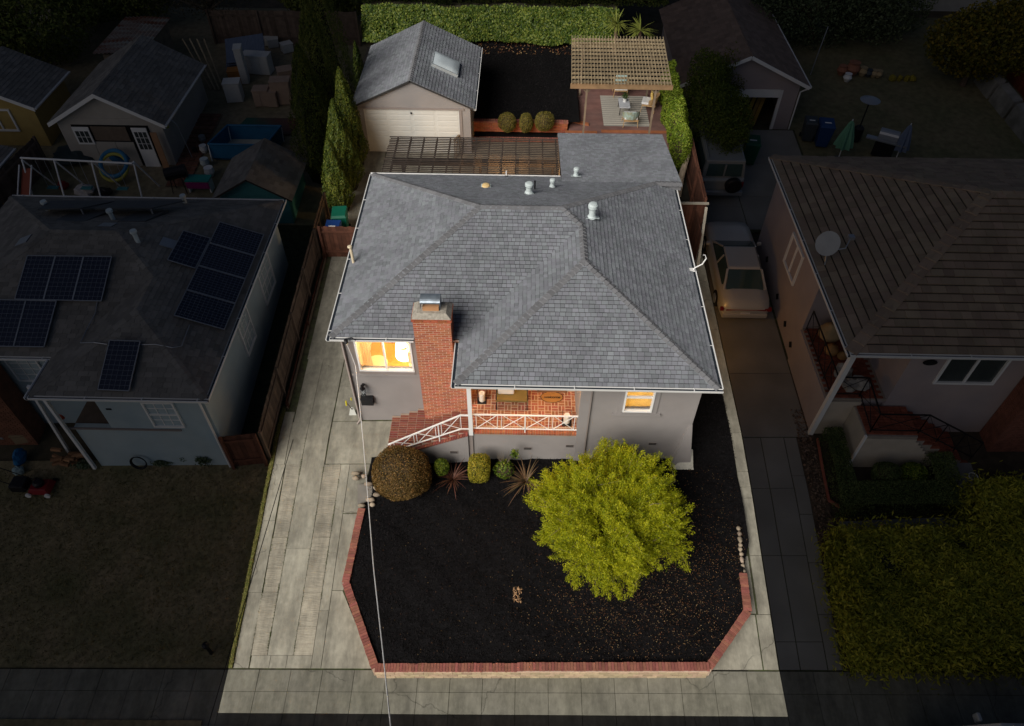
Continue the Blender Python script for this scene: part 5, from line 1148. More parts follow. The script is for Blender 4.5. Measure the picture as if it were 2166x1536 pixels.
# ivy bank behind the mulch yard (lit part) and everything above it (dark)
def bank(name, label, x0, x1, zlo, zhi, n, m, L, W, y0=38.2, slope=.75, cat='hedge', bump=.45):
    t = thing(name, label, cat, ((x0 + x1) / 2, y0, 1.9))
    x = rng.uniform(x0, x1, n); z = rng.uniform(zlo, zhi, n); b = np.sin(x * 1.3) * .5 + np.sin(x * 2.9 + z * 2) * .3 + np.sin(z * 3.1 + x * .7) * .3
    y = y0 + (z - 2) * slope + b * bump * -.6 + np.abs(rng.normal(size=n)) * .16
    P = np.stack([x, y, z], 1); keep = (np.sin(x * 3.7 + z * 5) + np.sin(x * 1.9 - z * 7.3) + np.sin(x * 7.7 + 1)) * .33 + rng.uniform(-.6, 1.3, n) > -.25; P = P[keep]; nr = np.tile([0, -1, .8], (len(P), 1)); qmesh('foliage', leafquads(P, L, W, nr, .6), m, t)
    mb = MB(); mb.hexa([(x0, y0 + .5 + (zlo - 2) * slope, zlo - .1), (x1, y0 + .5 + (zlo - 2) * slope, zlo - .1), (x1, y0 + 3, zlo - .1), (x0, y0 + 3, zlo - .1)], [(x0, y0 + .45 + (zhi - 2) * slope, zhi - .1), (x1, y0 + .45 + (zhi - 2) * slope, zhi - .1), (x1, y0 + 3.2, zhi - .1), (x0, y0 + 3.2, zhi - .1)])
    mk('stems', mb, mat('ivy_stems', (.03, .028, .015), .95, .4, 8), t); return t
bank('ivy_hedge', 'tall bright green ivy hedge along the back of the black mulch yard', -8.5, 4.9, 2.15, 3.52, 30000, ivy_leaf, .13, .09, y0=38.0)
# yuccas at the right end of the ivy
def yucca(x, y, z, label, n=60, L=.95):
    t = thing('yucca', label, 'yucca', (x, y, UZ), 'yuccas behind the deck pergola'); mk('trunk', MB().tube([(x + .1, y + .1, UZ), (x, y, z)], [.11, .07], 8), mat('yucca_trunk', (.16, .11, .07), .95, .3), t)
    d = sph(n); d[:, 2] = np.abs(d[:, 2]) * .9 - .25; mb = MB(); ym = leafmat('yucca_leaf', (.05, .08, .015), (.14, .17, .03), (.30, .30, .08), .2, 3)
    for k in range(n):
        v = Vector(d[k]).normalized(); s_ = v.cross(Vector((0, 0, 1))).normalized() * .035; c = Vector((x, y, z)); l = L * random.uniform(.7, 1.1)
        leaf = MB(); leaf.v = [tuple(c - s_ * .5), tuple(c + s_ * .5), tuple(c + v * l * .5 + s_), tuple(c + v * l - Vector((0, 0, .12))), tuple(c + v * l * .5 - s_)]; leaf.f = [(0, 1, 2, 4), (4, 2, 3)]; mk('leaf', leaf, ym, t)
yucca(4.65, 37.6, 3.42, 'left of the two lit spiky yuccas behind the deck pergola'); yucca(5.85, 37.3, 3.25, 'right one of the lit spiky yuccas with drooping leaves behind the deck pergola', 50)
# conifer row at the left edge and the climbing hedge at the right edge
def conifer(label, x, y, h, r, n, m, group, name='cypress', base=None, L=.12, W=.035):
    z0 = gz(x, y) if base is None else base; t = thing(name, label, 'cypress', (x, y, z0), group)
    f = rng.beta(1.0, 1.15, n); a = rng.uniform(0, 2 * PI, n); rad = r * (np.minimum(1, (f + .04) * 5) ** .5) * (1 - f ** 1.6) ** .75 * (1 + .14 * np.sin(a * 5 + f * 9) + .08 * np.sin(a * 11 - f * 21)) * (1 - np.abs(rng.normal(size=n)) * .13)
    P = np.stack([x + rad * np.cos(a), y + rad * np.sin(a), z0 + .08 + f * h], 1); ax = np.stack([np.cos(a) * .35, np.sin(a) * .35, np.ones(n)], 1); nr = np.stack([np.cos(a), np.sin(a), np.full(n, .3)], 1)
    qmesh('foliage', leafquads(P, L, W, nr, .6, ax), m, t)
    mk('trunk', MB().tube([(x, y, z0 - .1), (x, y, z0 + h * .85)], [r * .62, r * .1], 10), mat('conifer_core', (.02, .02, .01), .95, .4, 6), t); return t
conifer('sunlit cypress column nearest the green bin on the left boundary', -7.45, 25.0, 3.2, .60, 11000, cyp_leaf, 'lit cypresses on the left boundary')
conifer('second sunlit cypress column, between the nearest one and the garage', -7.38, 26.4, 3.9, .72, 14000, cyp_leaf, 'lit cypresses on the left boundary')
conifer('third sunlit cypress column standing beside the garage door', -7.32, 27.9, 4.3, .66, 14000, cyp_leaf, 'lit cypresses on the left boundary')
conifer('lit cypress tip rising behind the left eave of the garage', -7.75, 33.2, 2.6, .35, 2500, ivy_leaf, 'lit cypresses on the left boundary')
for i, (y, h, lab) in enumerate(((33.0, 2.0, 'far end of the leafy light green climbing hedge beside the deck'), (31.2, 2.05, 'climbing green hedge section beside the deck armchairs'), (29.4, 2.0, 'climbing green hedge section past the front of the deck'), (27.7, 1.9, 'nearest part of the climbing green hedge beside the old trunk'))):
    x = 6.86 - .05 * i; shrub('climbing_hedge', lab, (x, y, 1.5 + h / 2), (.42, .98, h / 2 + .15), 8500, .10, .045, leafmat('light_vine', (.05, .10, .01), (.16, .24, .02), (.33, .38, .05), .3, 2), 'hedge', 'hedge along the right of the deck', rough=.2, shell=.16)
tk = thing('tree_trunk', 'pale bare tree trunk leaning at the right boundary behind the house', 'tree trunk', (6.75, 26.3, 1.1)); mk('trunk', MB().tube([(6.62, 26.2, 1.0), (6.72, 26.6, 1.7), (6.95, 27.2, 2.5), (7.0, 27.6, 3.0)], [.17, .13, .12, .11], 9), mat('pale_trunk', (.34, .27, .20), .9, .3, 5, .6, 30), tk)

# ================================================================ the neighbours, left out of the sun's light linking
LIT = False
bank('ivy_bank', 'dark upper part of the ivy slope above the lit hedge behind the property', -10.5, 7.5, 3.60, 6.6, 26000, leafmat('ivy_dark', (.025, .045, .01), (.08, .11, .02), (.17, .19, .045), .15, 1.2), .16, .11, y0=38.25, cat='hedge')
nshing = mat('neighbour_shingle', (.20, .188, .17), .92, .2, 1.2, .6, 90, isl=.2)
pale_blue = mat('pale_blue_stucco', (.42, .49, .50), .9, .08, 1.2, .3, 90, col2=(.30, .40, .46), c2s=.4)
dglass = mat('neighbour_glass', (.05, .06, .06), .08, .2, 2, spec=.6)
LE, Lxl, Lxr, Lyf, Lyb, Lxw, Lywf = 3.3, -18.7, -8.70, 14.25, 22.15, -13.65, 12.78
nplanes, nhl = hip_house(Lxl, Lxr, Lyf, Lyb, Lxw, Lywf, LE, .395)
lh = thing('blue_house', 'pale blue bungalow with dark hipped roof and solar panels left of the highlighted lot', 'house', (-13.5, 17, -.4))
d_ = MB(); [d_.slab(P_, .1) for P_ in nplanes]; lr = mk('roof', d_, deck_m, lh)
ss = shingles(nplanes, .15, (.22, .34), .012, .008, .004); lay(ss, nshing, lr, 'shingle', 290, 'shingles')
hips(nhl, nshing, lr, 'ridge_cap', .12, .2, nmax=250)
gutter([(Lxl, Lyf, LE), (Lxw, Lyf, LE)], white, lr, wd=.09, ht=.1, inner=gl); gutter([(Lxw, Lyf - .1, LE), (Lxw, Lywf, LE), (Lxr, Lywf, LE), (Lxr, Lyb, LE), (Lxl, Lyb, LE)], white, lr, wd=.09, ht=.1, inner=gl)
LW = 13.12; lwx = -9.02
mk('wall', MB().box(-18.3, -13.3, 14.7, 14.85, -1.2, LE - .1).box(-12.2, lwx - .15, LW, LW + .15, -1, LE - .1).box(-13.35, -12.2, LW, LW + .15, -1, 1.42).box(-13.35, -12.2, LW, LW + .15, 2.78, LE - .1).box(lwx - .15, lwx, LW, 21.8, -1, LE - .1).box(-18.3, lwx - .15, 21.65, 21.8, -1, LE - .1), pale_blue, lh)
mk('porch_shade_panel', MB().box(-13.3, -12.2, 14.3, 14.4, 0, 3.1), mat('porch_shadow', (.12, .14, .15), .9, .1), lh)  # solid back panel, wall colour darkened to stand for porch shade
mk('porch_floor', MB().box(-13.4, -12.1, LW + .16, 14.3, -1, 1.38), mat('porch_boards', (.16, .12, .09), .9, .2), lh)
mk('belt_strip', MB().box(-13.5, -10.1, LW - .05, LW - .002, 1.36, 1.42), trim, lh)
for (a, b) in ((-13.45, 12.95), (-13.1, 12.95)): pass
mk('porch_post', MB().bar((-13.5, 13.0, -.6), (-13.5, 13.0, LE - .1), .09), white, lh); mk('porch_post', MB().bar((-14.6, 13.6, -.6), (-13.9, 13.2, LE - .1), .08), white, lh)
mk('downspout', MB().tube([(lwx - .12, LW - .3, LE - .05), (lwx - .1, LW - .06, LE - .3), (lwx - .1, LW - .06, -.45)], .035, 8), white, lh)
wA = window('front_window', lh, -10.85, -9.92, 1.55, 2.72, LW, white, dglass, .05, 'h', grid=(3, 4)); wB = window('front_window', lh, -15.6, -14.6, 1.7, 2.8, 14.7, white, dglass, .05, None, grid=(3, 4))
for (a, b) in ((18.65, 20.35), (16.15, 17.55)): window('side_window', lh, a + .2, b - .2, 1.15, 2.72, lwx, white, dglass, .06, 'h', axis='y', grid=(3, 4), facing=1)
mk('wall_vent', MB().box(-12.0, -11.85, LW - .02, LW - .002, 2.3, 2.36), dark, lh)
chl = thing('brick_chimney', 'brown brick chimney stack at the far left in front of the blue house', 'chimney', (-16.3, 14.3, -.6)); mk('stack', MB().box(-17.3, -15.75, 13.9, 14.6, -1, 2.9), mat('brown_brick', (.20, .085, .05), .9, .3, 5, .5, 40), chl)
cb = []
for r in range(48):
    z = -.7 + r * .075; x = -17.3 - (.1 if r % 2 else 0)
    while x < -15.75:
        a, b = max(x, -17.3), min(x + .20, -15.745)
        if b - a > .03: m_ = MB().box(a, b, 13.885, 13.92, z, z + .062); m_.area = 1 if x > -16.6 else .1; m_.c = Vector((0, 0, 0)); cb.append(m_)
        x += .215
lay(cb, MATS['brown_brick'], chl, 'brick', 280, 'bricks')
def zpl(planes_, x, y, default):
    best = None
    for P_ in planes_:
        Q = [Vector(p) for p in P_]; n = (Q[1] - Q[0]).cross(Q[2] - Q[0])
        if all(((Q[(i + 1) % len(Q)].x - Q[i].x) * (y - Q[i].y) - (Q[(i + 1) % len(Q)].y - Q[i].y) * (x - Q[i].x)) >= -1e-6 for i in range(len(Q))): return Q[0].z - (n.x * (x - Q[0].x) + n.y * (y - Q[0].y)) / n.z
    return default
def onpl(plane, px, py, lift):
    Q = [Vector(p) for p in plane]; n = (Q[1] - Q[0]).cross(Q[2] - Q[0]).normalized(); d = ray(px, py); t = n.dot(Q[0] + n * lift - CAM) / n.dot(d); return CAM + d * t, n
cell = mat('solar_cell', (.010, .014, .034), .25, .15, 8, spec=.6); cellline = mat('cell_line', (.14, .16, .2), .5, 0); alu = mat('aluminium_frame', (.35, .37, .4), .4, .05, metal=.5)
def solar(plane, quad, n, label, cells=(6, 10), lift=.12, back=False):
    P = [onpl(plane, x, y, lift)[0] for x, y in quad]; nrm = onpl(plane, *quad[0], lift)[1]
    L = lambda u, v: P[0].lerp(P[1], u).lerp(P[3].lerp(P[2], u), v)
    for k in range(n):
        u0, u1 = k / n + .004, (k + 1) / n - .004; q = [L(u0, 0), L(u1, 0), L(u1, 1), L(u0, 1)]; c = sum(q, Vector()) / 4
        t = thing('solar_panel', label[k] if isinstance(label, list) else label, 'solar panel', tuple(c), 'solar panels on the blue house')
        mk('panel', MB().hexa([v - nrm * .035 for v in q], q), cell, t)
        f = MB(); g = MB(); ins = .012
        for i in range(4): f.bar(q[i] + nrm * .004, q[(i + 1) % 4] + nrm * .004, .022, .03, up=nrm)
        M2 = lambda a, b: q[0].lerp(q[1], a).lerp(q[3].lerp(q[2], a), b)
        for i in range(1, cells[0]): g.bar(M2(i / cells[0], .01) + nrm * .003, M2(i / cells[0], .99) + nrm * .003, .009, .004, up=nrm)
        for i in range(1, cells[1]): g.bar(M2(.01, i / cells[1]) + nrm * .0035, M2(.99, i / cells[1]) + nrm * .0035, .009, .004, up=nrm)
        mk('frame', f, alu, t); mk('cell_grid', g, cellline, t)
        st_ = MB(); 
        for v in (M2(.15, .5), M2(.85, .5)): st_.bar(v - nrm * lift, v - nrm * .03, .03)
        mk('bracket', st_, alu, t)
fr_, wf_, rt1, rt2, re_ = nplanes[1], nplanes[3], nplanes[4], nplanes[5], nplanes[6]
solar(fr_, ((58, 541), (237, 543), (215, 637), (31, 633)), 3, ['leftmost panel of the row of three on the front slope', 'middle panel of the row of three on the front slope', 'right panel of the row of three on the front slope'])
solar(fr_, ((-10, 634), (120, 637), (94, 734), (-36, 732)), 2, ['panel cut by the left edge of the photo on the front slope', 'lower panel on the front slope below the row of three'])
solar(wf_, ((232, 720), (297, 722), (273, 827), (207, 824)), 1, 'single panel on the small front hip of the blue house')
solar(rt2 if False else rt1, ((368, 668), (465, 469), (558, 496), (474, 698)), 4, ['nearest panel of the long array on the right slope', 'second nearest panel of the long array on the right slope', 'third panel up the long array on the right slope', 'farthest panel of the long array on the right slope'], cells=(10, 12))
solar(rt1, ((354, 550), (388, 488), (445, 504), (413, 568)), 1, 'small separate panel left of the long array on the right slope', cells=(8, 6))
for (q, lab) in ((((108, 424), (248, 424), (170, 440), (78, 443)), 'far left tilted panel at the rear edge of the blue roof'), (((248, 424), (390, 424), (318, 440), (200, 441)), 'far right tilted panel at the rear edge of the blue roof'), (((152, 448), (230, 447), (178, 468), (112, 468)), 'nearer left tilted panel on the rear slope'), (((290, 447), (352, 446), (306, 468), (248, 468)), 'nearer right tilted panel on the rear slope')):
    P = [at(x, y, 4.15 + (.35 if i > 1 else 0)) for i, (x, y) in enumerate(q)]; t = thing('solar_panel', lab, 'solar panel', tuple(P[0]), 'tilted panels at the back of the blue roof')
    mk('panel', MB().hexa([v - Vector((0, 0, .05)) for v in (P[3], P[2], P[1], P[0])], [P[3], P[2], P[1], P[0]]), mat('panel_back', (.08, .085, .09), .6, .1), t); mk('rack', MB().bar(P[0] - Vector((0, 0, .05)), P[0] - Vector((0, 0, .5)), .04).bar(P[2] - Vector((0, 0, .05)), P[2] - Vector((0, 0, .6)), .04), alu, t)
def lroof(px, py):
    z = 4
    for _ in range(40): p = at(px, py, z); z = .5 * z + .5 * zpl(nplanes, p.x, p.y, LE)
    return at(px, py, z)
for (a, b, h, lab) in ((102, 446, .3, 'leftmost pale vent on the rear of the blue house roof'), (292, 512, .35, 'pale bent vent near the ridge of the blue house roof'), (392, 430, .25, 'pale vent at the rear eave of the blue house roof'), (240, 465, .3, 'dark vent among the tilted panels')):
    p = lroof(a, b); t = thing('roof_vent', lab, 'roof vent', tuple(p), 'vents on the blue house'); mk('pipe', MB().lathe([(.07, -.1), (.07, h)], p, 12), vent_m, t); mk('cap', MB().lathe([(.08, h - .02), (.11, h + .03), (.10, h + .10)], p, 12), vent_m, t)
for (a, b, lab) in ((50, 510, 'pale square roof patch at the left of the blue roof'), (228, 477, 'pale rectangular roof patch behind the ridge'), (358, 516, 'pale roof patch beside the small separate panel')):
    p = lroof(a, b); z1 = lroof(a + 14, b).z; solo('roof_patch', MB().hexa([Vector((p.x - .22, p.y - .2, zpl(nplanes, p.x - .22, p.y - .2, LE) + .02)), Vector((p.x + .22, p.y - .2, zpl(nplanes, p.x + .22, p.y - .2, LE) + .02)), Vector((p.x + .22, p.y + .2, zpl(nplanes, p.x + .22, p.y + .2, LE) + .02)), Vector((p.x - .22, p.y + .2, zpl(nplanes, p.x - .22, p.y + .2, LE) + .02))], [Vector((p.x + sx * .22, p.y + sy * .2, zpl(nplanes, p.x + sx * .22, p.y + sy * .2, LE) + .04)) for sx, sy in ((-1, -1), (1, -1), (1, 1), (-1, 1))]), alu, lab, 'roof patch')
for pts_, lab in ((((207, 640), (203, 665), (185, 700), (172, 728), (200, 727), (228, 731)), 'pale conduit running down the front slope to the single panel'), (((297, 732), (330, 731), (365, 738), (385, 735), (402, 690)), 'pale conduit running from the single panel to the long array')):
    P = [lroof(*q) + Vector((0, 0, .05)) for q in pts_]; solo('conduit', MB().tube(P, .016, 6), alu, lab, 'conduit')

# fences left of the lot
board_fence('tall weathered board fence between the blue house yard and the driveway', [(-7.92, 13.3, 0), (-7.90, 18.0, 0), (-7.85, 24.2, 0)], lambda p: 1.35, greywood, .15)
board_fence('dark board gate between the blue house corner and the long fence', [(-8.98, 13.05, 0), (-7.95, 13.15, 0)], lambda p: 1.55, redwood, .13, name='wooden_gate')
board_fence('dark board fence across the back of the left yard', [(-16.2, 38.0, 0), (-8.6, 38.0, 0)], lambda p: 1.7, greywood, .16)
board_fence('board fence between the yellow house and the white garage', [(-21.2, 24.5, 0), (-20.6, 27.3, 0)], lambda p: 1.5, greywood, .15)
# simple gabled outbuilding whose ridge runs away from the camera
def outbuilding(name, label, xl, xr, y0, y1, ze, za, wallm, roofm, z0=None, trimm=None, ov=.25, nm=120, cat='shed', mono=False):
    z0 = gz((xl + xr) / 2, y0) - .2 if z0 is None else z0; t = thing(name, label, cat, ((xl + xr) / 2, y0, z0)); xc = (xl + xr) / 2
    W_ = MB().box(xl, xr, y0, y0 + .12, z0, ze).box(xl, xl + .12, y0 + .12, y1 - .12, z0, ze).box(xr - .12, xr, y0 + .12, y1 - .12, z0, ze).box(xl, xr, y1 - .12, y1, z0, ze)
    gable(W_, xl + .01, xr - .01, xc, ze - .002 + .004, ze + .004, za - .08, y0 + .004, y0 + .12); mk('wall', W_, wallm, t)
    k = (za - ze) / (xr - xc); e = ze - ov * k; R_ = [[(xr + ov, y0 - ov, e), (xr + ov, y1 + ov, e), (xc, y1 + ov, za), (xc, y0 - ov, za)], [(xl - ov, y1 + ov, e), (xl - ov, y0 - ov, e), (xc, y0 - ov, za), (xc, y1 + ov, za)]]
    q = MB(); [q.slab(P_, .07) for P_ in R_]; r = mk('roof', q, deck_m, t); lay(shingles(R_, .17, (.25, .36), .014, .008, .004), roofm, r, 'shingle', nm, 'shingles')
    if trimm:
        mk('bargeboard', MB().hexa([(xl - ov, y0 - ov - .02, e - .16), (xc, y0 - ov - .02, za - .16), (xc, y0 - ov - .002, za - .16), (xl - ov, y0 - ov - .002, e - .16)], [(xl - ov, y0 - ov - .02, e + .01), (xc, y0 - ov - .02, za + .01), (xc, y0 - ov - .002, za + .01), (xl - ov, y0 - ov - .002, e + .01)]), trimm, r)
        mk('bargeboard', MB().hexa([(xc, y0 - ov - .02, za - .16), (xr + ov, y0 - ov - .02, e - .16), (xr + ov, y0 - ov - .002, e - .16), (xc, y0 - ov - .002, za - .16)], [(xc, y0 - ov - .02, za + .01), (xr + ov, y0 - ov - .02, e + .01), (xr + ov, y0 - ov - .002, e + .01), (xc, y0 - ov - .002, za + .01)]), trimm, r)
        gutter([(xr + ov, y0 - ov, e), (xr + ov, y1 + ov, e)], trimm, r, wd=.07, ht=.08, straps=False)
    return t, z0
gwhite = mat('grey_white_siding', (.40, .37, .33), .8, .1, 2)
wg, wz = outbuilding('white_garage', 'white gabled garage with glazed side doors in the cluttered left yard', -19.55, -15.15, 27.7, 32.7, 3.35, 4.55, gwhite, nshing, trimm=white, cat='garage')
mk('opening', MB().box(-19.0, -15.75, 27.68, 27.698, wz, 3.05), dark, wg)  # black sheet on the closed wall, painted as the shade of a doorway
mk('hanging_tarp', MB().box(-18.2, -16.7, 27.64, 27.66, 2.35, 3.0), mat('brown_tarp', (.16, .12, .09), .9, .2), wg)
for i, (a, b) in enumerate(((-19.0, -18.3), (-18.28, -17.4), (-17.38, -16.6))): mk('lower_panel', MB().box(a, b, 27.60, 27.64, wz + .1, 2.3), gwhite, wg)
for (a, b, z_) in ((-16.45, -15.80, wz + .15), (-18.95, -18.25, 2.2)):
    d_ = mk('white_door', MB().box(a, b, 27.56, 27.60, z_, 3.0), white, wg)
    for i in range(3):
        for j in range(3 if z_ < 2 else 2): w0 = (b - a) / 3.6; mk('pane', MB().box(a + .08 + i * w0, a + .08 + i * w0 + w0 * .8, 27.55, 27.558, 2.85 - (j + 1) * .28, 2.82 - j * .28), dglass, d_)
mk('plywood_sheet', MB().box(-15.62, -15.35, 27.4, 27.43, wz, 2.9), mat('plywood', (.36, .20, .11), .9, .1), wg)
yh, yz = outbuilding('yellow_house', 'small yellow building with white framed window at the far left', -25.6, -21.15, 28.9, 31.8, 3.35, 4.35, mat('yellow_siding', (.42, .30, .10), .85, .1), nshing, trimm=white, cat='building')
window('window', yh, -23.6, -22.2, 2.0, 3.05, 28.9, white, dglass, .08, 'v')
outbuilding('grey_outbuilding', 'low grey outbuilding cut by the left edge below the yellow building', -26, -21.4, 22.6, 26.4, 2.6, 3.2, mat('grey_siding', (.30, .30, .26), .85, .1), nshing, trimm=white, cat='building')
outbuilding('teal_shed', 'teal shed with dark shingle roof beside the left fence', -11.95, -9.25, 24.1, 26.6, 2.25, 3.05, mat('teal_paint', (.06, .24, .26), .85, .12), nshing, cat='shed')
rs = thing('rusty_shed', 'old shed with rust-streaked corrugated roof behind the white garage', 'shed', (-18.9, 35, 1.6)); rust = mat('rusty_tin', (.34, .33, .28), .7, .2, 4, col2=(.20, .07, .035), c2s=1.2, c2w=.5, stretch=(.6, 3.5, 1))
mk('wall', MB().box(-19.8, -18.0, 33.4, 37.0, 1.4, 3.4), mat('old_boards', (.22, .18, .13), .9, .3), rs)
q = MB(); n = 48
V = [(-20.1 + 2.3 * i / n, y, 3.62 + .03 * math.sin(i * PI / 2) - .10 * abs(i / n - .5)) for y in (33.1, 37.2) for i in range(n + 1)]; q.v = V; q.f = [(i, i + 1, n + 2 + i, n + 1 + i) for i in range(n)]; mk('corrugated_roof', q, rust, rs)
# clutter of the left yard
def box_thing(name, label, cat, px, py, w_, d_, h_, rz, m, group=None, top=None, z0=None, doors=0):
    p = atg(px, py) if z0 is None else at(px, py, z0); t = thing(name, label, cat, (0, 0, 0), group)
    mk('carcass', MB().box(-w_ / 2, w_ / 2, 0, d_, 0, h_), m, t, bevel=.01)
    mk('top', MB().box(-w_ / 2 - .02, w_ / 2 + .02, -.02, d_ + .02, h_ + .001, h_ + .04), top or m, t)
    for k in range(max(1, doors)): a = -w_ / 2 + .02 + k * (w_ - .02) / max(1, doors); mk('door', MB().box(a, a + (w_ - .04) / max(1, doors) - .01, -.02, -.002, .04, h_ - .04), m, t)
    t.location = (p.x, p.y, z0 if z0 is not None else gz(p.x, p.y)); t.rotation_euler = (0, 0, rz); return t
cw = mat('cabinet_white', (.52, .52, .50), .7, .08); ctan = mat('cabinet_tan', (.38, .27, .20), .8, .12)
box_thing('cabinet', 'white square cabinet standing nearest the white garage in the left yard', 'cabinet', 498, 217, .75, .6, .9, .15, cw, 'discarded cabinets in the left yard', doors=1)
box_thing('cabinet', 'tall narrow white cabinet standing upright behind the square one', 'cabinet', 520, 178, .35, .6, 1.7, .2, cw, 'discarded cabinets in the left yard')
box_thing('cabinet', 'wide white cabinet run with several doors beside the tall one', 'cabinet', 546, 158, 1.3, .6, .9, -.1, cw, 'discarded cabinets in the left yard', doors=3)
box_thing('cabinet', 'short tan cabinet at the left of the tan group', 'cabinet', 556, 226, .7, .6, .75, .05, ctan, 'discarded cabinets in the left yard', doors=2)
box_thing('cabinet', 'middle tan cabinet of the group with a lower top', 'cabinet', 578, 227, .5, .5, .7, .0, ctan, 'discarded cabinets in the left yard')
box_thing('cabinet', 'tallest tan cabinet of the group near the dark cypress', 'cabinet', 600, 222, .9, .6, 1.1, .1, ctan, 'discarded cabinets in the left yard')
box_thing('cabinet', 'open tan cabinet lying behind the tan group against the cypress', 'cabinet', 612, 190, .7, .6, .9, .4, ctan, 'discarded cabinets in the left yard')
box_thing('orange_box', 'orange-brown wooden box between the white cabinets', 'box', 500, 178, .6, .5, .6, .2, mat('orange_wood', (.34, .15, .04), .8, .1), None)
for i, (a, b, lab) in enumerate(((560, 98, 'white box beside the striped metal pile'), (580, 102, 'flat white carton near the back fence'), (612, 112, 'small white carton by the cypress at the back fence'))): box_thing('carton', lab, 'box', a, b, .55, .45, .4, .3 * i, cw, 'cartons by the back fence')
mp = thing('metal_sheet_pile', 'pile of bluish corrugated metal sheets near the back fence', 'metal sheets', (-13.9, 36.0, 1.9)); 
for k in range(5): mk('sheet', MB().hexa([Vector(v) for v in ((-14.8 + .05 * k, 34.8, 1.9 + k * .12), (-13.0 + .05 * k, 35.3, 1.95 + k * .12), (-13.2, 36.8, 2.6 + k * .1), (-15.0, 36.3, 2.5 + k * .1))], [Vector(v) for v in ((-14.8 + .05 * k, 34.8, 1.93 + k * .12), (-13.0 + .05 * k, 35.3, 1.98 + k * .12), (-13.2, 36.8, 2.63 + k * .1), (-15.0, 36.3, 2.53 + k * .1))]), mat('blue_tin', (.12, .15, .21), .6, .2, 3, stretch=(6, 1, 1)), mp)
wp = thing('leaning_poles', 'long wooden poles leaning beside the back yard tree', 'poles', (-15.6, 34.5, 1.8))
for k in range(4): mk('pole', MB().tube([(-15.2 + k * .2, 33.5, 1.7), (-16.6 + k * .35, 35.2, 3.4)], .04, 6), wood2, wp)
pol = thing('paddling_pool', 'rectangular blue frame pool, nearly empty, behind the teal shed', 'pool', (-12.3, 29.0, 1.3)); pz = 1.30
pbm = mat('pool_blue', (.02, .13, .26), .5, .1); q = [(-13.6, 28.0), (-11.1, 28.0), (-10.8, 29.6), (-13.2, 29.6)]
for i in range(4):
    a, b = q[i], q[(i + 1) % 4]; mk('side', MB().hexa([(a[0], a[1], pz), (b[0], b[1], pz), (b[0], b[1] + .03, pz), (a[0], a[1] + .03, pz)], [(a[0], a[1], pz + .72), (b[0], b[1], pz + .72), (b[0], b[1] + .03, pz + .72), (a[0], a[1] + .03, pz + .72)]), pbm, pol); mk('rim_tube', MB().tube([(a[0], a[1], pz + .74), (b[0], b[1], pz + .74)], .045, 8), pbm, pol); mk('leg', MB().tube([(a[0], a[1], pz + .74), (a[0], a[1] - .14, pz)], .025, 6), white, pol)
mk('liner', MB().prism(q, pz + .02, pz + .05), mat('pool_liner', (.45, .46, .40), .6, .15, 2), pol)
solo('mat', MB().hexa([(-13.3, 29.9, 1.42), (-10.6, 29.9, 1.42), (-10.2, 31.2, 1.50), (-12.9, 31.2, 1.50)], [(-13.3, 29.9, 1.45), (-10.6, 29.9, 1.45), (-10.2, 31.2, 1.53), (-12.9, 31.2, 1.53)]), mat('green_red_mat', (.03, .10, .08), .9, .1, col2=(.14, .03, .03), c2s=.35), 'dark green and red ground mat behind the frame pool', 'mat')
sw_ = thing('swing_set', 'white metal swing set frame in front of the white garage', 'swing set', (-17.8, 25.6, 1)); 
mk('top_bar', MB().tube([(-20.2, 25.5, 2.8), (-15.6, 25.3, 2.75)], .04, 8), white, sw_)
for x in (-20.1, -18.8, -17.3, -15.6):
    for sy in (-1, 1): mk('leg', MB().tube([(x, 25.4, 2.78), (x + .15, 25.4 + sy * .9, gz(x, 25.4))], .032, 6), white, sw_)
for x in (-19.4, -18.0, -16.5):
    mk('swing_rope', MB().tube([(x - .18, 25.4, 2.76), (x - .18, 25.35, 1.55)], .01, 4).tube([(x + .18, 25.4, 2.76), (x + .18, 25.35, 1.55)], .01, 4), alu, sw_); mk('swing_seat', MB().box(x - .22, x + .22, 25.25, 25.45, 1.50, 1.54), mat('seat_teal', (.05, .2, .22), .6, .1), sw_)
sl2 = thing('slide', 'red-brown playground slide at the left end of the swing set', 'slide', (-20.0, 24.6, 1)); mk('chute', MB().hexa([(-20.2, 23.6, 1.05), (-19.8, 23.6, 1.05), (-19.8, 25.3, 2.4), (-20.2, 25.3, 2.4)], [(-20.2, 23.6, 1.10), (-19.8, 23.6, 1.10), (-19.8, 25.3, 2.45), (-20.2, 25.3, 2.45)]), mat('slide_red', (.28, .06, .03), .5, .1), sl2); mk('side_rail', MB().tube([(-20.25, 23.6, 1.2), (-20.25, 25.3, 2.6)], .03, 6).tube([(-19.75, 23.6, 1.2), (-19.75, 25.3, 2.6)], .03, 6), white, sl2)
tp = atg(240, 352, .6); tmp_ = thing('inflatable_pool', 'round toy pool ring in blue and yellow leaning in front of the white garage', 'toy pool', (tp.x, tp.y, gz(tp.x, tp.y)))
def torus(c, R_, r_, M=None, n=28, k=8):
    return MB().tube([Vector(c) + (M or Matrix.Identity(3)) @ Vector((R_ * math.cos(2 * PI * i / n), R_ * math.sin(2 * PI * i / n), 0)) for i in range(n + 1)], r_, k, cap=False)
Mt = Matrix.Rotation(.7, 3, 'X'); mk('yellow_ring', torus((tp.x, tp.y, gz(tp.x, tp.y) + .55), .58, .07, Mt), mat('ring_yellow', (.35, .33, .06), .5, .1), tmp_); mk('blue_ring', torus((tp.x, tp.y + .1, gz(tp.x, tp.y) + .68), .56, .09, Mt), mat('ring_blue', (.03, .16, .3), .5, .1), tmp_)
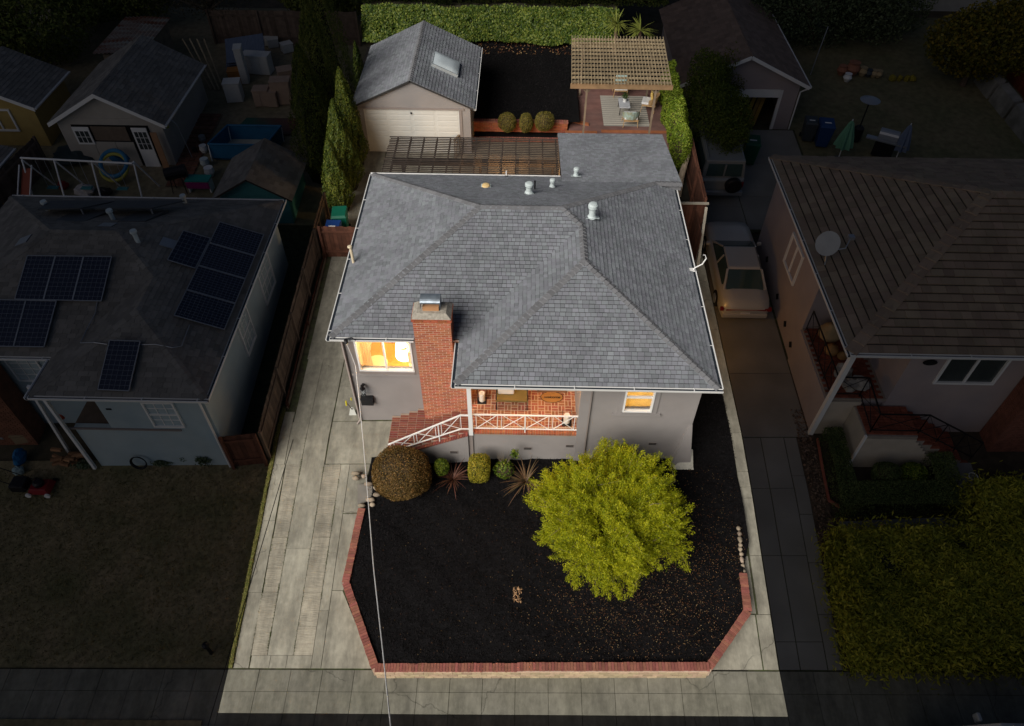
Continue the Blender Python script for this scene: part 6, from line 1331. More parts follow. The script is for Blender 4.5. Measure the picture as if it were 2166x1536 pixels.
def tarp(name, label, px, py, rx, ry, h, m, cat='tarp'):
    p = atg(px, py); return solo(name, MB().blob((p.x, p.y, gz(p.x, p.y) + h * .45), (rx, ry, h * .55), 12, 7, .18, int(px)), m, label, cat, loc=(p.x, p.y, gz(p.x, p.y)))
tarp('blue_tarp', 'crumpled blue tarp at the foot of the white garage doors', 262, 338, .75, .5, .9, mat('tarp_blue', (.01, .10, .22), .6, .2)); tarp('dark_tarp', 'dark green crumpled tarp left of the toy pool', 165, 340, 1.0, .6, .6, mat('tarp_dark', (.02, .035, .04), .7, .3))
tarp('laundry_heap', 'heap of white and patterned cloth near the rear eave of the blue house', 185, 412, .45, .35, .45, mat('cloth_white', (.4, .38, .38), .9, .3, 10), 'cloth'); tarp('black_bag', 'black rubbish bag beside the heap of cloth', 222, 415, .35, .3, .4, black, 'bag'); tarp('red_toy', 'red toy beside the slide', 137, 398, .2, .2, .35, mat('toy_red', (.25, .01, .01), .5, .1), 'toy')
p = atg(385, 404); bb = thing('barrel_smoker', 'black barrel barbecue on legs beside the brick path', 'barbecue', (p.x, p.y, gz(p.x, p.y))); zz = gz(p.x, p.y); mk('barrel', MB().tube([(p.x - .4, p.y - .1, zz + .85), (p.x + .4, p.y + .2, zz + .9)], .26, 14), black, bb)
for sx in (-.3, .3):
    for sy in (-.2, .2): mk('leg', MB().bar((p.x + sx, p.y + sy, zz), (p.x + sx * .8, p.y + sy * .5, zz + .7), .03), black, bb)
p = atg(428, 402); zz = gz(p.x, p.y); kt = thing('kids_table', 'teal and pink low table with pots beside the teal shed', 'table', (p.x, p.y, zz)); mk('tabletop', MB().box(p.x - .5, p.x + .5, p.y - .25, p.y + .25, zz + .55, zz + .6), mat('teal_top', (.02, .25, .22), .6, .1), kt); mk('skirt', MB().box(p.x - .48, p.x + .48, p.y - .27, p.y - .252, zz + .25, zz + .54), mat('pink_skirt', (.25, .02, .14), .7, .1), kt)
for sx in (-.45, .45): mk('leg', MB().box(p.x + sx - .03, p.x + sx + .03, p.y - .2, p.y + .2, zz, zz + .549), white, kt)
for i, (a, b, r_, lab) in enumerate(((430, 300, .16, 'pale pot farthest along the brick path'), (433, 322, .18, 'white round pot in the middle of the brick path'), (436, 352, .20, 'grey pot nearest the teal table'), (446, 372, .22, 'large white jar standing on the teal table side'), (413, 322, .12, 'small dark pot left of the white round pot'))):
    p = atg(a, b); zz = gz(p.x, p.y); t = thing('flower_pot', lab, 'pot', (p.x, p.y, zz), 'pots along the brick path'); mk('pot', MB().lathe([(r_ * .6, 0), (r_, r_ * .9), (r_ * .85, r_ * 1.8), (r_ * .9, r_ * 1.9)], (p.x, p.y, zz), 12), (alu, white, vent_m, white, black)[i], t)
hk = thing('garden_hook', 'tall metal hook with a hanging yellow flower lamp beside the garage corner', 'garden hook', (-15.0, 27.6, 1.2)); mk('pole', MB().tube([(-14.6, 28.2, 1.25), (-14.7, 28.1, 2.9), (-14.95, 28.1, 3.2), (-15.2, 28.1, 2.95)], .02, 6), alu, hk); mk('flower', MB().lathe([(.02, .12), (.12, .0), (.14, -.05)], (-15.2, 28.1, 2.8), 6, cap=False), mat('ring_yellow', (.35, .33, .06)), hk)
bpth = sheet('brick_path', 26.2, 31.5, lambda y: -15.2 + (y - 26.2) * .02, lambda y: -14.2 + (y - 26.2) * .02, mat('path_base', (.13, .09, .06), .9, .3), .0, 12, 2)
for k in range(16):
    for i in range(4): x = -15.15 + i * .24; y = 26.3 + k * .33; mk('paver', MB().box(x, x + .22, y, y + .26, gz(x, y), gz(x, y + .2) + .03), mat('path_brick', (.17, .075, .05), .9, .2, isl=.25), bpth)
# front of the blue house
def firewood(px, py, label, n=16):
    p = atg(px, py); zz = gz(p.x, p.y); t = thing('firewood_pile', label, 'firewood', (p.x, p.y, zz)); m = mat('cut_wood', (.27, .14, .07), .9, .2, isl=.3)
    for k in range(n):
        a = random.uniform(-.4, .4); x = p.x + random.uniform(-.5, .5); y = p.y + random.uniform(-.25, .25); z = zz + .06 + random.uniform(0, .25); mk('log', MB().tube([(x - .17 * math.cos(a), y - .17 * math.sin(a), z), (x + .17 * math.cos(a), y + .17 * math.sin(a), z + random.uniform(-.05, .05))], .065, 5), m, t)
firewood(152, 975, 'small pile of split firewood in front of the blue house porch')
p = atg(92, 1035); zz = gz(p.x, p.y); mw = thing('lawn_mower', 'red and black lawn mower standing on the dry lawn', 'lawn mower', (p.x, p.y, zz)); redm = mat('mower_red', (.22, .012, .018), .45, .1)
mk('deck', MB().hexa([(p.x - .35, p.y - .27, zz + .08), (p.x + .35, p.y - .27, zz + .08), (p.x + .35, p.y + .27, zz + .08), (p.x - .35, p.y + .27, zz + .08)], [(p.x - .25, p.y - .2, zz + .28), (p.x + .25, p.y - .2, zz + .28), (p.x + .25, p.y + .2, zz + .28), (p.x - .25, p.y + .2, zz + .28)]), redm, mw, bevel=.02); mk('engine', MB().lathe([(.15, 0), (.16, .12), (.10, .17)], (p.x, p.y, zz + .281), 14), black, mw); mk('bag', MB().box(p.x - .85, p.x - .38, p.y - .22, p.y + .22, zz + .12, zz + .42), black, mw, bevel=.04)
for sx in (-.3, .3):
    for sy in (-.3, .3): mk('wheel', MB().tube([(p.x + sx, p.y + sy - .025, zz + .09), (p.x + sx, p.y + sy + .025, zz + .09)], .09, 12), white if sy < 0 else black, mw)
mk('handle', MB().tube([(p.x - .3, p.y - .2, zz + .25), (p.x - 1.1, p.y - .2, zz + .9), (p.x - 1.1, p.y + .2, zz + .9), (p.x - .3, p.y + .2, zz + .25)], .015, 6), black, mw)
tarp('blue_bag', 'bright blue crumpled bag near the blue house porch steps', 48, 975, .16, .3, .5, mat('bag_blue', (.01, .13, .3), .6, .2), 'bag'); tarp('striped_bag', 'small teal and white striped bag beside the lawn mower', 42, 1000, .18, .16, .25, mat('stripe_bag', (.3, .4, .4), .8, .3, 30), 'bag'); tarp('plastic_sack', 'large grey plastic sack at the left edge by the brick chimney', 15, 915, .3, .45, .6, mat('sack', (.18, .18, .18), .7, .3), 'sack')
box_thing('cardboard_box', 'open cardboard box beside the grey sack', 'box', 52, 938, .55, .45, .4, .2, mat('cardboard', (.26, .19, .11), .9, .1))
hr = atY(284, 958, 13.05); hs_ = thing('garden_hose', 'coiled black hose hanging at the foot of the blue house wall', 'hose', (hr.x, 13.05, gz(hr.x, 13)))
for k in range(3): mk('coil', torus((hr.x, 13.0 - k * .02, gz(hr.x, 13) + .35), .22 + .02 * k, .015, Matrix.Rotation(PI / 2 - .2, 3, 'X'), 20, 6), black, hs_)
tarp('yellow_float', 'yellow inflatable leaning behind the blue house porch opening', 92, 872, .3, .25, .6, mat('ring_yellow', (.35, .33, .06)), 'inflatable'); tarp('orange_ball', 'orange-red ball on the blue house porch', 137, 882, .22, .2, .45, mat('ball_red', (.32, .04, .01), .5, .05), 'ball')
for i, (a, b, h, lab) in enumerate(((236, 962, .75, 'leafy straggly plant left of the coiled hose at the blue house'), (388, 975, .45, 'small flowering plant under the blue house window'), (435, 985, .5, 'potted plant near the right corner of the blue house'), (345, 985, .3, 'low plant between hose and flowering plant'), (180, 990, .3, 'low weeds at the left of the blue house wall'))):
    p = atg(a, b); z = gz(p.x, p.y); t = thing('garden_plant', lab, 'plant', (p.x, p.y, z), 'plants along the blue house wall'); crown('leaves', t, [((p.x, p.y, z + h * .6), (.30, .16, h * .5))], 500, .08, .045, leafmat('grey_green_leaf', (.03, .05, .02), (.09, .13, .06), (.22, .27, .18)), .4, .5); mk('stem', MB().tube([(p.x, p.y, z), (p.x + .05, p.y, z + h * .7)], .015, 5), wood, t)
p = atg(462, 1398); solo('marker_post', join([MB().lathe([(.05, 0), (.05, .5), (.09, .52), (.09, .62), (.04, .66)], (p.x - .25, p.y + .2, gz(p.x, p.y)), 10)]), black, 'dark garden light post at the corner of the dry lawn', 'garden light')
# overhead wires crossing the left yard
for (a, b, c_, d_, lab) in ((620, 930, 440, 1536, 'thin dark wire crossing above the driveway edge'),):
    P = [at(a + (c_ - a) * f, b + (d_ - b) * f, 4.6 + 1.4 * f) for f in np.linspace(0, 1, 12)]; solo('overhead_wire', MB().tube(P, .009, 4), black, lab, 'wire')
grass_d = leafmat('dry_grass', (.05, .06, .02), (.14, .12, .05), (.22, .18, .09), .1, 1)
scatter('lawn_tufts', 26000, (-22, -7.86), 7.3, 13.0, lambda x, y: gz(x, y) - .02, grass_d, .09, .02, .05, None, .1)
# trees and dark cypresses on the left
for i, (x, y, h, r, lab) in enumerate(((-8.55, 27.2, 5.6, 1.05, 'nearest and lowest of the tall dark cypresses left of the lit driveway'), (-8.45, 29.0, 6.4, 1.15, 'middle tall dark cypress left of the garage'), (-8.6, 31.2, 7.0, 1.25, 'farthest tall dark cypress left of the garage'))): conifer(lab, x, y, h, r, 15000, dark_leaf if i else cyp_leaf, 'tall dark cypresses left of the garage')
tree('evergreen_tree', 'dark evergreen mass at the top left corner behind the yellow building', (-25, 36, 1.7), [((-25, 36, 4.2), (3.4, 2.6, 2.4)), ((-29, 34, 4), (3, 2.5, 2.4))], 26000, .22, .09, dark_leaf, .2)
tree('evergreen_tree', 'dark evergreen tree behind the rusty shed roof at the top left', (-21.5, 40, 2), [((-21.5, 40, 4.5), (3.4, 2.5, 2.6))], 18000, .22, .09, dark_leaf, .2)
tree('bare_tree', 'sparse brown tree with bare branches over the back fence of the left yard', (-16.2, 38.8, 2), [((-16.5, 38.6, 4.6), (3.2, 1.8, 1.9))], 4200, .16, .06, leafmat('sparse_brown', (.04, .035, .02), (.09, .08, .045), (.14, .12, .07)), .18, rough=.4, shell=.5, limbs=26, barkm=mat('grey_bark', (.16, .13, .10), .95, .3))
tree('evergreen_tree', 'dark foliage behind the back fence left of the ivy', (-11, 40.5, 2), [((-11, 40.5, 3.9), (2.6, 1.6, 2.0))], 12000, .2, .09, dark_leaf, .2)

# ---------------------------------------------------------------- right neighbour
rdrive = sheet('driveway', 7.16, 31.0, 7.13, lambda y: 9.0 if y < 16 else (9.3 if y < 24 else 12.6), joint, -.012, 60, 6)
cells = []; y = 7.2
for yy in (7.9, 10.2, 12.2, 13.9): cells += [(7.14, 7.68, 7.14, 7.68, y, yy), (7.69, 8.40, 7.69, 8.40, y, yy)]; y = yy
y = 7.2
for yy in (8.6, 10.0, 11.4, 12.6, 13.9): cells.append((8.41, 8.80, 8.41, 8.80, y, yy)); y = yy
y = 13.92
for yy in (16.5, 19.5, 22.5, 25.5, 28.4, 30.9): cells += [(7.14, 9.2, 7.14, 9.2, y, yy)]; y = yy
y = 24.0
for yy in (26.2, 28.4, 30.9): cells += [(9.22, 12.5, 9.22, 12.5, y, yy)]; y = yy
pieces(rdrive, cells, mat('dull_concrete', (.26, .25, .225), .9, .15, 2.2, .25, 90, isl=.08, col2=(.20, .19, .17), c2s=1.1), .012, .05, .009)
sheet('stony_strip', 7.2, 16.5, lambda y: 8.80, lambda y: 9.35, mat('stony_soil', (.12, .085, .06), .95, .5, 8, .9, 30, col2=(.07, .05, .035), c2s=3), .0, 30, 3)
scatter('strip_pebbles', 900, (8.85, 9.3), 10, 15, gz, mat('pebble', (.18, .12, .085), .9, .3, isl=.4), .09, .07, .03, None, .4)
sheet('front_garden', 7.2, 15, 9.35, 26, mat('garden_soil', (.06, .045, .03), .95, .4, 4, .6, 30), -.03, 14, 6)
RE = 4.80; Rp = .396; Rx0, Rx1, Ry0, Ry1 = 8.93, 26.0, 13.58, 23.2; hd_ = (Ry1 - Ry0) / 2; rz_ = RE + hd_ * Rp
rp = [[(Rx0, Ry1, RE), (Rx0, Ry0, RE), (Rx0 + hd_, Ry0 + hd_, rz_)], [(Rx0, Ry0, RE), (Rx1, Ry0, RE), (Rx1 - hd_, Ry0 + hd_, rz_), (Rx0 + hd_, Ry0 + hd_, rz_)], [(Rx1, Ry0, RE), (Rx1, Ry1, RE), (Rx1 - hd_, Ry0 + hd_, rz_)], [(Rx1, Ry1, RE), (Rx0, Ry1, RE), (Rx0 + hd_, Ry0 + hd_, rz_), (Rx1 - hd_, Ry0 + hd_, rz_)]]
rh = thing('pink_house', 'pinkish stucco house with brown ribbed hip roof right of the highlighted lot', 'house', (17, 18, .5))
d_ = MB(); [d_.slab(P_, .1) for P_ in rp]; rr_ = mk('roof', d_, deck_m, rh)
rtile = mat('brown_shake', (.29, .215, .15), .9, .18, 1.3, .5, 60, isl=.16, hue=.01)
ss = shingles(rp[:2] + rp[3:], .26, (.24, .42), .05, .008, .006, butt=.032); lay(ss, rtile, rr_, 'shake', 298, 'shakes')
al = Vector((1, 1, Rp)); hips([((Rx0, Ry0, RE), (Rx0 + hd_, Ry0 + hd_, rz_), (-1, 1, -.01), (1, -1, -.01)), ((Rx0, Ry1, RE), (Rx0 + hd_, Ry0 + hd_, rz_), (1, 1, -.01), (-1, -1, -.01)), ((Rx0 + hd_, Ry0 + hd_, rz_), (Rx1 - hd_, Ry0 + hd_, rz_), (0, -1, -Rp), (0, 1, -Rp))], rtile, rr_, 'ridge_cap', .17, .34, .03)
gutter([(Rx0, Ry1, RE), (Rx0, Ry0, RE), (Rx1, Ry0, RE)], white, rr_, wd=.09, ht=.1, inner=gl)
pink = mat('pink_stucco', (.40, .33, .315), .92, .07, 1.2, .3, 90, col2=(.33, .29, .30), c2s=.5)
siding = mat('cream_siding', (.46, .40, .32), .85, .08)
LWX, FWY = 9.28, 14.1; PF = 2.25; PRX = 11.05; PBY = 17.1
mk('wall', MB().box(LWX, LWX + .15, PBY, 22.9, .2, RE - .1).box(LWX + .15, PRX, PBY, PBY + .15, .2, RE - .1).box(PRX, PRX + .15, FWY + .15, PBY, .2, RE - .1).box(PRX, 12.05, FWY, FWY + .15, -.2, RE - .1).box(12.05, 13.8, FWY, FWY + .15, -.2, 3.05).box(13.8, 25.6, FWY, FWY + .15, -.2, RE - .1).box(12.05, 13.8, FWY, FWY + .15, 4.25, RE - .1).box(LWX + .15, 25.6, 22.75, 22.9, .2, RE - .1), pink, rh)
window('front_window', rh, 12.05, 13.8, 3.05, 4.25, FWY, white, dglass, .07, 'v'); window('side_window', rh, 18.75, 20.1, 2.6, 3.85, LWX, white, dglass, .08, 'v', axis='y', facing=-1)
for (y, z) in ((19.6, 1.35), (18.3, 1.25), (17.4, 1.15), (21.5, 1.5)): mk('diamond_vent', MB().box(LWX - .02, LWX - .002, -.1, .1, -.1, .1, M=Matrix.Translation((0, y, z)) @ Matrix.Rotation(PI / 4, 4, 'X')), dark, rh)
mk('plaque', MB().lathe([(.2, 0), (.2, .03)], (0, 0, 0), 16, M=Matrix.Translation((11.6, FWY - .03, 3.95)) @ Matrix.Rotation(PI / 2, 4, 'X') @ Matrix.Diagonal((1, .5, 1, 1))), dark, rh)
mk('porch_base', MB().box(LWX - .04, LWX + .1, FWY, PBY, .2, PF - .08).box(LWX + .1, PRX, FWY + .12, PBY, .2, PF - .08), pink, rh)
for k in range(12): mk('siding_board', MB().hexa([(LWX - .02, FWY - .03, .55 + k * .13), (10.35, FWY - .03, .55 + k * .13), (10.35, FWY + .11, .55 + k * .13), (LWX - .02, FWY + .11, .55 + k * .13)], [(LWX - .02, FWY - .005, .677 + k * .13), (10.35, FWY - .005, .677 + k * .13), (10.35, FWY + .11, .677 + k * .13), (LWX - .02, FWY + .11, .677 + k * .13)]), siding, rh)
fl = mk('porch_floor', MB().box(LWX, PRX, FWY + .02, PBY, PF - .075, PF - .02), mortar_d, rh)
brick_f = mat('neighbour_brick', (.24, .07, .04), .85, .25, 8, .3, 60, isl=.25); proto.clear()
y = FWY + .1; j = 0
while y < PBY - .05:
    x = LWX + .12 + (.1 if j % 2 else 0)
    while x < PRX - .1: put_brick(fl, 'f', (.198, .094, .05), (x, y, PF)); x += .21
    y += .105; j += 1
st2 = thing('brick_steps', 'wide red brick steps with black railings descending to the right from the pink house porch', 'steps', (12, 13.5, .6))
mk('landing', MB().box(10.2, 11.7, 12.95, FWY - .04, .3, PF - .3), mortar_d, st2)
y = 13.0
while y < FWY - .08:
    x = 10.28
    while x < 11.66: put_brick(st2, 'f', (.198, .094, .05), (x + .05, y + .05, PF - .24)); x += .21
    y += .105
for k in range(7):
    x0 = 11.7 + k * .30; zt = PF - .3 - (k + 1) * .19; s_ = mk('step', MB().box(x0, x0 + .3, 12.98, FWY - .02, -.1, zt - .05), mortar_d, st2)
    for i in range(13): put_brick(s_, 'g', (.285, .072, .055), (x0 + .15, 13.03 + i * .082, zt))
for k in range(10): mk('siding_board', MB().hexa([(10.2, 12.90, .45 + k * .14), (11.7 + max(0, (9 - k)) * .12, 12.90, .45 + k * .14), (11.7 + max(0, (9 - k)) * .12, 12.945, .45 + k * .14), (10.2, 12.945, .45 + k * .14)], [(10.2, 12.925, .587 + k * .14), (11.7 + max(0, (9 - k)) * .12, 12.925, .587 + k * .14), (11.7 + max(0, (9 - k)) * .12, 12.945, .587 + k * .14), (10.2, 12.945, .587 + k * .14)]), siding, st2)
mk('side_wall', MB().box(10.16, 10.2, 12.95, FWY - .04, .3, PF - .3), siding, st2)
brail = thing('black_railing', 'black metal railing with crossed panels round the pink house porch and steps', 'railing', (11, 14, PF))
pathr = [Vector((9.36, 17.0, PF)), Vector((9.36, 14.2, PF)), Vector((10.25, 14.2, PF)), Vector((10.3, 13.05, PF - .25)), Vector((11.7, 13.05, PF - .25)), Vector((13.8, 13.05, .75))]
for i in range(5):
    a, b = pathr[i], pathr[i + 1]; U = Vector((0, 0, .85)); u2 = Vector((0, 0, .12)); n = max(1, int((b - a).length / .7)); mk('top_rail', MB().bar(a + U, b + U, .035), black, brail); mk('bottom_rail', MB().bar(a + u2, b + u2, .025), black, brail)
    for k in range(n + 1): q = a.lerp(b, k / n); mk('baluster', MB().bar(q, q + U, .022), black, brail)
    for k in range(n): q, r = a.lerp(b, k / n), a.lerp(b, (k + 1) / n); mk('cross_bar', MB().bar(q + u2, r + U, .014).bar(q + U, r + u2, .014), black, brail)
mk('corner_post', MB().bar((9.26, 14.06, .5), (9.26, 13.9, RE - .1), .14), white, rh); mk('corner_board', MB().box(10.13, 10.19, 12.88, 12.96, .3, PF - .25), white, rh)
def jar(x, y, z, r, label, m, h=1.5):
    t = thing('clay_jar', label, 'jar', (x, y, z), 'jars on the pink house porch'); mk('body', MB().lathe([(r * .4, 0), (r * .9, r * .45), (r, r * .9), (r * .8, r * 1.35), (r * .35, r * 1.6), (r * .42, r * 1.75)], (x, y, z), 18), m, t, smooth=True); mk('handle', torus((x + r * .5, y, z + r * 1.5), r * .16, r * .05, Matrix.Rotation(PI / 2, 3, 'X'), 12, 6), m, t)
clay = mat('buff_clay', (.36, .27, .15), .8, .15, 4); clay2 = mat('brown_clay', (.34, .19, .07), .7, .2, 4)
jar(9.95, 16.6, PF, .36, 'large buff clay jar at the back of the pink house porch', clay); jar(9.85, 15.95, PF, .22, 'small golden-brown jar in front of the large one', clay2); jar(10.15, 15.75, PF, .16, 'smallest brown jar beside the railing', clay2)
for i, (x, y, lab) in enumerate(((9.95, 15.0, 'crumpled white bag on the porch floor behind the black railing'), (10.3, 14.55, 'pale heap of cloth and boards near the porch corner'), (10.0, 14.5, 'grey bundle at the front of the porch'))): solo('porch_bundle', MB().blob((x, y, PF + .2), (.28, .24, .24), 9, 6, .3, i + 50), mat('bundle', (.32, .30, .27), .9, .3, 8), lab, 'bundle', 'bundles on the pink house porch', loc=(x, y, PF))
rc = thing('brick_chimney', 'red brick chimney at the right edge of the photo on the pink house front', 'chimney', (15.2, 13.6, .6)); mk('stack', MB().box(14.5, 16.6, 13.4, 14.08, .2, 4.6), mat('brown_brick2', (.22, .085, .055), .9, .3, 5, .5, 40), rc); cb = []
for r in range(50):
    z = .5 + r * .08; x = 14.5 - (.1 if r % 2 else 0)
    while x < 16.6:
        a, b = max(x, 14.5), min(x + .2, 16.6)
        if b - a > .03: m_ = MB().box(a, b, 13.385, 13.42, z, z + .066); m_.area = 17 - x; m_.c = Vector((0, 0, 0)); cb.append(m_)
        x += .215
    for i in range(3): m_ = MB().box(14.485, 14.52, 13.4 + i * .22, 13.6 + i * .22, z, z + .066); m_.area = 2; m_.c = Vector((0, 0, 0)); cb.append(m_)
lay(cb, MATS['brown_brick2'], rc, 'brick', 290, 'bricks')
# satellite dish on the left slope
q, nn = onpl(rp[0], 1745, 560, .02); sdh = thing('satellite_dish', 'grey satellite dish on the left roof slope of the pink house', 'satellite dish', tuple(q)); Md = Matrix.Rotation(-.9, 3, 'Y') @ Matrix.Rotation(.5, 3, 'X')
mk('mast', MB().tube([q, q + Vector((-.05, .1, .45))], .025, 8), alu, sdh)
dm = MB().lathe([(.03, 0), (.2, .03), (.36, .11), (.37, .115)], (0, 0, 0), 22, cap=True); dm.v = [tuple(q + Vector((-.02, .2, .62)) + Md @ Vector(v)) for v in dm.v]; mk('reflector', dm, mat('dish_grey', (.33, .34, .34), .5, .1), sdh); mk('feed_arm', MB().tube([q + Vector((0, .15, .4)), q + Vector((.45, .1, .55)), q + Vector((.62, .35, .75))], .02, 6), alu, sdh); mk('receiver', MB().box(q.x + .55, q.x + .72, q.y + .3, q.y + .46, q.z + .70, q.z + .80), alu, sdh)
# hedges and garden of the right house
low_leaf = leafmat('clipped_dark_leaf', (.03, .05, .012), (.08, .115, .035), (.15, .18, .06), .15, 3)
def box_hedge(name, label, boxes, n, L, W, m, jit=.05, cat='hedge', z_of=None, core=True):
    t = thing(name, label, cat, (boxes[0][0], boxes[0][2], gz(boxes[0][0], boxes[0][2]))); Q = []; tot = sum((b[1] - b[0]) * (b[3] - b[2]) for b in boxes); cm = MB()
    for (x0, x1, y0, y1, h) in boxes:
        k = int(n * (x1 - x0) * (y1 - y0) / tot); kt = int(k * .62); ks = k - kt
        x = rng.uniform(x0, x1, kt); y = rng.uniform(y0, y1, kt); bp = np.sin(x * 2.3 + y * .7) * .5 + np.sin(y * 2.9 - x) * .5 + np.sin(x * 5.1 + y * 4.3) * .35
        z = gzv(x, y) + h + bp * jit - np.abs(rng.normal(size=kt)) * jit * 1.1; Q.append(leafquads(np.stack([x, y, z], 1), L, W, np.tile([0, 0, 1], (kt, 1)), .7))
        e = rng.integers(0, 4, ks); u = rng.uniform(size=ks); x = np.where(e == 0, x0, np.where(e == 1, x1, x0 + (x1 - x0) * u)); y = np.where(e == 2, y0, np.where(e == 3, y1, y0 + (y1 - y0) * u)); f = rng.uniform(0, 1, ks)
        x = x + rng.normal(size=ks) * jit; y = y + rng.normal(size=ks) * jit; z = gzv(x, y) + f * h; nr = np.stack([x - (x0 + x1) / 2, y - (y0 + y1) / 2, np.full(ks, .2)], 1); nr /= np.linalg.norm(nr, axis=1, keepdims=True); Q.append(leafquads(np.stack([x, y, z], 1), L, W, nr, .7))
        i = .22; cm.hexa([(x0 + i, y0 + i, gz(x0, y0) - .1), (x1 - i, y0 + i, gz(x1, y0) - .1), (x1 - i, y1 - i, gz(x1, y1) - .1), (x0 + i, y1 - i, gz(x0, y1) - .1)], [(x0 + i, y0 + i, gz(x0, y0) + h - i * 1.3), (x1 - i, y0 + i, gz(x1, y0) + h - i * 1.3), (x1 - i, y1 - i, gz(x1, y1) + h - i * 1.3), (x0 + i, y1 - i, gz(x0, y1) + h - i * 1.3)])
    qmesh('foliage', np.concatenate(Q), m, t); mk('branches', cm, mat('hedge_core', (.02, .022, .01), .95, .4, 6), t); return t
box_hedge('clipped_hedge', 'low clipped dark green hedge wrapping the front corner of the pink house', [(9.42, 9.95, 11.3, 13.75, .75), (9.95, 12.75, 11.3, 12.0, .75), (12.25, 12.95, 12.0, 12.9, .75)], 22000, .05, .03, low_leaf, .02)
shrub('round_bush', 'round clipped dark bush in the bed in front of the cream siding', (10.95, 12.35, .95), (.42, .33, .40), 5000, .045, .028, low_leaf, 'bush')
shrub('leafy_bush', 'leafy brighter green bush beside the round clipped bush', (11.8, 12.42, .85), (.42, .34, .34), 3500, .07, .045, green_leaf, 'bush')
hedge_leaf = leafmat('golden_juniper', (.08, .10, .01), (.28, .29, .03), (.50, .44, .05), .2, 1.3)
box_hedge('golden_hedge', 'broad shaggy yellow-green hedge filling the lower right of the photo', [(9.05, 15.5, 7.28, 10.35, 1.25), (12.95, 15.5, 10.35, 11.7, 1.25)], 90000, .17, .05, hedge_leaf, .20)
sheet('garden_path', 10.4, 13.0, lambda y: 9.5 if y < 11.2 else 12.95, 13.85, mat('path_concrete', (.20, .20, .20), .9, .15, 2), .0, 20, 6)
q = atg(2057, 1010); solo('white_ring', torus((q.x, q.y, gz(q.x, q.y) + .05), .13, .018, None, 24, 6), white, 'small white ring lying on the grey garden path', 'ring')
eb = MB(); 
for (a, b) in (((1728, 930), (1740, 1000)), ((1740, 1000), (1752, 1060)), ((1752, 1060), (1775, 1075))): p, q = atg(*a), atg(*b); eb.bar((p.x, p.y, gz(p.x, p.y) + .05), (q.x, q.y, gz(q.x, q.y) + .05), .05, .1)
solo('brick_edging', eb, mat('edging_red', (.30, .10, .07), .9, .2), 'thin red edging between the stony strip and the clipped hedge', 'edging')

# ---------------------------------------------------------------- vehicles
def loft(sections, closed_ends=True):
    mb = MB(); k = len(sections[0])
    for s_ in sections: mb.v += [tuple(p) for p in s_]
    for i in range(len(sections) - 1):
        for j in range(k): q = (j + 1) % k; mb.f.append((i * k + j, i * k + q, (i + 1) * k + q, (i + 1) * k + j))
    if closed_ends: mb.f.append(tuple(range(k - 1, -1, -1))); n = (len(sections) - 1) * k; mb.f.append(tuple(range(n, n + k)))
    return mb
def wheel(t, x, y, r, wd, side):
    w_ = mk('wheel', MB().lathe([(r * .6, -wd / 2), (r * .95, -wd / 2), (r, -wd / 4), (r, wd / 4), (r * .95, wd / 2), (r * .6, wd / 2)], (0, 0, 0), 22, M=Matrix.Translation((x, y, r)) @ Matrix.Rotation(PI / 2, 4, 'Y')), mat('tyre', (.015, .015, .016), .8, .1), t)
    mk('rim', MB().lathe([(r * .1, 0), (r * .6, .01), (r * .58, .03)], (0, 0, 0), 16, M=Matrix.Translation((x + side * wd * .48, y, r)) @ Matrix.Rotation(side * PI / 2, 4, 'Y')), alu, w_)
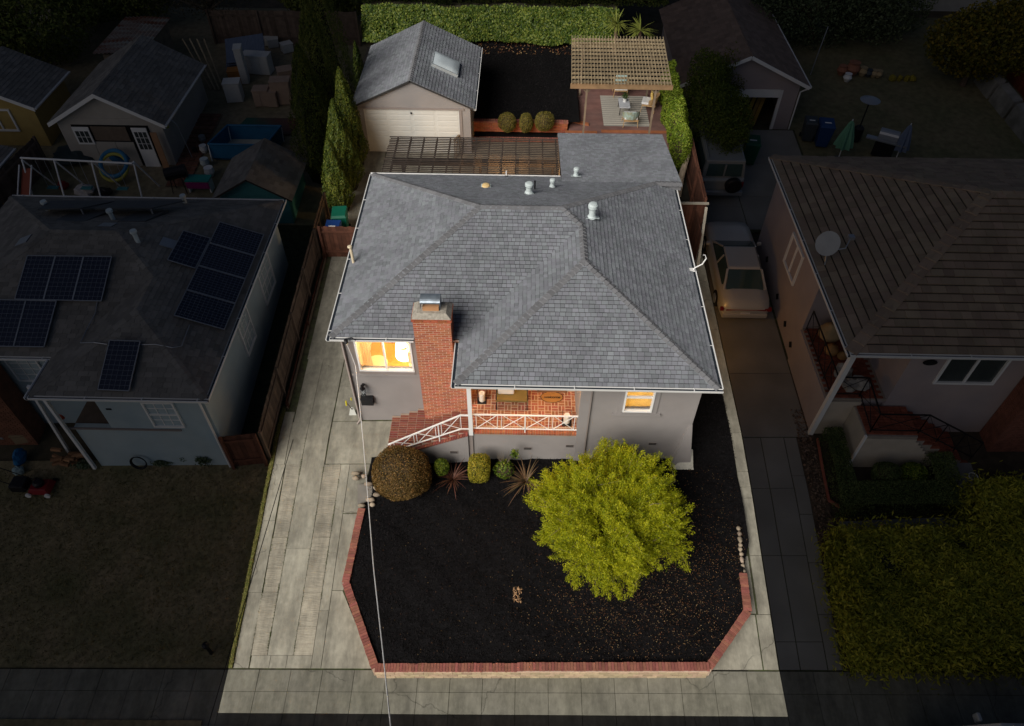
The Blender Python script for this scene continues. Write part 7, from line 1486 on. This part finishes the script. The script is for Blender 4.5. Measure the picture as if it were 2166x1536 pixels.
def sedan(label, loc, rz, paint, sx=1):
    t = thing('parked_car', label, 'car', (0, 0, 0)); hw = .87
    def sec(y, w_, zl, zb, zt): return [(-w_ * .92, y, zl), (w_ * .92, y, zl), (w_, y, zl + .15), (w_, y, zb), (w_ * .93, y, zt), (w_ * .5, y, zt + .03), (-w_ * .5, y, zt + .03), (-w_ * .93, y, zt), (-w_, y, zb), (-w_, y, zl + .15)]
    S_ = [sec(-2.32, .74, .35, .55, .62), sec(-2.25, .82, .24, .62, .80), sec(-2.0, .86, .2, .68, .92), sec(-1.4, .87, .2, .72, .95), sec(0, .88, .2, .74, .93), sec(1.0, .87, .2, .72, .90), sec(1.8, .85, .2, .66, .82), sec(2.2, .78, .24, .58, .72), sec(2.3, .70, .35, .5, .58)]
    mk('body', loft(S_), paint, t, smooth=True)
    gh = [(-1.55, .70, .96), (-.95, .62, 1.33), (-.6, .60, 1.38), (.15, .60, 1.36), (.95, .70, .93)]
    def gs(y, w_, z): return [(-.76 if z < 1.1 else -.70, y, .93), (.76 if z < 1.1 else .70, y, .93), (w_, y, z), (-w_, y, z)]
    mk('roof', MB().hexa([(-.60, -.98, 1.33), (.60, -.98, 1.33), (.59, .2, 1.35), (-.59, .2, 1.35)], [(-.56, -.9, 1.40), (.56, -.9, 1.40), (.55, .12, 1.41), (-.55, .12, 1.41)]), paint, t, bevel=.03)
    mk('rear_window', MB().hexa([(-.66, -1.62, .94), (.66, -1.62, .94), (.60, -1.5, .94), (-.60, -1.5, .94)], [(-.58, -.99, 1.335), (.58, -.99, 1.335), (.55, -.93, 1.32), (-.55, -.93, 1.32)]), mat('car_glass', (.05, .085, .08), .08, .05, spec=.7), t)
    mk('windscreen', MB().hexa([(-.70, .98, .91), (-.60, .88, .91), (.60, .88, .91), (.70, .98, .91)][::-1], [(-.58, .24, 1.35), (-.55, .18, 1.33), (.55, .18, 1.33), (.58, .24, 1.35)][::-1]), MATS['car_glass'], t)
    for s_ in (-1, 1):
        mk('side_window', MB().hexa([(s_ * .78, -1.35, .95), (s_ * .78, .80, .93), (s_ * .70, .80, .93), (s_ * .70, -1.35, .95)][::s_], [(s_ * .61, -.90, 1.33), (s_ * .60, .18, 1.34), (s_ * .55, .18, 1.34), (s_ * .55, -.90, 1.33)][::s_]), MATS['car_glass'], t)
        mk('pillar', MB().bar((s_ * .785, -.25, .94), (s_ * .615, -.25, 1.345), .05), paint, t); mk('pillar', MB().bar((s_ * .74, -1.58, .94), (s_ * .60, -.96, 1.35), .07), paint, t); mk('pillar', MB().bar((s_ * .76, .95, .92), (s_ * .60, .2, 1.36), .05), paint, t)
        mk('tail_light', MB().box(s_ * .78 - .12, s_ * .78 + .06 * s_ + .06, -2.30, -2.20, .60, .72), mat('tail_red', (.25, .015, .015), .3, .05), t); mk('door_mirror', MB().box(s_ * .95 - .09, s_ * .95 + .06, .70, .80, .92, 1.04), paint, t, bevel=.02)
        for y in (-1.42, 1.42): wheel(t, s_ * .80, y, .31, .19, s_)
    mk('light_strip', MB().box(-.7, .7, -2.318, -2.30, .63, .68), MATS['tail_red'], t); mk('number_plate', MB().box(-.17, .17, -2.345, -2.33, .44, .56), white, t); mk('bumper', MB().box(-.80, .80, -2.38, -2.25, .30, .50), paint, t, bevel=.04)
    t.location = loc; t.rotation_euler = (math.atan2(.09, 1), 0, rz); t.scale = (sx,) * 3; return t
silver = mat('champagne_paint', (.52, .50, .46), .32, .06, 1, metal=.1, spec=.6)
sedan('champagne four-door car parked on the right driveway with its rear towards the street', (8.02, 21.25, gz(8, 21.25) + .02), 0, silver, 1.0)
def suv(label, loc, rz, paint, roofrail=True, spare=True, cat='van'):
    t = thing('parked_van' if cat == 'van' else 'parked_car', label, cat, (0, 0, 0)); 
    mk('body', loft([[( -w_, y, .3), (w_, y, .3), (w_, y, zb), (w_ * .98, y, zt), (-w_ * .98, y, zt), (-w_, y, zb)] for (y, w_, zb, zt) in ((-2.25, .84, .7, 1.05), (-2.15, .90, .8, 1.12), (0, .92, .85, 1.12), (1.3, .90, .85, 1.10), (2.1, .86, .75, 1.0), (2.3, .78, .6, .8))]), paint, t, bevel=.04)
    mk('cabin', loft([[(-w_, y, 1.10), (w_, y, 1.10), (w_ - .1, y2, z), (-w_ + .1, y2, z)] for (y, y2, w_, z) in ((-2.12, -2.0, .88, 1.86), (1.2, .65, .88, 1.86))]), paint, t, bevel=.04)
    g_ = MATS.get('car_glass'); mk('rear_window', MB().hexa([(-.72, -2.135, 1.2), (.72, -2.135, 1.2), (.72, -2.09, 1.2), (-.72, -2.09, 1.2)], [(-.68, -2.045, 1.72), (.68, -2.045, 1.72), (.68, -2.0, 1.72), (-.68, -2.0, 1.72)]), g_, t)
    for s_ in (-1, 1):
        mk('side_window', MB().hexa([(s_ * .885, -1.9, 1.2), (s_ * .885, .8, 1.2), (s_ * .85, .8, 1.2), (s_ * .85, -1.9, 1.2)][::s_], [(s_ * .80, -1.85, 1.72), (s_ * .80, .5, 1.72), (s_ * .77, .5, 1.72), (s_ * .77, -1.85, 1.72)][::s_]), g_, t)
        mk('door_mirror', MB().box(s_ * 1.02 - .1, s_ * 1.02 + .1, .75, .85, 1.15, 1.38), paint, t, bevel=.03); mk('tail_light', MB().box(s_ * .80 - .06, s_ * .80 + .06, -2.27, -2.16, .75, 1.0), MATS['tail_red'], t)
        if roofrail: mk('roof_rail', MB().tube([(s_ * .70, -1.8, 1.92), (s_ * .70, .4, 1.92)], .022, 6), alu, t)
        for y in (-1.4, 1.4): wheel(t, s_ * .84, y, .35, .22, s_)
    mk('bumper', MB().box(-.88, .88, -2.42, -2.26, .42, .62), alu, t, bevel=.03); mk('centre_bar', MB().box(-.03, .03, -2.14, -2.09, 1.15, 1.75), paint, t)
    if spare: mk('spare_wheel_cover', MB().lathe([(.33, 0), (.34, .18), (.28, .22)], (0, 0, 0), 22, M=Matrix.Translation((.42, -2.27, .92)) @ Matrix.Rotation(PI / 2, 4, 'X')), black, t)
    t.location = loc; t.rotation_euler = (math.atan2(.09, 1), 0, rz); return t
suv('pale grey van seen from behind under the dark tree at the right fence', (8.25, 28.1, gz(8.2, 28) + .02), 0, mat('van_paint', (.30, .31, .30), .4, .08, 1, metal=.2))
v_ = suv('silver car parked in the street at the bottom right edge with its mirror showing', (11.9, 4.72, gz(12, 4.7) - .02), PI / 2, mat('silver_paint', (.40, .42, .43), .35, .06, 1, metal=.3), True, False, 'car'); v_.rotation_euler = (0, -.05, PI / 2)

# ---------------------------------------------------------------- right garage, bins, garden
q = atY(1712, 183, 30.9); qa = atY(1591, 118, 30.9); gx1 = q.x; gz1 = q.z; gxc = qa.x; gza = qa.z; gx0 = 2 * gxc - gx1; gw0 = gz(11, 31) - .1
go = thing('pink_garage', 'pinkish gabled garage with open door and brown roof behind the pink house', 'garage', (gxc, 31, gw0)); yF = 31.15; yB = 38.6
k_ = (gza - gz1) / (gx1 - gxc)
W_ = MB().box(gx0 + .3, gxc - 1.75, yF, yF + .15, gw0, gz1 + .1).box(gxc + 1.75, gx1 - .3, yF, yF + .15, gw0, gz1 + .1).box(gxc - 1.75, gxc + 1.75, yF, yF + .15, 3.3, gz1 + .1).box(gx0 + .3, gx0 + .45, yF + .15, yB, gw0, gz1 + .1).box(gx1 - .45, gx1 - .3, yF + .15, yB, gw0, gz1 + .1).box(gx0 + .45, gx1 - .45, yB - .15, yB, gw0, gz1 + .1)
gable(W_, gx0 + .31, gx1 - .31, gxc, gz1 + .098, gz1 + .105, gza - .05, yF + .002, yF + .14); mk('wall', W_, pink, go)
R_ = [[(gx1, yF - .3, gz1), (gx1, yB + .3, gz1), (gxc, yB + .3, gza), (gxc, yF - .3, gza)], [(gx0, yB + .3, gz1), (gx0, yF - .3, gz1), (gxc, yF - .3, gza), (gxc, yB + .3, gza)]]
d_ = MB(); [d_.slab(P_, .08) for P_ in R_]; g2 = mk('roof', d_, deck_m, go); lay(shingles(R_, .22, (.24, .36), .03, .008, .005), mat('garage_shake', (.22, .155, .12), .9, .18, 1.3, .5, 60, isl=.16), g2, 'shingle', 200, 'shingles')
gutter([(gx1, yF - .3, gz1), (gx1, yB, gz1)], white, g2, wd=.09, ht=.09, straps=False)
mk('bargeboard', MB().bar((gxc, yF - .32, gza - .06), (gx1 + .02, yF - .32, gz1 - .06), .04, .14).bar((gx0, yF - .32, gz1 - .06), (gxc, yF - .32, gza - .06), .04, .14), white, g2)
mk('downspout', MB().tube([(gx1 + .04, yF - .3, gz1 - .05), (gx1 - .25, yF - .08, gz1 - .35), (gx1 - .25, yF - .06, gw0)], .035, 8), white, go)
mk('raised_door', MB().box(gxc - 1.72, gxc + 1.72, yF - .12, yF - .04, 3.0, 3.34), white, go); mk('door_frame', MB().box(gxc + 1.72, gxc + 1.86, yF - .05, yF - .002, gw0, 3.3).box(gxc - 1.86, gxc - 1.72, yF - .05, yF - .002, gw0, 3.3), white, go)
for i, (dx, h, c) in enumerate(((1.5, 1.7, (.35, .22, .05)), (1.3, 1.6, (.30, .20, .06)), (1.05, 1.5, (.40, .28, .04)), (.8, 1.4, (.2, .12, .08)))): solo('leaning_board', MB().bar((gxc + dx - .5, yF + .25, gw0 + .1), (gxc + dx, yF + .9, gw0 + .1 + h), .16, .04), mat('board_%d' % i, c, .8, .15), ['rightmost yellowish board leaning inside the open garage', 'second pale board from the right inside the open garage', 'yellow board leaning in the middle right of the open garage', 'dark brown board leaning left of the yellow one in the garage'][i], 'board')
solo('red_bin', MB().lathe([(.22, 0), (.28, .5), (.30, .52)], (gxc + .15, yF + .15, gw0 + .12), 14), mat('bin_red', (.35, .01, .01), .5, .05), 'red tub standing in the open garage doorway', 'tub'); solo('red_crate', MB().box(gxc - .75, gxc + .2, yF + 1.0, yF + 1.6, gw0 + .9, gw0 + 1.3), mat('crate_red', (.28, .01, .01), .5, .1), 'long red box at the back of the open garage', 'box', bevel=.02); tarp_b = solo('blue_bundle', MB().blob((gxc - .15, yF + .55, gw0 + .5), (.35, .25, .3), 10, 6, .2, 4), mat('bundle_blue', (.01, .04, .20), .6, .2), 'blue bundle beside the red tub in the garage', 'bundle')
for i, (a, b, m, lab, s_) in enumerate(((1704, 296, dgrey, 'dark grey wheeled bin at the corner of the pink garage', .95), (1734, 308, mat('navy_plastic', (.015, .05, .16), .5, .05), 'large dark blue wheeled bin beside the grey one', 1.1), (1580, 345, mat('deep_green', (.01, .09, .05), .5, .05), 'dark green wheeled bin behind the van near the tree', 1.1))): p = atg(a, b); bin_(p.x, p.y, -.15, m, lab, sc_=s_)
def umbrella(label, px, py, h, r, m):
    p = atg(px, py); z = gz(p.x, p.y); t = thing('garden_umbrella', label, 'umbrella', (p.x, p.y, z), 'closed garden umbrellas'); mb = MB(); n = 16
    for (rr, zz) in ((r, .35 * h), (r * .75, .6 * h), (r * .28, .93 * h), (.02, h)):
        for k in range(n): a = 2 * PI * k / n; q = rr * (1 if k % 2 else .62); mb.v.append((p.x + q * math.cos(a), p.y + q * math.sin(a), z + zz))
    for i in range(3):
        for k in range(n): q = (k + 1) % n; mb.f.append((i * n + k, i * n + q, (i + 1) * n + q, (i + 1) * n + k))
    mk('canopy', mb, m, t); mk('pole', MB().tube([(p.x, p.y, z), (p.x, p.y, z + h + .05)], .025, 8), white, t); mk('base', MB().lathe([(.25, 0), (.22, .08)], (p.x, p.y, z), 14), dgrey, t)
umbrella('closed pale green garden umbrella behind the pink house roof', 1772, 338, 1.9, .42, mat('canopy_green', (.14, .34, .22), .8, .1)); umbrella('closed blue-grey garden umbrella right of the barbecue grill', 1892, 342, 1.8, .36, mat('canopy_blue', (.15, .19, .28), .8, .1))
p = atg(1808, 296); z = gz(p.x, p.y); ph = thing('patio_heater', 'patio heater with round reflector standing on the lawn', 'patio heater', (p.x, p.y, z)); mk('tank', MB().lathe([(.22, 0), (.22, .6), (.12, .7)], (p.x, p.y, z), 14), black, ph); mk('pole', MB().tube([(p.x, p.y, z + .6), (p.x, p.y, z + 1.85)], .03, 8), black, ph); mk('reflector', MB().lathe([(.42, -.06), (.43, -.05), (.15, .06), (.02, .08)], (p.x, p.y, z + 1.98), 24), alu, ph); mk('burner', MB().lathe([(.08, 0), (.09, .18)], (p.x, p.y, z + 1.75), 12), alu, ph)
p = atg(1862, 330); z = gz(p.x, p.y); gr_ = thing('gas_grill', 'steel lidded gas barbecue between the two closed umbrellas', 'barbecue', (0, 0, 0)); mk('lid', MB().tube([(-.4, .05, .98), (.4, .05, .98)], .26, 16), alu, gr_); mk('cabinet', MB().box(-.42, .42, -.25, .3, .08, .8), black, gr_, bevel=.02); mk('shelf', MB().box(-.85, .85, -.34, -.05, .80, .86), alu, gr_); gr_.location = (p.x, p.y, z); gr_.rotation_euler = (0, 0, -.5)
for i, (a, b, r_, lab) in enumerate(((1778, 158, .26, 'tall pinkish garden pot, leftmost in the row on the far lawn'), (1800, 158, .36, 'largest terracotta urn in the row on the far lawn'), (1822, 160, .24, 'pale round pot beside the terracotta urn'), (1835, 162, .2, 'small grey pot third from the right on the far lawn'), (1846, 163, .2, 'second small round pot from the right on the far lawn'), (1856, 164, .2, 'rightmost small round pot on the far lawn'), (1790, 172, .22, 'white figure-like pot in front of the terracotta urn'))):
    p = atg(a, b); z = gz(p.x, p.y); t = thing('garden_pot', lab, 'pot', (p.x, p.y, z), 'pots on the far right lawn'); mk('pot', MB().lathe([(r_ * .5, 0), (r_, r_ * .9), (r_ * .7, r_ * 1.6), (r_ * .8, r_ * 1.8)], (p.x, p.y, z), 12), (mat('terra', (.30, .13, .08), .9, .2), MATS['terra'], clay, dgrey, clay, clay, white)[i], t)
solo('flower_patch', join([MB().blob((a.x + dx, a.y, gz(a.x, a.y) + .1), (.16, .16, .16), 8, 5, .3, i) for i, (dx, a) in enumerate([(d, atg(1908, 170)) for d in (-.5, -.15, .2, .5)])]), mat('yellow_flower', (.22, .18, .02), .9, .5, 20), 'row of yellow flowers on the far right lawn', 'flowers')
p = atg(1714, 158); solo('metal_pole', MB().tube([(p.x, p.y, gz(p.x, p.y)), (p.x + .2, p.y + .2, gz(p.x, p.y) + 2.3)], .025, 6), alu, 'thin pale pole standing beside the pink garage', 'pole')
rw = thing('retaining_wall', 'broken pale concrete retaining wall along the far right yard', 'wall', (22.4, 33, 1.4)); cw_ = mat('old_concrete', (.27, .26, .24), .95, .3, 1.5, .6, 20, col2=(.12, .12, .10), c2s=1.2)
for i, ((a, b), (c_, d_)) in enumerate((((2058, 172), (2086, 208)), ((2090, 212), (2120, 250)), ((2124, 254), (2176, 318)))):
    p, q = atg(a, b), atg(c_, d_); mk('wall_block', MB().hexa([(p.x, p.y, gz(p.x, p.y) - .1), (q.x, q.y, gz(q.x, q.y) - .1), (q.x + .5, q.y + .1, gz(q.x, q.y) - .1), (p.x + .5, p.y + .1, gz(p.x, p.y) - .1)], [(p.x + .15, p.y, gz(p.x, p.y) + .8), (q.x + .15, q.y, gz(q.x, q.y) + .8), (q.x + .6, q.y + .1, gz(q.x, q.y) + .85), (p.x + .6, p.y + .1, gz(p.x, p.y) + .85)]), cw_, rw)
board_fence('rust-red board fence above the pale retaining wall at the far right', [(24.2, 36.6, 0), (24.6, 31.0, 0)], lambda p: 1.9, mat('rust_boards', (.22, .06, .03), .9, .2, 3, isl=.2), .2)
tree('broadleaf_tree', 'yellow-green leafy tree in the upper right corner of the yards', (21.8, 35.0, 1.7), [((21.8, 35.2, 3.9), (2.6, 2.0, 1.6)), ((24.0, 36.2, 4.3), (2.2, 1.8, 1.6))], 15000, .19, .11, leafmat('autumn_leaf', (.05, .06, .008), (.14, .13, .015), (.28, .19, .02), .2, 1), .16)
tree('broadleaf_tree', 'large dark grey-green tree at the top behind the pink garage', (15.5, 39.5, 2.0), [((14.5, 39.6, 4.2), (3.4, 2.4, 2.4)), ((18.2, 39.8, 3.8), (2.8, 2.2, 2.0))], 26000, .17, .09, leafmat('grey_leaf', (.035, .05, .022), (.09, .12, .055), (.16, .19, .10), .15, 1), .2)
tree('broadleaf_tree', 'dark dense tree beside the right fence overhanging the van', (7.85, 28.4, 1.3), [((8.25, 28.0, 3.5), (1.15, 1.5, 1.5)), ((7.85, 29.9, 3.9), (.95, 1.3, 1.5)), ((8.5, 27.0, 3.5), (.6, .7, .6))], 30000, .10, .05, leafmat('deep_leaf', (.03, .05, .008), (.09, .13, .02), (.18, .21, .03), .2, 1.5), .13)
tree('sapling', 'thin sapling with yellow-green tufts in front of the pink garage roof', (8.6, 30.4, 1.4), [((8.75, 30.8, 4.4), (.55, .5, .9)), ((9.3, 30.6, 3.6), (.5, .4, .6))], 1500, .11, .05, leafmat('sapling_leaf', (.04, .06, .008), (.11, .13, .015), (.20, .19, .02), .25, 2), .05, shell=.6, rough=.4)
yu = None
bx = thing('white_building', 'pale building corner beyond the yards at the top right', 'building', (25, 44, 2)); mk('wall', MB().box(21.5, 32, 43.0, 46, 1.5, 3.6), mat('far_wall', (.36, .35, .33), .9, .1), bx); mk('roof', MB().box(21.2, 32.3, 42.6, 46.4, 3.601, 3.8), mat('far_roof', (.07, .08, .10), .9, .2), bx)
